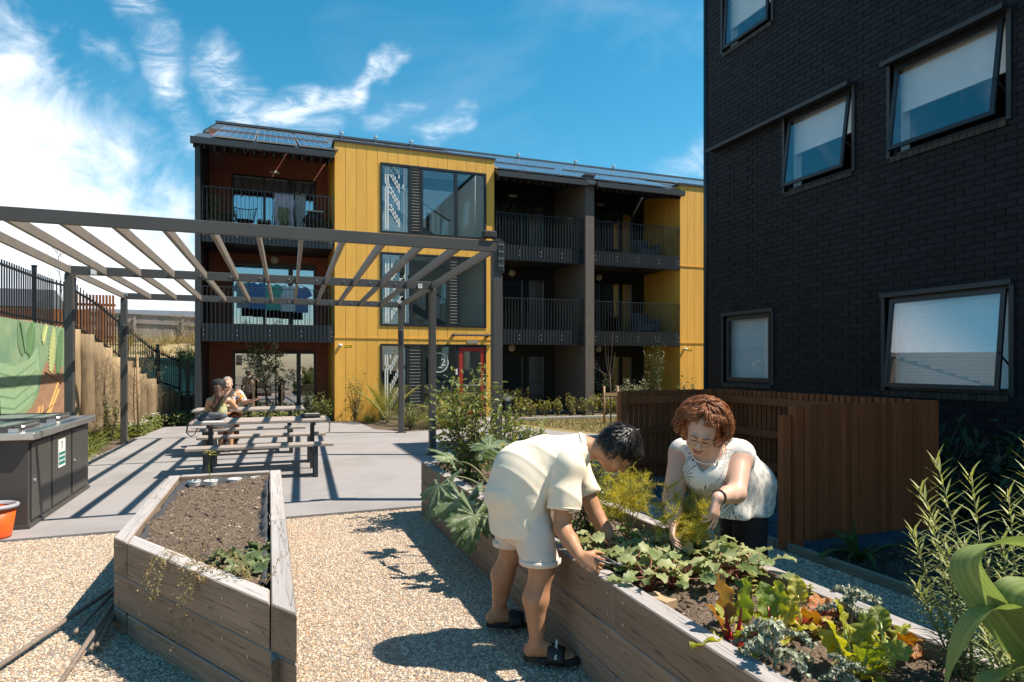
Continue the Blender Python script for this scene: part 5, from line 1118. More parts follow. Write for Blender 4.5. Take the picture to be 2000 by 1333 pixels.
def tussock(name, c, n, L, W, m, label, seed, group=None, cat='grass', spread=.9, up=1.0, bend=1.6, rb=.06, tmax=1.0, shape='lance', singles=False, seg=5, part_name='blades'):
    r = random.Random(seed); t = empty(name, c, label, cat, group); mb = MB()
    for i in range(n):
        a = r.uniform(0, 6.283); q = r.random()**.5*rb; p = (c[0]+q*math.cos(a), c[1]+q*math.sin(a), c[2]); d = (math.cos(a)*spread*r.uniform(.2, 1), math.sin(a)*spread*r.uniform(.2, 1), up)
        if singles: mb = MB()
        leaf(mb, p, d, L*r.uniform(.55, 1.1), W*r.uniform(.7, 1.2), bend*r.uniform(.5, 1.3), .35, 0, seg, shape, r.random()**1.5*tmax)
        if singles: part('leaf', mb, m, t, smooth=True)
    if not singles: part(part_name, mb, m, t, kind='stuff', smooth=True)
    return t
# ---- right planter, from the back
shrub('tomato_plant', (1.82, 6.1, .46), (.33, .46, .92), 1700, .066, .030, m_lf1, 'tall straggly tomato plant at the far left end of the right planter', 'plant', seed=1, tmax=1.0, stems=9, flower=m_fly, fn=26, lo=.12)
shrub('tomato_plant', (2.16, 5.6, .46), (.24, .34, .70), 950, .062, .028, m_lf1, 'second tomato plant beside the pergola post', 'plant', seed=2, stems=8, flower=m_fly, fn=18, lo=.12, tmin=.15)
shrub('bolting_greens', (2.0, 4.85, .46), (.28, .30, .42), 620, .065, .03, m_lfy, 'bolting lime green brassica with yellow flowers behind the bending man', 'plant', seed=3, stems=8, flower=m_fly, fn=40, lo=.2)
# zucchini: big lobed leaves, each one a leaf of its own
Z = empty('zucchini_plant', (1.70, 4.78, .46), 'zucchini plant with big jagged silver-veined leaves hanging over the planter side', 'plant')
m_zuc = mat('zucchini_leaf', (.06, .11, .035), (.09, .145, .05), rough=.55, scale=14, c3=(.36, .39, .28), s3=22, th3=(.52, .66), trans=.25, tint=(.34, .38, .22))
def lobed(mb, p, d, L, W, bend, roll, r, lobes=5):
    """deeply cut, saw-edged leaf spread round the end of its stalk"""
    D, S, U = frame_of(d, roll); p = np.array(p, float); N_ = 81; rings = (.25, .5, .75, 1.0); V = [tuple(p + D*(L*.20))]; F = []; T = [.6]; js = [r.uniform(.93, 1.07) for _ in range(N_)]
    for f in rings:
        for i in range(N_):
            a = -2.5 + 5.0*i/(N_-1); lob = abs(math.cos(a*2.5/1.0*.5*2))**.7; rr = (.30+.70*lob)*(.66+.34*math.cos(a/2.0)); saw = 1 + .085*((i % 3)-1)*f
            q = rr*saw*(js[i] if f > .9 else 1); q = q if f > .6 else q*.5+.5*(.62+.2*math.cos(a/2)); x = L*.20 + math.cos(a)*q*f*L*.74; y = math.sin(a)*q*f*W*.74; t = x/L
            z = -bend*L*.5*t*abs(t) - .22*W*(abs(y)/W)**2 + .022*L*math.sin(11*a+roll*3)*f + .012*L*math.sin(23*a)*f
            V.append(tuple(p + D*x + S*y + U*z)); T.append(max(0, .75-1.4*f) if lob < .9 else .55*(1.1-f))
    for i in range(N_-1):
        F.append((0, 1+i, 2+i))
        for k in range(3): F.append((1+k*N_+i, 1+(k+1)*N_+i, 2+(k+1)*N_+i, 2+k*N_+i))
    mb.add(V, F, 0, np.array(T))
rz_ = random.Random(5)
for (b, e, tip, L, W, bend, roll) in (((1.70, 4.78, .47), (1.36, 4.62, .60), (-.25, -.45, -.85), .40, .31, .5, .3), ((1.70, 4.85, .47), (1.28, 4.92, .66), (-.55, -.35, -.55), .36, .33, .7, -.2), ((1.66, 4.70, .47), (1.38, 4.42, .54), (-.2, -.45, -.85), .36, .29, .5, .5),
        ((1.72, 4.95, .47), (1.44, 5.15, .74), (-.4, .3, .5), .26, .24, .9, 0), ((1.75, 4.75, .47), (1.62, 4.55, .78), (.1, -.4, .75), .27, .26, .9, .6), ((1.78, 4.85, .47), (1.88, 4.62, .72), (.4, -.4, .4), .25, .25, .9, -.4), ((1.74, 4.95, .47), (1.75, 5.2, .80), (.1, .5, .6), .26, .25, .8, .2), ((1.70, 4.6, .47), (1.58, 4.28, .60), (-.3, -.7, .1), .24, .24, .9, .1)):
    mb = MB(); lobed(mb, e, tip, L, W, bend, roll, rz_); o = part('leaf', mb, m_zuc, Z, smooth=True, fix=True); q_ = (np.array(b)+np.array(e))/2+np.array((0, 0, .5*abs(e[2]-b[2])+.05)); part('leaf_stalk', MB().tube([tuple(np.array(b)*(1-t)**2+2*q_*t*(1-t)+np.array(e)*t*t) for t in np.linspace(0, 1, 9)], list(np.linspace(.011, .006, 9)), 6), m_stem, o, smooth=True)
shrub('young_tomato', (1.97, 3.78, .46), (.20, .20, .50), 420, .085, .026, m_lf1, 'upright young tomato plant between the man and the fennel', 'plant', seed=7, stems=6, lo=.15, tmin=.1)
# fennel: feathery plumes
def fennel(c, h, n, seed, label, lean=(0, 0)):
    r = random.Random(seed); t = empty('fennel_plant', c, label, 'plant'); st = MB(); FV = []; FT = []
    rs = np.random.RandomState(seed)
    for i in range(n):
        a = r.uniform(0, 6.283); sp = r.uniform(.1, .75); pts = stem_path(c, (math.cos(a)*sp+lean[0], math.sin(a)*sp+lean[1], 1), h*r.uniform(.55, 1.0), r, 5, .12); st.tube(pts, [.006, .005, .004, .003, .002, .0015], 5)
        for q in range(3, 6):
            for w_ in range(4):
                p = np.array(pts[q]); d = rdir(r, .25); e = p + d*h*.34*r.uniform(.5, 1); st.tube([p, (p+e)/2, e], [.0016, .0012, .0008], 4)
                f = rs.rand(70, 1); b = p*(1-f)+e*f; dd = d*.55 + rs.randn(70, 3)*.55 + np.array((0, 0, .12)); dd /= np.linalg.norm(dd, axis=1)[:, None]; L_ = h*.13*(1.15-f)*rs.uniform(.5, 1.2, (70, 1)); e3 = b+dd*L_
                sd = np.cross(dd, rs.randn(70, 3)); sd = sd/np.linalg.norm(sd, axis=1)[:, None]*.0010; FV.append(np.stack([b-sd, b+sd, e3], 1).reshape(-1, 3)); FT.append(np.repeat(rs.rand(70), 3))
    V = np.concatenate(FV); fe = MB().add(V, [(3*i, 3*i+1, 3*i+2) for i in range(len(V)//3)], 0, np.concatenate(FT))
    part('stalks', st, m_stem, t, kind='stuff', smooth=True); part('fronds', fe, m_fen, t, kind='stuff')
m_fen = LG('fennel_frond', (.38, .38, .05), (.44, .41, .07), (.58, .48, .08), trans=.4)
fennel((2.10, 3.02, .46), .42, 18, 21, 'feathery yellow-green fennel under the hands of the woman', (.05, -.2)); fennel((2.08, 3.50, .46), .52, 10, 22, 'taller fennel plume left of the woman by her right arm', (-.1, .05))
def ruffled(mb, p, d, L, W, bend, fold, roll, tint, r, n=11, m=9):
    """broad chard blade: wavy margin, sunken midrib, drooping tip"""
    D, S, U = frame_of(d, roll); pos = np.array(p, float); dirv = D.copy(); V = []; T = []; ph = r.uniform(0, 6.28); twist = r.uniform(-.5, .5)
    for i in range(n+1):
        t = i/n; w = W/2*(math.sin(math.pi*min(1, .10+.88*t))**.62)*(1.08-.25*t) + .002
        for j in range(m):
            s_ = (j/(m-1)-.5)*2; ed = abs(s_)**1.6; ruf = ed*W*.13*math.sin(t*17+ph+(2.1 if s_ > 0 else 0))+ W*.035*math.sin(t*23+s_*7+ph)*(1-.3*ed); w2 = w*(1+.07*ed*math.sin(t*21+ph*2+s_))
            V.append(pos + S*(s_*w2) + U*(fold*abs(s_)*w + ruf)); T.append(min(1, max(0, tint + .25*(ed-.4) + r.uniform(-.10, .10))))
        ang = bend/n*(.4+1.2*t); dirv = dirv*math.cos(ang) - np.array((0, 0, 1.))*math.sin(ang); dirv /= np.linalg.norm(dirv); S = S + U*twist/n; S = S - dirv*(S@dirv); S /= np.linalg.norm(S); U = np.cross(S, dirv); pos = pos + dirv*L/n
    mb.add(V, [(i*m+j, i*m+j+1, (i+1)*m+j+1, (i+1)*m+j) for i in range(n) for j in range(m-1)], 0, np.array(T))
# leafy clump: rosettes of rounded leaves on reddish stalks
m_rad = LG('radish_leaf', (.11, .165, .045), (.17, .22, .075), (.40, .41, .20), trans=.3); m_rst = mat('red_stalk', (.22, .05, .04), (.26, .10, .05), rough=.5, scale=10)
def rosette(name, c, n, L, W, H, m, ms, label, seed, group, cat='plant', shape='round', singles=True, tmin=0, bend=1.1):
    r = random.Random(seed); t = empty(name, c, label, cat, group); st = MB()
    for i in range(n):
        a = 2.4*i + r.uniform(-.3, .3); k = .35 + .65*i/n; e = np.array((c[0]+math.cos(a)*H*.75*k, c[1]+math.sin(a)*H*.75*k, c[2]+H*r.uniform(.55, 1.0)*(1.15-.6*k))); mid = np.array((c[0]+math.cos(a)*H*.25*k, c[1]+math.sin(a)*H*.25*k, c[2]+H*.6*(1.1-.5*k)))
        st.tube([c, mid, e], [.004, .0035, .003], 5); mb = MB(); ruffled(mb, e, (math.cos(a), math.sin(a), .35), L*r.uniform(.7, 1.15), W*r.uniform(.8, 1.2), bend*r.uniform(.5, 1.2), .25, r.uniform(-.6, .6), max(tmin, r.random()**1.2), r, 6, 5)
        part('leaf', mb, m, t, smooth=True)
    part('stalks', st, ms, t, kind='stuff', smooth=True); return t
rr_ = random.Random(31); k = 0
for j in range(5):
    for i in range(6):
        x = 1.72 + i*.115 + rr_.uniform(-.03, .03); y = 2.68 + j*.15 + rr_.uniform(-.04, .04) - i*.01
        if x > 2.30 or rr_.random() < .06: continue
        rosette('radish_plant', (x, y, .45), 11, .088, .066, rr_.uniform(.13, .22), m_rad, m_rst, 'rosette of rounded green leaves in the crowded clump beneath the fennel', 100+k, 'leafy rosettes beneath the fennel'); k += 1
# rainbow chard: big puckered leaves on bright stalks
m_chg = mat('chard_leaf_green', (.11, .18, .028), (.17, .245, .04), rough=.32, scale=30, bump=.9, bscale=45, bdist=.012, trans=.34, tint=(.52, .47, .07)); m_chr = mat('chard_leaf_bronze', (.15, .085, .03), (.22, .15, .04), rough=.32, scale=18, bump=.9, bscale=45, bdist=.012, trans=.3, tint=(.50, .20, .05))
m_str = mat('chard_stalk_red', (.42, .015, .03), (.5, .04, .04), rough=.3, scale=9); m_sty = mat('chard_stalk_yellow', (.55, .40, .08), (.48, .42, .14), rough=.35, scale=9); m_stg = mat('chard_stalk_green', (.28, .34, .10), rough=.4)
def chard(c, specs, label, seed):
    r = random.Random(seed); t = empty('chard_plant', c, label, 'plant', 'chard plants')
    ex = [(sp[0]+r.uniform(.5, 1.4), min(1.25, sp[1]+r.uniform(.25, .55)), sp[2]*r.uniform(.6, .9), sp[3]*r.uniform(.55, .8), sp[4]*r.uniform(.6, .85), sp[5], sp[6], sp[7]+.2, min(1, sp[8]+r.uniform(0, .4))) for sp in specs]
    for (az, tilt, sl, L, W, m, ms, bend, ti) in specs + ex:
        sl *= .82; L *= .74; W *= .78
        d = np.array((math.cos(az)*math.sin(tilt), math.sin(az)*math.sin(tilt), math.cos(tilt))); b = np.array(c)+np.array((math.cos(az), math.sin(az), 0))*.012; e = b + d*sl; mid = (b+e)/2 + np.array((0, 0, sl*.06))
        mb = MB(); ro = r.uniform(-.7, .7); ruffled(mb, e, d, L, W*1.12, bend, .22, ro, ti, r); o = part('leaf', mb, m, t, smooth=True)
        part('stalk', MB().tube([b, mid, e, e+d*L*.30], [.010, .009, .0065, .0035], 6), ms, o, smooth=True)
    return t
chard((1.70, 2.06, .45), [(2.2, .15, .12, .24, .12, m_chr, m_str, .3, .15), (-.6, .12, .13, .22, .11, m_chg, m_str, .3, .1), (3.4, 1.15, .12, .20, .11, m_chg, m_str, .9, .55), (1.2, .8, .10, .15, .09, m_chg, m_str, .9, .5), (5.6, .9, .10, .15, .085, m_chg, m_str, 1.0, .65), (4.4, .7, .09, .13, .07, m_chg, m_str, .9, .4)], 'chard with tall bronze leaf and bright red stalks by the near planter edge', 41)
chard((1.87, 2.00, .45), [(1.9, .25, .12, .19, .115, m_chg, m_str, .5, .05), (.3, .5, .10, .17, .10, m_chg, m_sty, .8, .75), (3.6, .6, .09, .14, .09, m_chg, m_sty, .9, .6), (5.0, .7, .10, .14, .09, m_chg, m_sty, 1.0, .8), (.9, .2, .14, .17, .10, m_chg, m_sty, .6, .3)], 'glossy dark green chard with lime leaves in the middle of the right planter', 42)
chard((2.08, 2.10, .45), [(2.5, .55, .10, .16, .10, m_chg, m_sty, .9, .9), (1.0, .4, .12, .15, .09, m_chg, m_sty, .9, .9), (5.8, .9, .10, .17, .11, m_chr, m_str, 1.1, .7), (4.4, .8, .10, .18, .12, m_chr, m_str, 1.1, .35), (.2, .9, .11, .14, .09, m_chr, m_str, 1.2, .9), (3.4, .9, .08, .14, .10, m_chg, m_sty, 1.2, .7)], 'wilting bronze and yellow chard with red stalks near the far planter edge', 43)
chard((1.93, 1.70, .45), [(2.6, .35, .10, .19, .11, m_chg, m_sty, .6, .75), (1.4, .3, .13, .20, .12, m_chg, m_stg, .7, .55), (.4, .5, .11, .19, .12, m_chg, m_stg, .8, .3), (3.6, .8, .08, .16, .10, m_chg, m_sty, 1.0, .8), (5.3, .7, .10, .18, .12, m_chg, m_stg, .9, .5), (4.4, .5, .10, .17, .11, m_chg, m_stg, .9, .25)], 'dense lime green chard at the bottom edge of the right planter', 44)
chard((2.20, 1.80, .45), [(2.6, .4, .08, .14, .09, m_chg, m_stg, .7, .4), (1.0, .5, .09, .14, .09, m_chg, m_stg, .9, .2), (4.9, .7, .08, .13, .09, m_chr, m_str, 1.0, .5), (.1, .8, .08, .12, .08, m_chg, m_stg, 1.0, .6)], 'small chard tucked between the lime chard and the far sleeper', 45)
# kale: grey-blue crinkled leaves on a pale stalk
m_kale = LG('kale_leaf', (.16, .185, .12), (.21, .235, .16), (.32, .34, .24), trans=.12)
def kale(c, h, n, seed, label):
    r = random.Random(seed); t = empty('kale_plant', c, label, 'plant', 'kale plants'); part('stem', MB().tube([c, (c[0]+.01, c[1], c[2]+h*.5), (c[0], c[1]+.01, c[2]+h)], [.007, .006, .004], 6), mat('kale_stem', (.33, .34, .22), rough=.6), t, smooth=True)
    for i in range(n):
        a = 2.4*i+r.uniform(-.3, .3); z = h*(.35+.65*i/n); L = h*.75*r.uniform(.7, 1.1)*(1-.4*i/n); mb = MB(); b = np.array((c[0], c[1], c[2]+z)); d = np.array((math.cos(a), math.sin(a), .75)); d /= np.linalg.norm(d); pts = [b]; dv = d.copy()
        for q in range(7): dv = dv - np.array((0, 0, .20)); dv /= np.linalg.norm(dv); pts.append(pts[-1]+dv*L/7)
        mb.tube(pts, [.003]*7+[.0015], 4)
        for q in range(1, 8):
            for u_ in range(9):
                dd = rdir(r, .2); leaf(mb, np.array(pts[q])+dd*.006, dd, .020*(1.25-.08*q)*r.uniform(.7, 1.3)*(h/.2), .017*(h/.2), 1.2, .5, r.uniform(-1, 1), 2, 'round', r.random())
        part('leaf', mb, m_kale, t, smooth=True)
kale((1.64, 1.78, .45), .22, 8, 51, 'curly grey kale on a pale stalk nearest the planter corner'); kale((1.72, 1.93, .45), .15, 6, 52, 'small curly kale between the two front chards'); kale((2.22, 1.98, .45), .20, 8, 53, 'curly grey kale against the far sleeper'); kale((1.78, 1.62, .45), .13, 7, 54, 'lowest curly kale at the bottom of the picture')
# small seedlings
for i, (c, h, lab) in enumerate((((2.06, 2.38, .45), .15, 'small upright lettuce gone to seed in bare soil'), ((1.80, 2.22, .45), .16, 'small leafy stem beside the red chard'), ((2.22, 2.20, .45), .13, 'small lime lettuce stem near the far sleeper'))):
    r = random.Random(60+i); t = empty('lettuce_stem', c, lab, 'plant', 'small bolting lettuces'); part('stem', MB().tube([c, (c[0]+.01, c[1], c[2]+h)], [.004, .003], 5), m_stem, t); mb = MB()
    for k in range(22): leaf(mb, (c[0]+.01*k/22, c[1], c[2]+h*(.25+.75*k/22)), (math.cos(2.4*k), math.sin(2.4*k), .6), .045*(1.2-.7*k/22), .02, .8, .3, 0, 3, 'oval', r.random())
    part('foliage', mb, m_lfy, t, kind='stuff', smooth=True)
t = empty('budding_sprig', (2.20, 2.80, .45), 'tall brown sprig with pale buds in front of the woman in black trousers', 'plant'); r = random.Random(71); st = MB(); mb = MB()
pts = stem_path((2.20, 2.80, .45), (.12, .05, 1), .36, r, 6, .10); st.tube(pts, [.006, .005, .005, .004, .003, .002, .002], 5); p2 = stem_path(pts[3], (-.3, -.1, 1), .12, r, 4, .1); st.tube(p2, [.003]*5, 5)
for q in pts[2:]+p2[1:]:
    for k in range(7): leaf(mb, np.array(q)+np.array((r.gauss(0, .006), r.gauss(0, .006), r.gauss(0, .015))), rdir(r, .8), .026, .012, .3, .4, 0, 3, 'oval', r.random())
part('stem', st, m_twig, t, smooth=True); part('buds', mb, m_lfs, t, kind='stuff', smooth=True)
# tarragon-like herb, tall stems with narrow leaves
m_her = LG('herb_leaf', (.13, .18, .07), (.18, .23, .10), (.34, .35, .10), trans=.25)
def herb(c, n, h, seed, label, spread=.30, lw=.0105, ll=.110, lean=(0, 0)):
    r = random.Random(seed); t = empty('tall_herb', c, label, 'plant', 'tall narrow-leaved herbs')
    for i in range(n):
        a = r.uniform(0, 6.283); q = r.random()**.5; pts = stem_path((c[0]+.06*q*math.cos(a), c[1]+.06*q*math.sin(a), c[2]), (math.cos(a)*spread*q+lean[0], math.sin(a)*spread*q+lean[1], 1), h*r.uniform(.6, 1.05), r, 7, .06); s_ = part('stem', MB().tube(pts, [.005, .005, .0045, .004, .0035, .003, .002, .0015], 5), m_stem, t, smooth=True); mb = MB()
        nl = 72
        for k in range(nl):
            f = .18 + .82*k/nl; x = f*7; i0 = min(6, int(x)); p = np.array(pts[i0])*(1-(x-i0))+np.array(pts[i0+1])*(x-i0); az = 2.39*k; top = k/nl; d = np.array((math.cos(az), math.sin(az), .35+1.3*top**3)); leaf(mb, p, d, ll*(1.1-.5*top)*r.uniform(.8, 1.15), lw*r.uniform(.8, 1.2), .5*r.uniform(.2, 1.3), .3, 0, 3, 'lance', max(0, min(1, top**2+r.uniform(-.2, .2))))
        part('foliage', mb, m_her, s_, kind='stuff', smooth=True)
herb((2.25, 1.49, .45), 7, .56, 81, 'silvery narrow-leaved herb rising in front of the brown screen', .34); herb((2.21, 1.32, .45), 7, .84, 82, 'tallest narrow-leaved herb at the right edge of the picture', .35, lean=(.08, 0)); herb((2.12, 1.22, .45), 5, .50, 83, 'lower narrow-leaved herb behind the maize leaves', .45)
# maize: broad arching blades
m_mz = LG('maize_blade', (.12, .18, .045), (.15, .21, .055), (.30, .36, .12), trans=.32, scale=60)
Mz = empty('maize_plant', (1.98, 1.05, .45), 'maize plant with broad arching green leaves in the bottom right corner', 'plant')
part('stalk', MB().tube([(2.0, 1.05, .45), (1.99, 1.06, .80), (2.0, 1.06, 1.15)], [.014, .012, .006], 8), m_stem, Mz, smooth=True)
V3_z = np.array((1., 1., 0))
def blade(pts, W, roll0, name='leaf'):
    """broad ribbon through points with a folded midrib"""
    P = [np.array(p, float) for p in pts]; S_ = []; n = 16
    def cr(t):
        x = t*(len(P)-1); i = min(len(P)-2, int(x)); f = x-i; p0, p1, p2, p3 = P[max(0, i-1)], P[i], P[i+1], P[min(len(P)-1, i+2)]
        return .5*((2*p1)+(-p0+p2)*f+(2*p0-5*p1+4*p2-p3)*f*f+(-p0+3*p1-3*p2+p3)*f**3)
    V = []; F = []; n = 36; s = None
    for i in range(n+1):
        t = i/n; c = cr(t); d = cr(min(1, t+.02))-cr(max(0, t-.02)); d /= np.linalg.norm(d)
        s = np.cross(P[-1]*V3_z - P[0]*V3_z, (0, 0, 1.)); s = s - d*(s@d); s /= np.linalg.norm(s)+1e-9; u = np.cross(s, d); ro = roll0*t; s2 = s*math.cos(ro)+u*math.sin(ro); u2 = u*math.cos(ro)-s*math.sin(ro)
        w = W*.5*min(1, 3.5*t+.35)*(1-t**3.0)**.8+.001; wv = .008*math.sin(t*13)
        for j in range(15): q = (j/7.)-1; V.append(c+s2*w*q+u2*(.28*w*abs(q)**1.3+wv*q))
    for i in range(n):
        for k in range(14): a = i*15+k; F.append((a, a+1, a+16, a+15))
    col = np.array([1.0 if j == 7 else (.10 if j % 2 else .42) for j in range(15)]); part(name, MB().add(V, F, 0, np.clip(np.tile(col, n+1)+np.repeat(np.linspace(0, .35, n+1), 15), 0, 1)), m_mz, Mz, smooth=True)
blade([(2.0, 1.05, .62), (1.85, 1.16, .86), (1.80, 1.22, 1.0), (1.90, 1.18, 1.06), (2.08, 1.10, 1.03)], .095, 1.0); blade([(1.99, 1.05, .55), (1.86, 1.12, .86), (1.78, 1.17, .88), (1.70, 1.20, .72), (1.66, 1.20, .52)], .10, -.5)
blade([(2.0, 1.06, .66), (1.84, 1.13, .90), (1.90, 1.11, .97), (2.02, 1.08, .95), (2.13, 1.06, .86)], .095, .5); blade([(2.0, 1.05, .6), (2.02, 1.1, .84), (2.11, 1.13, .90), (2.22, 1.12, .82)], .10, .3); blade([(1.99, 1.05, .46), (1.76, 1.14, .66), (1.80, 1.12, .74), (1.92, 1.07, .74), (2.05, 1.0, .66)], .105, .6)
blade([(1.99, 1.05, .48), (1.88, 1.08, .62), (1.86, 1.06, .72), (1.94, 1.02, .76)], .10, -.4)
# ---- left planter
for i, (x, y) in enumerate(((-.10, 3.62), (-.13, 3.80), (-.05, 3.98), (-.24, 3.88), (-.03, 3.75))):
    rosette('borage_seedling', (x, y, .455), 9, .085, .055, .055, LG('borage_leaf', (.06, .10, .035), (.09, .13, .05), (.17, .20, .09), trans=.2), m_stem, ('grey-green leaf clump closest to the angled end of the bare planter', 'middle grey-green leaf clump in the near corner of the bare planter', 'grey-green leaf clump farthest back in the bare planter corner', 'leftmost grey-green leaf clump in the bare planter corner', 'grey-green leaf clump tight against the right sleeper of the bare planter')[i], 200+i, 'leaf clumps in the bare planter', shape='oval', bend=.9)
t = empty('dry_creeper', (-.45, 3.92, .5), 'dried straw-coloured creeper trailing over the angled end of the left planter', 'plant'); r = random.Random(91); st = MB(); mb = MB()
for i in range(30):
    f = r.uniform(.28, .74); x = A[0]+(Bp[0]-A[0])*f; y = A[1]+(Bp[1]-A[1])*f; over = i < 11 and f < .62
    if over: pts = [np.array((x+nx_*.12, y+ny_*.12, .50)), np.array((x+nx_*.03, y+ny_*.03, .545)), np.array((x-nx_*.03, y-ny_*.03, .52))]; L = r.uniform(.10, .36); pts += [pts[-1]+np.array((-nx_*.012*k+r.uniform(-.02, .02), -ny_*.012*k+r.uniform(-.02, .02), -L*k/5)) for k in range(1, 6)]
    else: pts = stem_path((x+nx_*.13, y+ny_*.13, .47), (r.uniform(-1, 1), r.uniform(-1, 1), .3), .2, r, 5, .4)
    st.tube(pts, .0016, 4)
    for q in pts:
        for k in range(6): leaf(mb, np.array(q)+np.array((r.gauss(0, .014), r.gauss(0, .014), r.gauss(0, .012))), rdir(r, 0), .018, .009, .8, .3, 0, 2, 'oval', r.random())
part('stems', st, m_lfx, t, kind='stuff'); part('foliage', mb, m_lfx, t, kind='stuff')
t = empty('thin_seedling', (-.50, 6.47, .45), 'single thin yellowish seedling standing at the back of the bare planter', 'plant'); mb = MB(); part('stem', MB().tube([(-.50, 6.47, .45), (-.515, 6.46, .62), (-.505, 6.47, .75)], [.005, .004, .003], 5), m_lfy, t)
for k in range(8): leaf(mb, (-.505, 6.47, .72+.006*k), (math.cos(2.4*k), math.sin(2.4*k), .4), .07, .025, .6, .2, 0, 3, 'oval', .6)
part('foliage', mb, m_lfy, t, kind='stuff')
# ---- shaded bed under the brick wall
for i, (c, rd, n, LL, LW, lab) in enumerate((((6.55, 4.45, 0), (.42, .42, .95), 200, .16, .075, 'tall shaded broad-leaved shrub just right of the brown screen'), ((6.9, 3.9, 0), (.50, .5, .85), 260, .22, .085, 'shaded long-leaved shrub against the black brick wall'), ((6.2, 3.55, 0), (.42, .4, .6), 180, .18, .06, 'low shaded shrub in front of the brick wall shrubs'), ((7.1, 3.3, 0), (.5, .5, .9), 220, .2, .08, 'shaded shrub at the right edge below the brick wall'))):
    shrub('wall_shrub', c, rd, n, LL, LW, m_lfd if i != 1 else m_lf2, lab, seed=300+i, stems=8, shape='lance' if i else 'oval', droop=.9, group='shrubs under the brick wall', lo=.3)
tussock('dark_flax', (4.42, 3.86, -.02), 16, .48, .05, m_lf2, 'dark strap-leaved plant in the bark at the corner of the brown screen', 310, cat='plant', singles=True, bend=1.5, shape='strap')
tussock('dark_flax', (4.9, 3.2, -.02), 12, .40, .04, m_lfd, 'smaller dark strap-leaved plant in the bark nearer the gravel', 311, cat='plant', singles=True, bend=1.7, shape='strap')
# ---- beds at the far building
bx = np.linspace(6.85, 10.3, 10); r = random.Random(320)
for i, x in enumerate(bx):
    if i in (4,): pass
    h = r.uniform(.42, .66); shrub('hedge_bush', (x+r.uniform(-.08, .08), 17.55-.10*(x-6.85)+r.uniform(-.1, .1), 0), (.19*r.uniform(.8, 1.25), .2, h), 260, .055, .03, m_lfy, 'lime green ball bush number %s from the left in the row along the far wall' % ('one', 'two', 'three', 'four', 'five', 'six', 'seven', 'eight', 'nine', 'ten')[i], 'bush', 'row of lime bushes', seed=330+i, stems=7, lo=.45, tmin=.1)
for i in range(14):
    x = r.uniform(6.5, 10.5); tussock('edge_tuft', (x, 17.05-.06*(x-6.3)+r.uniform(-.1, .15), -.01), 14, .22, .016, m_lf1, 'small green grass tuft between the lime bushes and kerb', 350+i, 'tufts along the kerb')
shrub('variegated_bush', (10.9, 18.0, 0), (.55, .45, 1.05), 1500, .07, .035, m_lfs, 'bright variegated bush at the foot of the right balconies', seed=370, stems=10, lo=.25, tmin=.2)
shrub('tall_dark_shrub', (11.75, 18.0, 0), (.38, .35, 2.35), 900, .10, .035, m_lf2, 'tall thin dark shrub in front of the right yellow wall', seed=371, stems=7, lo=.15, shape='lance')
shrub('leggy_sapling', (12.6, 17.7, 0), (.35, .3, 1.15), 70, .15, .06, m_lf2, 'leggy few-leaved sapling against the right yellow wall', seed=372, stems=3, lo=.6)
# bare sapling tied between two stakes on the lawn
t = empty('bare_sapling', (8.42, 15.0, 0), 'bare thin sapling tied between two stakes on the dry lawn', 'tree'); r = random.Random(380); tr = MB(); br = MB()
tp = [(8.42, 15.0, 0), (8.41, 15.0, .8), (8.39, 15.0, 1.3)]; tr.tube(tp, [.022, .018, .014], 7)
for d, L in (((.05, .0, 1), 1.15), ((-.28, .05, 1), 1.0), ((-.14, -.05, 1), .85), ((.32, 0, .9), .75), ((-.7, .05, .8), .6), ((-.9, .1, .35), .55)):
    p = stem_path((8.40, 15.0, 1.15+r.uniform(-.1, .1)), d, L, r, 7, .08, .05); br.tube(p, [.011, .009, .008, .007, .006, .004, .003, .002], 5)
    for q in p[2:]: br.tube([q, np.array(q)+rdir(r, .5)*.05], [.003, .002], 4)
part('trunk', tr, m_twig, t, smooth=True); part('branches', br, m_twig, t, smooth=True)
for x, lab in ((8.22, 'left support stake of the bare sapling'), (8.62, 'right support stake of the bare sapling')): part('support_stake', MB().tube([(x, 15.0, 0), (x, 15.0, .98)], [.028, .028], 10), m_stk, label=lab, cat='stake', group='sapling stakes', smooth=True)
part('stake_rail', MB().box(8.22, 8.62, 14.965, 14.985, .72, .80), m_stk, label='cross rail tying the two sapling stakes together', cat='stake')
# left of the doorway: palms, shrubs and grasses
def palm(c, h, n, seed, label):
    r = random.Random(seed); t = empty('young_palm', c, label, 'palm', 'young palms'); 
    for i in range(n):
        a = 6.283*i/n + r.uniform(-.3, .3); sp = r.uniform(.25, .95); dead = r.random() < .28; d = np.array((math.cos(a)*sp, math.sin(a)*sp, 1.1)); d /= np.linalg.norm(d); L = h*r.uniform(.8, 1.1); pts = [np.array(c)]; dv = d.copy()
        for q in range(8): dv = dv - np.array((0, 0, .07+.06*sp+(.16 if dead else 0))); dv /= np.linalg.norm(dv); pts.append(pts[-1]+dv*L/8)
        m_ = m_lfx if dead else m_pal2; fr = part('frond_rib', MB().tube(pts, [.011, .010, .009, .008, .007, .006, .004, .003, .002], 5), m_, t, smooth=True); mb = MB()
        for k in range(22):
            f = .22+.78*k/22; x = f*8; i0 = min(7, int(x)); p = pts[i0]*(1-(x-i0))+pts[i0+1]*(x-i0); tg = pts[i0+1]-pts[i0]; tg /= np.linalg.norm(tg); sd = np.cross(tg, (0, 0, 1)); sd /= np.linalg.norm(sd)+1e-9
            for s_ in (-1, 1): leaf(mb, p, tg*.9+sd*s_*.75+np.array((0, 0, .15)), h*.34*math.sin(math.pi*(.18+.75*f))*r.uniform(.85, 1.1), .022, .35, .3, 0, 3, 'lance', r.random()*.8)
        part('leaflets', mb, m_, fr, kind='stuff', smooth=True)
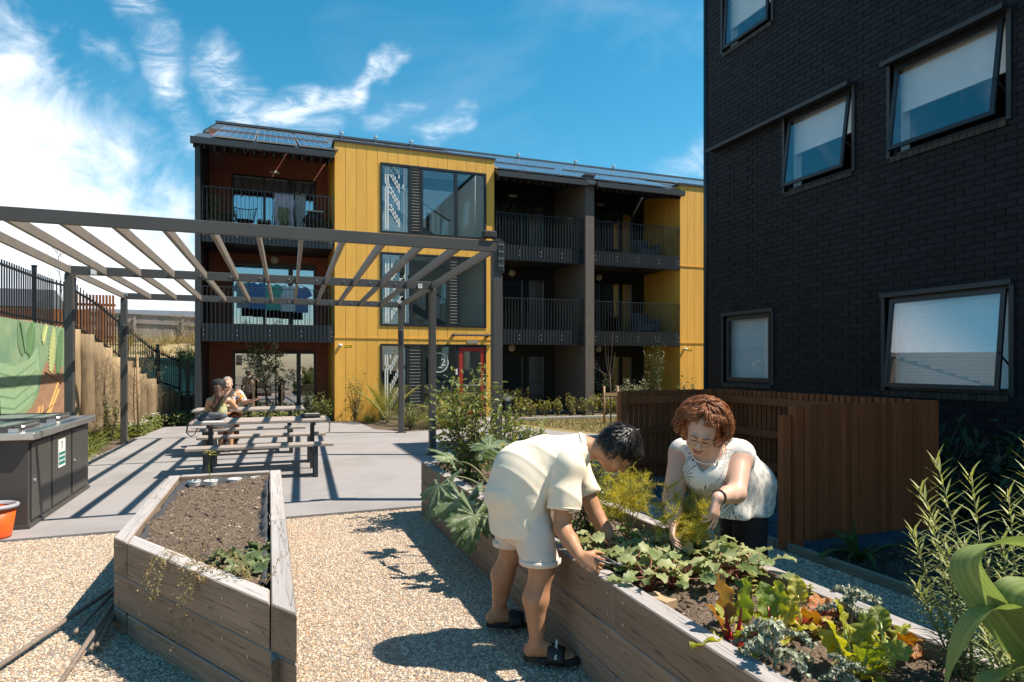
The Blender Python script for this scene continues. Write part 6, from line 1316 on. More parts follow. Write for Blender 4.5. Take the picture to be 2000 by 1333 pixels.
m_pal2 = LG('palm_leaflet', (.13, .16, .03), (.17, .19, .04), (.34, .27, .07), trans=.3)
palm((2.95, 17.35, 0), 1.30, 12, 401, 'young palm with drooping dead fronds in front of the yellow wall'); palm((4.42, 15.85, 0), 1.35, 12, 402, 'young palm in front of the glass beside the red door')
shrub('wall_bush', (2.15, 17.72, 0), (.30, .25, 1.1), 620, .06, .03, m_lf1, 'loose bush against the yellow wall below the camera', seed=403, lo=.2); shrub('wall_bush', (1.30, 18.0, 0), (.38, .3, .75), 760, .06, .035, m_lf1, 'rounded bush at the corner of brick and yellow walls', seed=404, lo=.25); shrub('path_bush', (3.15, 15.35, 0), (.32, .35, .62), 480, .06, .03, m_lf1, 'small bush at the foot of the far right pergola post', seed=405, lo=.25)
shrub('path_bush', (4.35, 16.9, 0), (.45, .4, .8), 620, .07, .032, m_lf1, 'green bush behind the right palm', seed=409, lo=.25)
for i, (x, y, L, lab) in enumerate(((3.75, 15.6, .8, 'large fine grass tussock beside the far pergola post'), (3.35, 16.3, .9, 'tall fine grass tussock left of the right palm'), (4.1, 15.45, .6, 'low grass tussock in front of the right palm'), (2.55, 17.6, .5, 'short grass tussock against the yellow wall'), (4.65, 16.6, .6, 'grass tussock near the door path'))):
    tussock('grass_tussock', (x, y, -.01), 260, L, .009, m_lf1 if i % 2 else m_lfy, lab, 410+i, bend=1.7, rb=.10, spread=.8)
# small tree with stake in front of the brick bay
def tree(name, c, h, rad, n, LL, LW, m, label, seed, lo=.35, shape='oval', tw=.02, br=12, tmin=0.):
    r = random.Random(seed); t = empty(name, c, label, 'tree'); tr = MB(); lf = MB(); tk = stem_path(c, (0, 0, 1), h, r, 8, .04); tr.tube(tk, [tw*(1-.8*i/8) for i in range(9)], 7); bb = MB()
    tips = []
    for i in range(br):
        f = lo+(1-lo)*i/br; x = f*8; i0 = min(7, int(x)); p = tk[i0]*(1-(x-i0))+tk[i0+1]*(x-i0); a = 2.4*i+r.uniform(-.3, .3); pts = stem_path(p, (math.cos(a), math.sin(a), .75), rad*(1.15-.8*f)*r.uniform(.7, 1.2)+.08, r, 5, .18, .04); bb.tube(pts, [tw*.4, tw*.35, tw*.3, tw*.22, tw*.15, tw*.1], 5); tips += pts[1:]
        for q in pts[2:]:
            for w_ in range(2): e = q+rdir(r, .2)*rad*.25; bb.tube([q, e], [tw*.12, tw*.08], 4); tips.append(e)
    for i in range(n):
        p = np.array(tips[r.randrange(len(tips))])+np.array([r.gauss(0, .035) for _ in range(3)]); leaf(lf, p, rdir(r, .2), LL*r.uniform(.6, 1.2), LW*r.uniform(.7, 1.2), .6, .3, r.uniform(-1, 1), 2, shape, max(tmin, r.random()**1.4))
    part('trunk', tr, m_twig, t, smooth=True); part('branches', bb, m_twig, t, kind='stuff', smooth=True); part('crown', lf, m, t, kind='stuff', smooth=True)
tree('small_tree', (-.05, 18.7, 0), 2.45, .95, 1700, .095, .04, m_lfs, 'small silvery-leaved tree in front of the ground floor brick bay', 420, lo=.28, br=15)
part('support_stake', MB().box(-.42, -.36, 18.42, 18.48, 0, 1.05), m_stk, label='square stake left of the small silvery tree', cat='stake', group='tree stakes'); part('support_stake', MB().box(.30, .36, 18.62, 18.68, 0, .95), m_stk, label='square stake right of the small silvery tree', cat='stake', group='tree stakes')
tree('staked_conifer', (-2.72, 15.95, 0), 2.25, .75, 1300, .06, .011, m_lfx, 'feathery straw-green sapling tied to an orange stake by the left pergola post', 430, lo=.15, shape='lance', br=26, tw=.012)
part('support_stake', MB().tube([(-2.64, 15.85, 0), (-2.66, 15.85, 1.75)], [.025, .025], 8), m_stk, label='round orange stake beside the feathery sapling', cat='stake', smooth=True)
tree('wattle_tree', (-6.55, 26, 2.6), 3.0, .9, 520, .14, .012, m_lfs, 'thin airy tree rising above the fence behind the pergola', 440, lo=.35, shape='lance', br=14, tw=.02)
# ground cover with white flowers, left bed
r = random.Random(450); gc = MB(); fl = MB()
for i in range(7500):
    y = r.uniform(15.8, 19.7); x = r.uniform(wall_x(y)+.18, 1.2 if y > 18.05 else -2.55)
    if y > 19.0 and x > -1.7: continue
    if x > -2.5 and y < 18.05: continue
    p = (x, y, r.uniform(.0, .30)*(1 if y > 17.4 else .7)); leaf(gc, p, rdir(r, .5), .085*r.uniform(.6, 1.2), .042, .5, .3, r.uniform(-1, 1), 2, 'oval', r.random()**1.5)
    if r.random() < .09:
        q = (x, y, p[2]+.06)
        for k in range(4): leaf(fl, q, (math.cos(k*1.57+i), math.sin(k*1.57+i), .4), .03, .026, .2, .1, 0, 2, 'oval')
o = part('ground_cover', gc, m_lf1, kind='stuff', label='low green ground cover with white flowers along the left bed', cat='ground cover', smooth=True); part('white_flowers', fl, m_flw, o, kind='stuff')
for i in range(26):
    y = r.uniform(12.0, 16.6); x = r.uniform(max(-3.5, wall_x(y)+.25), -2.88 + (.0 if y < 15 else .1)); tussock('strap_plant', (x, y, -.01), 30, .46, .024, m_lf1 if i % 3 else m_lfy, 'arching strap-leaved clump in the left bed below the poles', 460+i, 'strap-leaved clumps in the left bed', cat='plant', bend=1.9, shape='strap', rb=.09, tmax=.9)
shrub('white_flower_stem', (-3.05, 15.3, 0), (.2, .2, .8), 160, .07, .04, m_lf1, 'upright leafy stem with white flowers in front of the poles', seed=490, flower=m_flw, fn=20)
# bank planting
for i in range(60):
    x = r.uniform(-7.5, -1.9); y = r.uniform(26.5, 35.4); tussock('bank_tussock', (x, y, land(x, y)-.05), 46, r.uniform(.6, 1.0), .03, m_lfx if i % 4 else m_lfy, 'dry golden tussock on the bank below the paling fence', 500+i, 'golden tussocks on the bank', bend=1.3, rb=.15, spread=.6, seg=4)
shrub('bank_shrub', (-3.55, 33.5, 2.2), (1.0, .8, 2.0), 900, .12, .03, m_lfx, 'tall dry shrub on the bank beside the apartment block', seed=570, lo=.2, shape='lance'); shrub('bank_shrub', (-7.1, 31, 2.1), (.8, .8, 1.5), 500, .16, .05, m_lfs, 'silvery shrub on the bank left of the paling fence', seed=571, lo=.3); shrub('bank_shrub', (-2.6, 24.0, land(-2.6, 24)-.1), (.6, .5, 1.0), 480, .13, .06, m_lf1, 'green bush behind the black gate', seed=572, lo=.3)
for i in range(7):
    x = -12+i*1.3; yb = 20+r.uniform(-3, 4); tussock('bank_flax', (x, yb, land(x, yb)-.05), 22, 1.1, .05, m_lf1, 'dark flax behind the black fence on the left', 580+i, 'flax behind the fence', cat='plant', bend=.9, shape='strap')
# ------------------------------------------------------------------ people
V3 = lambda *a: np.array(a, float)
def unit(v): v = np.array(v, float); return v/np.linalg.norm(v)
def axes(f, u):
    """local frame: columns right->left x, face y, crown z"""
    f = unit(f); u = np.array(u, float); u = unit(u - f*(u@f)); l = np.cross(f, u)*-1; return l, f, u
class Head:
    def __init__(s, c, f, u, k=1.0): s.c = np.array(c, float); s.l, s.f, s.u = axes(f, u); s.k = k; s.M = Matrix(np.stack([s.l, s.f, s.u], 1).tolist())
    def __call__(s, x, y, z): return s.c + (s.l*x + s.f*y + s.u*z)*s.k
def add_head(S, H, fem=False):
    k = H.k; R_ = H.M
    S.ell(H(0, -.012, .030), V3(.076, .096, .088)*k, .02, R_)                      # cranium
    S.ell(H(0, .022, -.035), V3(.062, .072, .078)*k, .025, R_)                     # face
    S.ell(H(0, .052, -.088), V3(.034, .034, .026)*k, .025, R_)                     # chin
    for x in (-1, 1):
        S.ell(H(x*.038, .060, -.036), V3(.026, .024, .026)*k, .016, R_)            # cheeks
        S.ell(H(x*.046, .006, -.070), V3(.022, .042, .026)*k, .02, R_)             # jaw
        S.ell(H(x*.030, .098, .004), V3(.015, .0085, .010)*k, .010, R_, sub=True); S.ell(H(x*.030, .0895, .003), V3(.0135, .008, .0085)*k, .004, R_)   # eye sockets
        S.ell(H(x*.078, -.006, -.016), V3(.009, .020, .032)*k, .006, R_)           # ears
        S.ell(H(x*.0845, .000, -.012), V3(.004, .010, .018)*k, .003, R_, sub=True)
        S.ell(H(x*.012, .100, -.034), V3(.010, .009, .008)*k, .006, R_)            # nostrils
    S.cone(H(0, .088, .010), H(0, .110, -.030), .009*k, .0125*k, .010)             # nose
    S.ell(H(0, .088, .026), V3(.045, .010, .010)*k, .015, R_)                      # brow
    S.ell(H(0, .086, -.062), V3(.026, .012, .010)*k, .01, R_)                      # mouth area
def hand(S, w, d, n, side, curl=(.5, .6, .4), spread=.10, k=1.0, thumb=(.75, .5), rad=.0085):
    """palm, four unequal fingers with two bends and a thumb leaving the side of the palm; w wrist, d finger direction, n palm normal (out of the palm), side +1/-1"""
    d = unit(d); n = np.array(n, float); n = unit(n - d*(n@d)); s = np.cross(d, n)*side          # towards the thumb
    w = np.array(w, float); kn = w + d*.088*k
    for q in np.linspace(-.030, .030, 4): S.cone(w + d*.012*k + s*q*.6*k, kn + s*q*k, .016*k, .0135*k, .012)
    for i, (L, q) in enumerate(((.072, .031), (.080, .0105), (.074, -.0105), (.058, -.030))):
        p = kn + s*q*k; a = 0.0; dd = unit(d + s*spread*(q/.03)); c = curl if not isinstance(curl[0], tuple) else curl[i]
        for j, f in enumerate((.45, .32, .23)):
            a += c[j]; e = p + (dd*math.cos(a) + n*math.sin(a))*L*f*1.1*k; S.cone(p, e, (rad-.0007*j)*k, (rad-.0007*(j+1))*k, .0035); p = e
    b = w + d*.028*k + s*.026*k; p = b
    for j, (L, r0) in enumerate(((.042, .0125), (.034, .0105), (.026, .009))):
        dv = unit(s*(thumb[0]-.25*j) + d*(.65+.2*j) + n*(thumb[1]*(.6+.5*j))); e = p + dv*L*k; S.cone(p, e, r0*k, (r0-.001)*k, .006 if j else .014); p = e
m_skin_m = mat('skin_tan', (.40, .195, .105), (.46, .235, .13), rough=.5, scale=14, spec=.35, c3=(.36, .15, .085), s3=9, th3=(.55, .8), bump=.12, bscale=160, bdist=.004, sss=.12)
m_skin_w = mat('skin_fair', (.60, .36, .26), (.64, .40, .30), rough=.48, scale=14, spec=.35, c3=(.58, .30, .22), s3=7, th3=(.5, .8), bump=.12, bscale=160, bdist=.004, sss=.12)
m_skin_g = mat('skin_olive', (.50, .27, .15), (.55, .31, .18), rough=.5, scale=14)
m_lip = mat('lips', (.42, .11, .10), rough=.35); m_teeth = mat('teeth', (.72, .68, .60), rough=.3); m_lash = mat('lash', (.03, .018, .012), rough=.6); m_eye = mat('eye_white', (.65, .62, .58), rough=.2)
m_cream = mat('cream_jersey', (.76, .655, .51), (.80, .695, .55), rough=.85, scale=5, bump=.12, bscale=18, bdist=.008, sheen=.2); m_short = mat('sand_fleece', (.68, .56, .46), (.72, .60, .50), rough=.9, scale=6, bump=.1, bscale=20, bdist=.006, sheen=.2)
m_blackh = mat('black_hair', (.008, .0075, .008), rough=.42, spec=.4); m_slide = mat('black_rubber', (.008, .008, .009), rough=.55)

def wrinkle(S, fn): S.bump(fn); return S
# ---- the man bending over the planter
P1 = empty('person', (1.35, 3.3, 0), 'person in cream t-shirt and shorts bending over the planter with secateurs', 'person')
pel = V3(1.295, 3.305, .85); hipR = V3(1.31, 3.215, .82); hipL = V3(1.30, 3.40, .82); knR = V3(1.335, 3.11, .47); knL = V3(1.315, 3.51, .46); anR = V3(1.305, 3.10, .095); anL = V3(1.265, 3.59, .095)
ft = {'R': (V3(1.275, 3.125, .045), V3(1.515, 2.985, .035)), 'L': (V3(1.225, 3.60, .045), V3(1.475, 3.545, .035))}
shR = V3(1.475, 3.09, 1.00); shL = V3(1.66, 3.38, .96); elR = V3(1.425, 3.05, .70); elL = V3(1.735, 3.25, .69); wrR = V3(1.435, 2.865, .60); wrL = V3(1.775, 3.13, .535)
nk = V3(1.605, 3.20, 1.09); H1 = Head((1.775, 3.085, 1.085), (.42, -.22, -.88), (.78, -.55, .30), 1.03)
S = SDF((1.05, 2.62, 0), (2.02, 3.78, 1.30), .006)
add_head(S, H1); S.cone(nk, H1(0, -.02, -.05), .058, .056, .03)
S.chain([pel, V3(1.33, 3.28, .98), V3(1.45, 3.23, 1.03), nk], [.105, .105, .095, .065], .05)
S.chain([shR, elR], [.056, .046], .03); S.chain([elR, V3(1.43, 2.97, .655), wrR], [.045, .042, .028], .015, flat=None); S.chain([shL, elL], [.056, .045], .03); S.chain([elL, V3(1.755, 3.19, .62), wrL], [.044, .042, .028], .015)
for hp, kn, an, o in ((hipR, knR, anR, 'R'), (hipL, knL, anL, 'L')):
    S.chain([hp, kn], [.080, .064], .03); cm = kn*.62 + an*.38 + V3(-.022, .004, 0); S.chain([kn, cm, an], [.060, .066, .036], .025)
    he, to = ft[o]; dv = unit(to-he); sd = unit(np.cross(dv, (0, 0, 1))); S.cone(he+V3(0, 0, .012), he+V3(0, 0, .02), .034, .034, .02); S.cone(an, he + dv*.05 + V3(0, 0, .025), .038, .034, .02)
    S.cone(he+dv*.03+V3(0, 0, .02), he+dv*.165+V3(0, 0, .012), .033, .028, .02); S.cone(an, he+dv*.17+V3(0, 0, .014), .036, .024, .02)
    for i, (q, L, r_) in enumerate(((.030, .222, .013), (.012, .228, .0095), (-.004, .220, .009), (-.018, .208, .0085), (-.031, .192, .008))):
        sg = -1 if o == 'R' else 1; S.cone(he+dv*.15+sd*q*sg*.8+V3(0, 0, .014), he+dv*L+sd*q*sg+V3(0, 0, .002), r_+.004, r_, .006)
hand(S, wrR, (.55, -.55, -.22), (.70, .55, -.45), 1, (.75, .95, .6), k=.98, thumb=(.6, .8)); hand(S, wrL, (.10, -.60, -.62), (-.55, -.35, .1), -1, (.35, .5, .35), k=.95, thumb=(.7, .6))
link('body', S.mesh('body', m_skin_m, relax=2), P1)
# t-shirt
S = SDF((1.0, 2.84, .56), (1.85, 3.72, 1.30), .007)
S.chain([V3(1.265, 3.305, .84), V3(1.31, 3.29, .965), V3(1.41, 3.25, 1.02), V3(1.52, 3.215, 1.035)], [.145, .138, .130, .108], .06); S.cone(V3(1.50, 3.2, 1.04), V3(1.605, 3.20, 1.085), .105, .082, .05)
S.cone(V3(1.295, 3.31, .60), V3(1.285, 3.305, .90), .222, .205, .05, flat=((1, 0, 0), .72)); S.ell((1.225, 3.30, .82), (.125, .165, .11), .06); S.ell((1.42, 3.24, .92), (.12, .14, .11), .06)
eR = shR*.36 + elR*.64; eL = shL*.42 + elL*.58
S.cone(shL, eL, .076, .076, .05); S.cone(V3(1.5, 3.2, 1.03), shR, .10, .076, .05); S.cone(V3(1.52, 3.22, 1.02), shL, .10, .074, .05)
def wr1(X, Y, Z):
    w = np.sin(5.3*X+3*Y)+.7*np.sin(8.1*Z-4*Y+1.3); f = .0095*np.sin(13*(Z-.9*X)+5*Y+2.4*w)*np.clip((1.12-Z)*3.5, .15, 1) + .0050*np.sin(29*(X*.5+Z*.9)-8*Y+3.1*w) + .004*np.maximum(0, np.sin(21*Y+9*X+2*w))*np.clip((.80-Z)*8, 0, 1)
    rd = lambda q, e: np.power(1-np.abs(np.sin(q)), e)
    f = f*.7 - .007*rd(13*(Z-.85*X)+6*Y+1.6*w, 3.0)*np.clip((1.06-Z)*4, 0, 1)*np.clip((X-1.08)*5, .2, 1) - .005*rd(17*(X*.9+Z*.55)+9*Y-2.1*w+.8, 3.0) - .008*rd(15*(X-1.36)+7*(Z-.9)+4*Y+.7*w, 4)*np.clip((.95-Z)*5, 0, 1)
    return f
wrinkle(S, wr1); S.cut((1.25, 3.3, .640), (.12, 0, -1))
sl, (X, Y, Z) = S._sub(S.lo, S.lo+S.n*S.h, 0); d = unit(elL-shL); near = np.sqrt((X-eL[0])**2+(Y-eL[1])**2+(Z-eL[2])**2); pl = (X-eL[0])*d[0]+(Y-eL[1])*d[1]+(Z-eL[2])*d[2]; S.d[sl] = np.where((near < .14) & (X > 1.62), np.maximum(S.d[sl], pl-.01), S.d[sl])
for a, b, ra, rb in ((eL-unit(elL-shL)*.06, elL, .052, .062), (V3(1.60, 3.2, 1.09), V3(1.72, 3.14, 1.10), .064, .072), (V3(1.295, 3.31, .55), V3(1.295, 3.31, .68), .135, .135)): S.cone(a, b, ra, rb, .004, sub=True)
Q_ = SDF((1.25, 2.90, .66), (1.66, 3.28, 1.16), .006); Q_.cone(shR+V3(.02, .06, .015), shR, .085, .084, .03); Q_.cone(shR+V3(0, .008, 0), eR+V3(-.006, 0, 0), .084, .086, .03); Q_.bump(lambda X, Y, Z: -.007*np.power(1-np.abs(np.sin(12*(Z+.7*X)+5*Y)), 3)+.0045*np.sin(30*(Z+.6*X)+4*np.sin(9*Y+6*X))+.003*np.sin(47*X-19*Z)); d = unit(elR-shR); Q_.cut(eR+d*.02, d); Q_.cone(eR-d*.06, elR, .057, .070, .003, sub=True); link('sleeve', Q_.mesh('sleeve', m_cream, relax=2), P1)
link('t_shirt', S.mesh('t_shirt', m_cream, relax=2), P1)
part('collar', MB().tube([tuple(V3(1.612, 3.192, 1.09) + (np.array((.35, .80, 0))*math.cos(a)*.088 + np.array((-.12, .05, 1))*math.sin(a)*.080)) for a in np.linspace(0, 6.283, 25)], .009, 6, cap=False), m_cream, P1, smooth=True)
dS = unit(elR-shR); aS = unit(np.cross(dS, (0, 1, 0))); bS = np.cross(dS, aS); part('sleeve_hem', MB().tube([tuple(eR+dS*.006+(aS*math.cos(a)+bS*math.sin(a))*.0865) for a in np.linspace(0, 6.283, 28)], .0035, 5, cap=False), m_cream, P1, smooth=True)
part('sleeve_tab', MB().obox(tuple(eR+V3(.0, -.083, -.005)), (.022, .004, .026), (0, .2, .1)), mat('tab_tan', (.45, .38, .26)), P1)
# shorts
S = SDF((1.02, 2.95, .40), (1.55, 3.72, .90), .007)
for hp, kn, y in ((hipR, knR, 3.19), (hipL, knL, 3.43)):
    e = hp*.14 + kn*.86; S.cone(hp+V3(-.01, 0, -.05), e, .098, .100, .04); S.cone(hp + V3(-.03, 0, -.05), hp*.5+kn*.5, .096, .096, .04)
S.ell((1.285, 3.31, .76), (.115, .155, .10), .05); S.cone(V3(1.30, 3.31, .70), V3(1.30, 3.30, .84), .155, .145, .04, flat=((1, 0, 0), .80)); wrinkle(S, lambda X, Y, Z: .0035*np.sin(60*Y+14*Z)+.004*np.sin(24*Z+16*X+9*Y))
S.cut((1.3, 3.3, .505), (.05, 0, -1))
for hp, kn in ((hipR, knR), (hipL, knL)): S.cone(hp*.3+kn*.7, kn+V3(0, 0, -.1), .080, .094, .004, sub=True)
link('shorts', S.mesh('shorts', m_short, relax=2), P1)
for hp, kn in ((hipR, knR), (hipL, knL)):
    e = hp*.14+kn*.86; part('hem_cuff', MB().lathe((e[0], e[1], .505), [(.094, 0), (.110, .002), (.112, .026), (.104, .032)], 24), m_short, P1, smooth=True)
# slides
for o in ('R', 'L'):
    he, to = ft[o]; dv = unit((to-he)*V3(1, 1, 0)); sd = V3(-dv[1], dv[0], 0); c0 = V3(he[0], he[1], 0)
    sl_ = empty('slide_sandal', tuple(c0), parent=P1); sl_.matrix_parent_inverse = P1.matrix_basis.inverted()
    oul = []; n = 26
    for i in range(n):
        a = 6.283*i/n; x = .115+.15*math.cos(a); y = (.043+.008*math.cos(a))*math.sin(a); oul.append(tuple((c0+dv*x+sd*y)[:2]))
    part('sole', MB().prism(oul, 'z', .004, .034), m_slide, sl_, bevel=.006)
    V = []; F = []; n = 14
    for x in (.095, .12, .155, .185):
        for i in range(n+1):
            a = math.pi*i/n; hh = .088-.26*(x-.095); V.append(tuple(c0 + dv*x + sd*(-.052*math.cos(a)) + V3(0, 0, .012+hh*math.sin(a)**.8)))
    for j in range(3):
        for i in range(n): F.append((j*(n+1)+i, j*(n+1)+i+1, (j+1)*(n+1)+i+1, (j+1)*(n+1)+i))
    st = part('strap', MB().add(V, F), m_slide, sl_, smooth=True); md = st.modifiers.new('thickness', 'SOLIDIFY'); md.thickness = .007
    if o == 'R':
        nrm = unit(-sd*.80 + V3(0, 0, .72)); up_ = -dv; rt = np.cross(up_, nrm); Mx = Matrix(np.stack([np.cross(dv, nrm), dv, nrm], 1).tolist())
        xa = unit(np.cross(nrm, dv)); Mx = Matrix(np.stack([xa, np.cross(nrm, xa), nrm], 1).tolist())
        text('strap_lettering', 'BALENCIAGA', .0165, tuple(c0 + dv*.140 - sd*.030 + V3(0, 0, .083)), Mx.to_euler(), m_white, st, bold=.0006)
# hair: cap plus strands combed out from the crown
S = SDF(tuple(H1.c-.22), tuple(H1.c+.22), .006); S.ell(H1(0, -.022, .040), V3(.088, .106, .094)*H1.k, .01, H1.M); S.ell(H1(0, -.065, -.010), V3(.072, .055, .075)*H1.k, .03, H1.M); S.ell(H1(0, .045, .085), V3(.066, .055, .034)*H1.k, .02, H1.M)
for x in (-1, 1): S.ell(H1(x*.082, .040, -.040), V3(.03, .05, .05)*H1.k, .004, H1.M, sub=True)
S.ell(H1(0, .115, -.020), V3(.075, .05, .07)*H1.k, .004, H1.M, sub=True); S.bump(lambda X, Y, Z: .004*np.sin(90*X+40*Z)*np.sin(80*Y))
hm = link('hair', S.mesh('hair', m_blackh, relax=1), P1)
r = random.Random(900); hs = MB(); wh = unit(V3(0, -.35, 1))
for i in range(2600):
    a = r.uniform(0, 6.283); ph = math.acos(1-r.random()*1.55); lx = V3(1, 0, 0); ly = np.cross(wh, lx); dloc = wh*math.cos(ph) + (lx*math.cos(a)+ly*math.sin(a))*math.sin(ph)
    if dloc[2] < -.55 or (dloc[1] > .62 and dloc[2] < .18) or (dloc[2] < -.05 and dloc[1] > .30): continue
    q = np.array((.086*dloc[0], -.022+.104*dloc[1], .038+.092*dloc[2]-(.02 if dloc[2] < 0 else 0))); tg = dloc*math.cos(ph) - wh; tg = (tg/(np.linalg.norm(tg)+1e-6)); tg = tg + dloc*r.uniform(.12, .5) + V3(r.gauss(0, .18), r.gauss(0, .18), r.gauss(0, .12)); tg = unit(tg)
    L = r.uniform(.03, .062); sd = unit(np.cross(tg, dloc)+1e-6)*.0016; p0 = q; p1 = q+tg*L*.55+dloc*.004; p2 = q+tg*L-dloc*.003
    W_ = lambda p: H1(*p); hs.add([W_(p0-sd), W_(p0+sd), W_(p1+sd*.8), W_(p1-sd*.8), W_(p2)], [(0, 1, 2, 3), (3, 2, 4)])
part('strands', hs, m_blackh, hm, kind='stuff')
def glasses(H, par, m, rx=.026, rz=.022):
    g = MB()
    for x in (-1, 1):
        g.tube([tuple(H(x*.034+rx*math.cos(a), .104-.012*abs(math.cos(a)*x+.5)*.5, .0+rz*math.sin(a))) for a in np.linspace(0, 6.283, 17)], .0016, 5, cap=False); g.tube([tuple(H(x*(.034+rx), .098, .006)), tuple(H(x*.079, .06, .010)), tuple(H(x*.086, -.005, .006))], .0016, 5)
    g.tube([tuple(H(-.009, .108, .004)), tuple(H(.009, .108, .004))], .0018, 5); return part('glasses', g, m, par)
glasses(H1, P1, mat('spectacle_metal', (.20, .16, .10), rough=.3, metal=.8))
for x in (-1, 1): part('eyebrow', MB().tube([tuple(H1(x*.012, .100, .026)), tuple(H1(x*.030, .101, .031)), tuple(H1(x*.050, .088, .026))], [.003, .004, .002], 5), m_lash, P1); part('eye', MB().tube([tuple(H1(x*.016, .096, .002)), tuple(H1(x*.030, .098, .0)), tuple(H1(x*.044, .091, .002))], [.002, .0035, .002], 5), m_lash, P1)
part('mouth', MB().tube([tuple(H1(-.022, .090, -.062)), tuple(H1(0, .099, -.064)), tuple(H1(.022, .090, -.062))], [.002, .0045, .002], 6, flat=.8), m_lip, P1, smooth=True)
# secateurs in his right hand
SC = empty('secateurs', (1.56, 2.79, .57), 'steel garden secateurs held at the planter edge', 'secateurs'); m_steel = mat('tool_steel', (.28, .27, .26), rough=.3, metal=.9); pv_ = V3(1.60, 2.765, .572); ax_ = unit(V3(.72, -.52, -.12)); sx_ = unit(np.cross(ax_, (0, 0, 1)))
for sgn in (-1, 1):
    part('blade', MB().add([tuple(pv_-ax_*.015+V3(0, 0, .003*sgn)+sx_*.012), tuple(pv_-ax_*.015+V3(0, 0, .003*sgn)-sx_*.012), tuple(pv_+ax_*.05+sx_*.004*sgn-sx_*.012+V3(0, 0, .003*sgn)), tuple(pv_+ax_*.088+sx_*.010*sgn+V3(0, 0, .003*sgn)), tuple(pv_+ax_*.05+sx_*.014+sx_*.006*sgn+V3(0, 0, .003*sgn))], [(0, 1, 2, 3, 4)]), m_steel, SC)
    h0 = pv_ - ax_*.012; part('handle', MB().tube([tuple(h0), tuple(h0-ax_*.04+sx_*.030*sgn+V3(0, 0, .004)), tuple(h0-ax_*.09+sx_*.034*sgn+V3(0, 0, .012)), tuple(h0-ax_*.125+sx_*.022*sgn+V3(0, 0, .016))], [.006, .0065, .006, .005], 7), mat('grip_grey', (.05, .05, .055), rough=.4), SC, smooth=True)
part('pivot', MB().lathe(tuple(pv_+V3(0, 0, .004)), [(.013, 0), (.013, .005), (.005, .006), (0, .004)], 14), m_alu, SC)

# ---- the woman reaching into the fennel
P2 = empty('person', (2.7, 3.2, 0), 'person with curly auburn hair, pearls and a patterned white tunic reaching into the planter', 'person')
pel = V3(2.735, 3.215, .80); chest = V3(2.40, 3.045, .985); nk = V3(2.305, 2.995, 1.065); shR = V3(2.245, 3.165, 1.03); shL = V3(2.465, 2.935, 1.035); elR = V3(2.115, 3.065, .80); elL = V3(2.325, 2.80, .865); wrR = V3(2.02, 2.93, .70); wrL = V3(2.125, 2.695, .875)
H2_ = Head((2.195, 2.915, 1.188), (-.60, -.60, -.50), (-.12, -.42, .88), 1.04)
S = SDF((1.88, 2.50, .02), (2.98, 3.48, 1.42), .006)
add_head(S, H2_, True); S.cone(nk, H2_(0, -.03, -.06), .062, .058, .035)
S.chain([pel, V3(2.56, 3.13, .90), chest, nk], [.145, .145, .140, .075], .06); S.ell((2.30, 3.0, .93), (.12, .12, .10), .05)
S.cone(chest, shR, .11, .072, .05); S.cone(chest, shL, .11, .075, .05); S.chain([shR, elR], [.072, .058], .03); S.chain([shL, elL], [.068, .054], .03); S.chain([elR, elR*.5+wrR*.5, wrR], [.054, .048, .030], .02); S.chain([elL, elL*.55+wrL*.45, wrL], [.051, .045, .029], .02)
for y, x in ((3.12, 2.71), (3.30, 2.76)): S.chain([V3(x, y, .74), V3(x-.015, y, .42), V3(x+.02, y, .09)], [.08, .07, .045], .03); S.cone(V3(x+.03, y, .05), V3(x-.14, y-.07, .035), .035, .028, .02)
hand(S, wrL, (-.22, -.10, -.62), (-.35, .75, -.1), 1, ((.12, .2, .15), (.18, .25, .2), (.4, .6, .4), (.55, .8, .5)), .16, k=.96, thumb=(.8, .4)); hand(S, wrR, (-.35, -.45, -.6), (.3, -.5, -.3), -1, (.4, .5, .4), .1, k=.94)
link('body', S.mesh('body', m_skin_w, relax=2), P2)
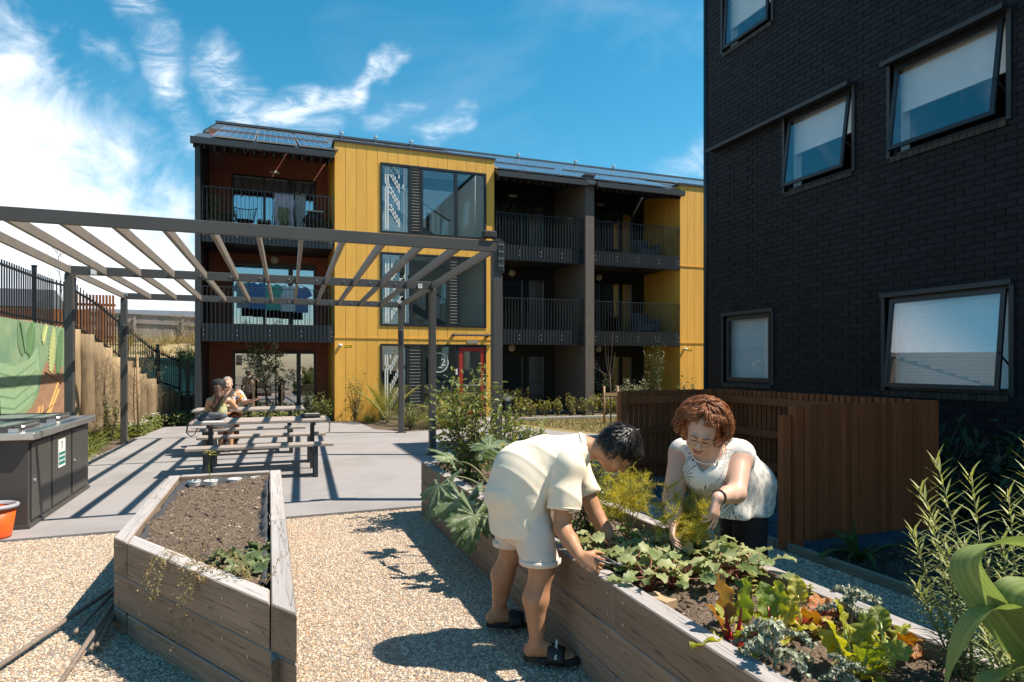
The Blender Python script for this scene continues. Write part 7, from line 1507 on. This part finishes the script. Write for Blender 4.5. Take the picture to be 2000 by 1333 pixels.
# tunic with printed bursts
def burst_mat():
    m = bpy.data.materials.new('burst_print'); m.use_nodes = True; nt = m.node_tree; N = nt.nodes.new; L = nt.links.new; p = nt.nodes['Principled BSDF']; p.inputs['Roughness'].default_value = .8
    at = N('ShaderNodeAttribute'); at.attribute_name = 'cloth'; sc = N('ShaderNodeVectorMath'); sc.operation = 'SCALE'; sc.inputs['Scale'].default_value = 13.5; L(at.outputs['Vector'], sc.inputs[0])
    vo = N('ShaderNodeTexVoronoi'); vo.voronoi_dimensions = '2D'; vo.inputs['Scale'].default_value = 1.0; vo.inputs['Randomness'].default_value = .75; L(sc.outputs[0], vo.inputs['Vector'])
    df = N('ShaderNodeVectorMath'); df.operation = 'SUBTRACT'; L(sc.outputs[0], df.inputs[0]); L(vo.outputs['Position'], df.inputs[1]); sp = N('ShaderNodeSeparateXYZ'); L(df.outputs[0], sp.inputs[0])
    def mt(op, a, b=None):
        n = N('ShaderNodeMath'); n.operation = op
        for i, x in enumerate((a, b)):
            if x is None: continue
            if isinstance(x, (int, float)): n.inputs[i].default_value = x
            else: L(x, n.inputs[i])
        return n.outputs[0]
    an = mt('ARCTAN2', sp.outputs['Y'], sp.outputs['X']); rad = mt('SQRT', mt('ADD', mt('MULTIPLY', sp.outputs['X'], sp.outputs['X']), mt('MULTIPLY', sp.outputs['Y'], sp.outputs['Y'])))
    ph = mt('ADD', mt('MULTIPLY', an, 11.0), mt('MULTIPLY', rad, 6.0)); co = mt('MULTIPLY', mt('COSINE', ph), rad)           # constant stroke width: compare with radius
    wid = mt('GREATER_THAN', mt('SUBTRACT', mt('COSINE', ph), mt('SUBTRACT', 1.0, mt('DIVIDE', .085, mt('MAXIMUM', rad, .1)))), 0.0)
    rin = mt('GREATER_THAN', rad, .06); rout = mt('LESS_THAN', rad, mt('ADD', .40, mt('MULTIPLY', mt('SINE', mt('MULTIPLY', an, 5.0)), .05))); msk = mt('MULTIPLY', mt('MULTIPLY', wid, rin), rout)
    mx = N('ShaderNodeMixRGB'); L(msk, mx.inputs[0]); mx.inputs[1].default_value = (.68, .65, .60, 1); mx.inputs[2].default_value = (.022, .028, .035, 1); L(mx.outputs[0], p.inputs['Base Color'])
    nz = N('ShaderNodeTexNoise'); nz.inputs['Scale'].default_value = 11; tc = N('ShaderNodeTexCoord'); L(tc.outputs['Object'], nz.inputs[0]); b = N('ShaderNodeBump'); b.inputs['Strength'].default_value = .25; b.inputs['Distance'].default_value = .012; L(nz.outputs[0], b.inputs['Height']); L(b.outputs[0], p.inputs['Normal']); return m
S = SDF((2.05, 2.72, .55), (3.02, 3.52, 1.22), .007); f2 = unit(V3(-.69, -.72, 0)); l2 = unit(V3(.72, -.69, 0))
S.chain([V3(2.74, 3.215, .80), V3(2.57, 3.135, .895), V3(2.42, 3.06, .97), V3(2.35, 3.025, 1.025)], [.172, .170, .168, .115], .06); S.ell((2.30, 3.0, .935), (.145, .145, .122), .05); S.cone(chest, shR+V3(.012, 0, .004), .13, .088, .04); S.cone(chest, shL+V3(.004, .012, .004), .13, .092, .04)
S.cone(V3(2.75, 3.225, .80), V3(2.70, 3.22, .66), .172, .205, .05); S.cone(V3(2.52, 3.11, .88), V3(2.49, 3.09, .70), .145, .145, .06); S.cone(V3(2.85, 3.26, .78), V3(2.87, 3.28, .68), .13, .13, .05)
wrinkle(S, lambda X, Y, Z: (.006*np.sin(30*(X*.72-Y*.69)+6*Z)+.004*np.sin(24*(X+Y)+18*Z))*np.clip((1.05-Z)*5, 0, 1)); S.cut((2.6, 3.1, .665), (-.10, .05, -1)); S.cut((2.52, 3.1, .685), (-.75, -.1, -1)) if False else None
# neck opening (V) and arm holes
vt = V3(2.215, 2.932, .975); vn = V3(2.275, 2.965, 1.075)
for t in np.linspace(0, 1, 10):
    c = vt*(1-t) + vn*t
    [S.cone(c + f2*ff - l2*.058*t - V3(0, 0, .35*max(0, -ff)), c + f2*ff + l2*.058*t - V3(0, 0, .35*max(0, -ff)), .012+.020*t, .012+.020*t, .0, sub=True) for ff in (-.08, -.06, -.04, -.02, 0., .02, .04, .06, .08, .12)]
S.ell(nk+V3(-.02, -.02, .035), (.088, .088, .065), .004, sub=True)
for sh, el, r0, r1 in ((shR, elR, .078, .064), (shL, elL, .074, .060)): d = unit(el-sh); S.cone(sh+d*.075, el, r0, r1, .004, sub=True)
me = S.mesh('tunic', burst_mat(), relax=2); co = np.zeros(len(me.vertices)*3, np.float32); me.vertices.foreach_get('co', co); co = co.reshape(-1, 3); ax3 = unit(nk-pel)
rel = co-np.array(pel, np.float32); cr3 = np.cross(ax3, l2); uv = np.stack([np.arctan2(rel@l2, rel@cr3)*.19, rel@np.array(ax3), np.zeros(len(co))], 1); a = me.attributes.new('cloth', 'FLOAT_VECTOR', 'POINT'); a.data.foreach_set('vector', uv.astype(np.float32).ravel())
link('tunic', me, P2)
m_trous = mat('black_trousers', (.008, .008, .010), rough=.8); S = SDF((2.5, 2.95, .06), (3.0, 3.5, .95), .008)
for y, x in ((3.125, 2.705), (3.30, 2.755)): S.chain([V3(x, y, .655), V3(x-.01, y, .42), V3(x+.02, y, .12)], [.104, .098, .082], .03)
S.ell((2.73, 3.21, .68), (.10, .14, .05), .04); link('trousers', S.mesh('trousers', m_trous, relax=1), P2)
# face details
glasses(H2_, P2, mat('gold_rim', (.55, .36, .16), rough=.25, metal=.9), .027, .021)
for x in (-1, 1):
    part('eyebrow', MB().tube([tuple(H2_(x*.012, .101, .026)), tuple(H2_(x*.032, .102, .034)), tuple(H2_(x*.054, .087, .027))], [.002, .003, .0015], 5), mat('brow_brown', (.12, .055, .03)), P2, smooth=True)
    part('eye', MB().tube([tuple(H2_(x*.015, .0945, -.001)), tuple(H2_(x*.023, .098, .002)), tuple(H2_(x*.033, .098, .002)), tuple(H2_(x*.045, .091, -.002))], [.0012, .0026, .0028, .0012], 6), m_lash, P2, smooth=True)
part('lips', MB().tube([tuple(H2_(-.031, .083, -.052)), tuple(H2_(-.016, .096, -.059)), tuple(H2_(0, .100, -.061)), tuple(H2_(.016, .096, -.059)), tuple(H2_(.031, .083, -.052))], [.0015, .0035, .004, .0035, .0015], 6), m_lip, P2, smooth=True)
part('lips', MB().tube([tuple(H2_(-.030, .083, -.053)), tuple(H2_(-.015, .094, -.071)), tuple(H2_(0, .098, -.075)), tuple(H2_(.015, .094, -.071)), tuple(H2_(.030, .083, -.053))], [.0015, .004, .0048, .004, .0015], 6), m_lip, P2, smooth=True)
part('teeth', MB().tube([tuple(H2_(-.022, .086, -.058)), tuple(H2_(0, .0975, -.066)), tuple(H2_(.022, .086, -.058))], [.002, .0048, .002], 6), m_teeth, P2, smooth=True)
# pearls and bracelet
pe = MB(); cN = nk + V3(-.035, -.035, -.012); 
sph = lambda mb, c, r_: mb.lathe(tuple(c), [(0, -r_), (r_*.7, -r_*.7), (r_, 0), (r_*.7, r_*.7), (0, r_)], 8)
for i in range(27):
    a = -2.1 + 4.2*i/26; c = cN + l2*math.sin(a)*.082 + f2*(.045*math.cos(a)+.030) + V3(0, 0, -.055*math.cos(a)+.012); sph(pe, c, .0058)
part('pearl_necklace', pe, mat('pearl', (.78, .72, .62), rough=.2, coat=.5), P2, smooth=True, kind='stuff')
dW = unit(wrL-elL); aW = unit(np.cross(dW, (0, 0, 1))); bW = np.cross(dW, aW); part('bracelet', MB().tube([tuple(wrL-dW*.018+(aW*math.cos(a)+bW*math.sin(a))*.037) for a in np.linspace(0, 6.283, 20)], .005, 6, cap=False), mat('bracelet_bead', (.10, .06, .045), rough=.3), P2, smooth=True)
# curly hair
m_aub = mat('auburn_hair', (.19, .058, .022), (.36, .14, .055), rough=.40, scale=45, spec=.4)
S = SDF(tuple(H2_.c-.26), tuple(H2_.c+.26), .006); S.ell(H2_(0, -.032, .044), V3(.094, .100, .090), .02, H2_.M); S.ell(H2_(.0, -.062, -.03), V3(.090, .066, .090), .03, H2_.M)
for x_ in (-1, 1): S.ell(H2_(x_*.078, -.012, -.030), V3(.028, .042, .066), .02, H2_.M)
S.ell(H2_(-.008, .122, -.052), V3(.070, .066, .086), .006, H2_.M, sub=True); S.bump(lambda X, Y, Z: .006*np.sin(60*X+25*Z+2*np.sin(40*Y))*np.sin(52*Y+9)); hb = link('hair', S.mesh('hair', m_aub, relax=1), P2)
r = random.Random(950); cu = MB()
for i in range(2100):
    az = r.uniform(0, 6.283); fr = math.cos(az-1.571); ph0 = r.uniform(.02, 1.25)
    end = 2.25 if fr < .1 else (2.15-1.05*min(1, (fr-.1)/.6)); end *= r.uniform(.88, 1.06)
    if ph0 > end-.35: ph0 = max(.02, end-r.uniform(.5, .9))
    off = r.uniform(.006, .030)+(.012 if fr < .2 else 0); k1 = r.choice((8., 9.5, 11.)); p1 = 1.7*math.floor(az*3.2)+r.uniform(-.5, .5); amp = r.uniform(.06, .15); sw = r.uniform(-.15, .15) + (.45 if fr > .3 else 0)*(1 if math.cos(az) > -.15 else -1)*-1; pts = []; n = 13
    for q in range(n):
        f = q/(n-1); ph = ph0+(end-ph0)*f; aa = az + sw*f + amp*math.sin(k1*ph+p1)*f*1.6; o_ = off + .016*math.sin(k1*ph+p1+1.3)*(.35+.65*f) + .020*f*f*(fr < .3); sp_ = math.sin(ph)
        pts.append(tuple(H2_((.094+o_)*sp_*math.cos(aa), -.032+(.100+o_)*sp_*math.sin(aa), .040+(.090+o_)*math.cos(ph)*(1.0 if ph < 1.6 else 1.25))))
    cu.tube(pts, [.0012]+[.0021]*9+[.0019, .0015, .0006], 4)
part('curls', cu, m_aub, hb, kind='stuff', smooth=True)

# ---- two people at the far picnic table
def seated(name, label, base, face, seat, parts_fn): pass
P3 = empty('person', (-.80, 12.05, .46), 'person in black cap with long brown hair seated with back to the camera', 'person'); S = SDF((-1.25, 11.7, .05), (-.35, 12.9, 1.4), .011); Hd = Head((-.80, 12.10, 1.155), (.25, 1, -.1), (0, .1, 1), 1.0)
add_head(S, Hd); S.cone((-.80, 12.06, .98), Hd(0, -.02, -.06), .05, .05, .03); S.chain([V3(-.80, 12.05, .54), V3(-.80, 12.05, .75), V3(-.80, 12.06, .93)], [.13, .105, .11], .05); S.cone((-.93, 12.06, .93), (-.67, 12.06, .93), .06, .06, .05)
S.chain([V3(-.95, 12.06, .93), V3(-1.0, 12.2, .78), V3(-.92, 12.42, .78)], [.05, .042, .03], .02); S.chain([V3(-.65, 12.06, .93), V3(-.55, 12.18, .80), V3(-.70, 12.42, .79)], [.05, .042, .03], .02)
for x in (-.88, -.72): S.chain([V3(x, 12.05, .55), V3(x+.08, 12.45, .55), V3(x+.08, 12.42, .10)], [.09, .06, .04], .03); S.cone((x+.08, 12.42, .06), (x+.1, 12.60, .05), .035, .03, .02)
hand(S, (-.92, 12.42, .78), (.6, .6, 0), (0, 0, -1), 1, k=1.0, rad=.011); hand(S, (-.70, 12.42, .79), (-.4, .7, 0), (0, 0, -1), -1, k=1.0, rad=.011)
link('body', S.mesh('body', m_skin_g), P3)
S = SDF((-1.1, 11.8, .45), (-.5, 12.35, 1.05), .011); S.chain([V3(-.80, 12.05, .60), V3(-.80, 12.05, .75), V3(-.80, 12.055, .86)], [.135, .115, .118], .05); S.cut((0, 0, .88), (0, 0, 1)); link('camisole', S.mesh('camisole', mat('yellow_print', (.45, .42, .12), (.25, .30, .22), rough=.8, scale=22, c3=(.6, .58, .45), s3=30)), P3)
for x in (-.87, -.73): part('camisole_strap', MB().tube([(x, 11.945, .87), (x, 11.985, .985), (x, 12.06, 1.0)], .008, 5), mat('strap_yellow', (.6, .5, .15)), P3)
S = SDF((-1.1, 11.8, .40), (-.45, 12.5, .80), .011); S.ell((-.80, 12.05, .55), (.17, .15, .10), .03)
for x in (-.88, -.72): S.cone((x, 12.06, .55), (x+.05, 12.28, .55), .10, .085, .03)
S.cut((0, 0, .462), (0, 0, -1)); link('denim_shorts', S.mesh('denim_shorts', mat('light_denim', (.24, .33, .42), (.32, .41, .50), rough=.85, scale=18)), P3)
m_br = mat('brown_hair', (.05, .020, .011), (.075, .03, .017), rough=.6, scale=30); S = SDF((-1.1, 11.75, .55), (-.45, 12.3, 1.35), .010); S.ell(Hd(0, -.02, .02), (.088, .10, .105), .02); S.chain([Hd(0, -.09, -.02), V3(-.80, 11.96, 1.0), V3(-.86, 11.915, .82), V3(-.88, 11.90, .68)], [.07, .062, .05, .022], .03)
S.bump(lambda X, Y, Z: .003*np.sin(110*X+10*Z)); link('hair', S.mesh('hair', m_br), P3)
cap = part('cap', MB().lathe(tuple(Hd(0, -.015, .0)), [(.112, 0), (.118, .05), (.110, .105), (.070, .142), (0, .150)], 20), mat('cap_black', (.012, .013, .017), rough=.8), P3, smooth=True)
part('cap_brim', MB().add([tuple(Hd(.10*math.cos(a)*s_ + .0, .10*math.sin(a)*s_ + (.09 if s_ > 1 else 0), .022-(.02 if s_ > 1 else 0))) for s_ in (1.0, 1.25) for a in np.linspace(-.35, 3.5, 12)], [(i, i+1, 13+i, 12+i) for i in range(11)]), bpy.data.materials['cap_black'], cap, smooth=True)
for x in (-.80, -.64): part('shoe', MB().obox((x+.10, 12.56, .045), (.09, .25, .085), None, taper=.75), m_white if x < -.7 else m_slide, P3, bevel=.02)
P4 = empty('person', (-.70, 13.42, .46), 'person in colourful patterned shirt facing the camera with one arm out over the table', 'person'); S = SDF((-1.2, 12.6, .05), (.10, 13.8, 1.42), .011); Hd = Head((-.74, 13.33, 1.185), (-.10, -1, -.05), (0, -.05, 1), 1.06)
add_head(S, Hd); S.cone((-.74, 13.38, 1.0), Hd(0, -.02, -.06), .055, .055, .03); S.chain([V3(-.70, 13.42, .56), V3(-.70, 13.42, .78), V3(-.72, 13.40, .96)], [.15, .135, .13], .05); S.cone((-.88, 13.4, .98), (-.56, 13.4, .98), .065, .065, .05)
S.chain([V3(-.54, 13.4, .97), V3(-.44, 13.22, .83), V3(-.30, 13.0, .87)], [.055, .045, .032], .02); S.chain([V3(-.90, 13.4, .97), V3(-.95, 13.2, .80), V3(-.80, 13.05, .79)], [.055, .045, .032], .02); hand(S, (-.30, 13.0, .87), (.75, -.25, .22), (0, .2, 1), 1, (.15, .2, .1), .25, rad=.012); hand(S, (-.80, 13.05, .79), (.8, -.2, 0), (0, 0, -1), -1, rad=.012)
for x in (-.80, -.60): S.chain([V3(x, 13.42, .56), V3(x, 13.0, .56), V3(x, 13.02, .10)], [.10, .07, .05], .03); S.cone((x, 13.02, .06), (x, 12.85, .05), .04, .03, .02)
link('body', S.mesh('body', m_skin_w), P4)
S = SDF((-1.15, 13.0, .45), (-.25, 13.75, 1.12), .011); S.chain([V3(-.70, 13.42, .56), V3(-.70, 13.42, .80), V3(-.72, 13.40, .95)], [.175, .158, .150], .05); S.cone((-.88, 13.4, .98), (-.56, 13.4, .98), .085, .085, .05); S.cone((-.54, 13.4, .97), (-.47, 13.28, .87), .08, .075, .03); S.cone((-.90, 13.4, .97), (-.935, 13.26, .85), .08, .075, .03); S.ell((-.73, 13.30, 1.03), (.055, .09, .08), .005, sub=True); S.cone((-.74, 13.3, 1.0), (-.74, 13.38, 1.15), .07, .08, .005, sub=True)
link('shirt', S.mesh('shirt', mat('floral_print', (.60, .55, .46), (.60, .22, .03), rough=.8, scale=11, detail=2, lo=.50, hi=.56, c3=(.04, .07, .22), s3=13, th3=(.57, .61))), P4)
for x in (-.80, -.60): part('trouser_leg', MB().tube([(x, 13.40, .57), (x, 12.98, .57), (x, 12.95, .50), (x, 13.0, .14)], [.125, .095, .085, .075], 12), mat('rust_trousers', (.30, .095, .045), rough=.85), P4, smooth=True)
S = SDF(tuple(Hd.c-.2), tuple(Hd.c+.2), .009); S.ell(Hd(0, -.025, .035), (.086, .098, .098), .02, Hd.M); S.ell(Hd(0, .10, -.03), (.075, .075, .095), .004, Hd.M, sub=True); S.bump(lambda X, Y, Z: .004*np.sin(120*X)*np.sin(90*Z)); link('hair', S.mesh('hair', mat('grey_hair', (.34, .30, .27), (.22, .18, .15), rough=.5, scale=40)), P4)
g = MB(); [g.tube([tuple(Hd(x*.03+.026*math.cos(a), .06+.01*math.sin(a), .10+.016*math.sin(a))) for a in np.linspace(0, 6.283, 13)], .004, 5, cap=False) for x in (-1, 1)]; part('glasses_on_hair', g, m_alu, P4)
for x in (-1, 1): part('eye', MB().tube([tuple(Hd(x*.018, .098, .0)), tuple(Hd(x*.042, .093, .0))], .005, 5), m_lash, P4)
part('mouth', MB().lathe(tuple(Hd(0, .092, -.064)), [(0, -.008), (.016, 0), (0, .008)], 8), m_lip, P4)
# ------------------------------------------------------------------ things on the balconies and small fittings
m_pot = mat('terracotta', (.30, .14, .07), (.25, .11, .06), rough=.8, scale=8); m_cane = mat('black_cane', (.012, .012, .014), rough=.4); m_sheet = mat('lilac_sheet', (.55, .50, .60), (.66, .63, .68), rough=.85, scale=6, trans=.2)
def pot(c, r_, h, label, group='balcony pots'):
    t = empty('plant_pot', c, label, 'pot', group); part('pot', MB().lathe(c, [(0, 0), (r_*.7, 0), (r_, h), (r_*1.06, h), (r_*1.06, h-.03), (r_*.9, h-.04), (0, h-.04)], 16), m_pot, t, smooth=True)
    return t
z5 = FL[2]; z2 = FL[1]
pot((-1.38, 18.6, z5), .17, .30, 'terracotta pot at the left end of the top left balcony'); shrub('balcony_plant', (-1.38, 18.6, z5+.26), (.22, .2, .75), 260, .10, .035, m_lf1, 'green plant in the terracotta pot on the top left balcony', 'plant', seed=701, lo=.2)
pot((-1.02, 18.55, z5), .13, .20, 'second smaller pot on the top left balcony'); shrub('balcony_plant', (-1.02, 18.55, z5+.18), (.2, .18, .30), 160, .08, .04, m_lf2, 'low plant in the smaller pot on the top left balcony', 'plant', seed=702, lo=.2)
pot((1.35, 18.6, z5), .17, .28, 'dark planted pot at the right end of the top left balcony'); shrub('balcony_plant', (1.35, 18.6, z5+.25), (.25, .2, .35), 200, .08, .035, m_lf2, 'dark foliage at the right end of the top left balcony', 'plant', seed=703, lo=.2)
C_ = empty('wire_chair', (-.62, 19.0, z5), 'black wire balcony chair with fan back on the top left balcony', 'chair')
part('seat', MB().lathe((-.62, 19.0, z5+.40), [(0, 0), (.24, .0), (.25, .03), (0, .03)], 18), m_cane, C_)
for k in range(13): a = math.pi*k/12; part('back_rod', MB().tube([(-.62+.23*math.cos(a), 19.0+.2*math.sin(a), z5+.42), (-.62+.30*math.cos(a), 19.0+.27*math.sin(a), z5+.80)], .008, 5), m_cane, C_)
part('back_rim', MB().tube([(-.62+.30*math.cos(a), 19.0+.27*math.sin(a), z5+.80) for a in np.linspace(0, math.pi, 15)], .011, 6), m_cane, C_)
for sx in (-1, 1):
    for sy in (-1, 1): part('leg', MB().tube([(-.62+sx*.15, 19.0+sy*.15, z5+.40), (-.62+sx*.22, 19.0+sy*.22, z5)], .010, 6), m_cane, C_)
O_ = empty('footstool', (-.12, 18.9, z5), 'low stool with a striped cushion on the top left balcony', 'stool'); part('cushion', MB().box(-.32, .05, 18.7, 19.1, z5+.36, z5+.44), mat('cushion_grey', (.42, .38, .36), rough=.9), O_, bevel=.03)
for k in range(3): part('stripe', MB().box(-.27+k*.12, -.22+k*.12, 18.695, 19.105, z5+.358, z5+.444), m_dark, O_)
for sx in (-.30, .03):
    for sy in (18.74, 19.06): part('leg', MB().tube([(sx, sy, z5), (sx, sy, z5+.36)], .012, 6), m_cane, O_)
def drape(name, x0, x1, y, zt, zb, m, label, cat, seed, group=None, amp=.05, yd=.0):
    r = random.Random(seed); n = 22; k = 8; V = []; ph = r.uniform(0, 6)
    for j in range(k+1):
        for i in range(n+1): f = i/n; g = j/k; V.append((x0+(x1-x0)*f+.02*math.sin(9*g+ph), y+amp*math.sin(f*16+ph+1.2*g)*(.3+.7*g)+yd*g, zt+(zb-zt)*g+.01*math.sin(f*9+ph)))
    o = part(name, MB().add(V, [(j*(n+1)+i, j*(n+1)+i+1, (j+1)*(n+1)+i+1, (j+1)*(n+1)+i) for j in range(k) for i in range(n)]), m, smooth=True, label=label, cat=cat, group=group); md = o.modifiers.new('thickness', 'SOLIDIFY'); md.thickness = .006; return o
drape('hanging_sheet', .12, .62, 18.85, z5+1.22, z5+.12, m_sheet, 'pale lilac sheet drying on a rack on the top left balcony', 'sheet', 1); drape('hanging_towel', .22, .50, 18.78, z5+.82, z5+.35, mat('olive_towel', (.20, .22, .10), (.28, .28, .16), rough=.95, scale=9), 'olive towel over the lilac sheet on the drying rack', 'towel', 2)
drape('white_curtain', .68, .98, 19.6, z5+1.45, z5+.05, mat('sheer_white', (.75, .74, .74), rough=.8, trans=.3), 'white curtain blowing out of the top left balcony door', 'curtain', 3, yd=-.6)
K_ = empty('drying_rack', (.37, 18.85, z5), 'thin black drying rack holding the lilac sheet', 'rack')
for x in (.08, .66):
    for s_ in (-1, 1): part('leg', MB().tube([(x, 18.85-s_*.16, z5), (x, 18.85+s_*.12, z5+1.22)], .008, 5), m_cane, K_)
for yy in (18.73, 18.97): part('bar', MB().tube([(.08, yy, z5+1.23), (.66, yy, z5+1.23)], .007, 5), m_cane, K_)
s = SDF((.75, 18.5, z5-.02), (1.6, 19.3, z5+1.0), .02); s.ell((1.18, 18.95, z5+.58), (.30, .22, .20), .03).ell((1.18, 18.95, z5+.25), (.26, .2, .26), .03).bump(lambda X, Y, Z: .02*np.sin(14*X+9*Z)); s.cut((0, 0, z5+.003), (0, 0, -1)); link('covered_barbecue', s.mesh('covered_barbecue', mat('cover_black', (.015, .015, .017), rough=.7)), label='black covered barbecue at the right of the top left balcony', cat='barbecue')
part('tray', MB().box(.98, 1.42, 18.8, 19.1, z5+.785, z5+.81), m_white, label='white slatted tray on top of the covered barbecue', cat='tray')
# shirts on the middle balcony
def shirt(x, y, zt, w, h, m, label, seed):
    r = random.Random(seed); t = empty('hanging_shirt', (x, y, zt-h), label, 'shirt', 'shirts drying on the middle balcony'); pl = [(-.10, 0), (-w*.5, -.05), (-w*.72, -.24), (-w*.55, -.28), (-w*.44, -.17), (-w*.46, -h), (w*.46, -h), (w*.44, -.17), (w*.55, -.28), (w*.72, -.24), (w*.5, -.05), (.10, 0), (0, -.05)]
    mb = MB(); n = len(pl); c = (0, -h*.45); V = [(x+p[0], y+.02*math.sin(13*p[0]+seed), zt+p[1]) for p in pl] + [(x+p[0], y+.05+.02*math.sin(13*p[0]+seed), zt+p[1]) for p in pl] + [(x, y-.03, zt+c[1]), (x, y+.08, zt+c[1])]
    F = [(i, (i+1) % n, 2*n) for i in range(n)] + [((i+1) % n + n, i+n, 2*n+1) for i in range(n)] + [(i, i+n, (i+1) % n+n, (i+1) % n) for i in range(n)]; part('cloth', mb.add(V, F), m, t, smooth=False); part('hanger', MB().tube([(x-w*.4, y+.025, zt-.05), (x, y+.025, zt+.03), (x+w*.4, y+.025, zt-.05)], .006, 4).tube([(x, y+.025, zt+.03), (x, y+.025, zt+.12)], .004, 4), m_cane, t)
for i, (x, c1, lab) in enumerate(((-.62, (.14, .20, .22), 'grey-green shirt drying leftmost on the middle balcony'), (-.30, (.05, .13, .30), 'blue shirt drying second from left on the middle balcony'), (.10, (.06, .30, .24), 'turquoise shirt drying in the middle of the middle balcony'), (.48, (.45, .50, .52), 'pale shirt drying fourth on the middle balcony'), (.82, (.08, .15, .32), 'blue shirt drying rightmost on the middle balcony'))): shirt(x, 18.75, z2+1.28-.02*i, .42, .72, mat('cloth_%d' % i, c1, rough=.9), lab, i)
part('clothes_rail', MB().tube([(-1.2, 18.78, z2+1.40), (1.3, 18.78, z2+1.38)], .010, 6), m_cane, label='thin black rail holding shirts on the middle left balcony', cat='rail')
# exercise bike and a grey chair on the far right top balcony
X_ = empty('exercise_bike', (9.95, 19.0, z5), 'dark exercise bike on the top right balcony', 'bike'); part('frame', MB().tube([(9.8, 19, z5+.05), (9.95, 19, z5+.5), (10.15, 19, z5+.95)], .03, 6).tube([(9.95, 19, z5+.5), (9.85, 19, z5+.85)], .025, 6).box(9.7, 10.3, 18.95, 19.05, z5+.0, z5+.05), m_dark, X_); part('saddle', MB().obox((9.84, 19, z5+.88), (.24, .16, .06)), m_dark, X_, bevel=.02); part('flywheel', MB().lathe((10.15, 19.02, z5+.30), [(0, 0), (.22, 0), (.22, .05), (0, .05)], 18, axis='y'), m_dark, X_); part('handlebar', MB().tube([(10.12, 18.85, z5+1.0), (10.16, 19.0, z5+.96), (10.12, 19.15, z5+1.0)], .02, 6), m_dark, X_)
for zz, lab in ((z5, 'grey tub chair on the top right balcony'), (z2, 'grey tub chair on the middle right balcony')):
    q = empty('tub_chair', (12.0, 19.0, zz), lab, 'chair'); part('seat', MB().box(11.7, 12.3, 18.75, 19.3, zz+.15, zz+.42), mat('tub_grey', (.12, .13, .14), rough=.8), q, bevel=.05); part('backrest', MB().box(11.68, 12.32, 19.305, 19.42, zz+.1, zz+.82), bpy.data.materials['tub_grey'], q, bevel=.05)
    for sx in (11.6, 12.325): part('armrest', MB().box(sx, sx+.075, 18.75, 19.3, zz+.1, zz+.60), bpy.data.materials['tub_grey'], q, bevel=.03)
# camera notice on the ground floor glass
st = part('window_notice', MB().box(-.90, -.74, BY-.05, BY-.045, 1.52, 1.82), m_white, label='white and red camera notice on the ground floor window', cat='notice'); part('red_band', MB().box(-.89, -.75, BY-.0515, BY-.0505, 1.53, 1.61), m_red, st); part('camera_symbol', MB().obox((-.82, BY-.051, 1.70), (.10, .001, .035), (0, .3, 0)), m_dark, st)
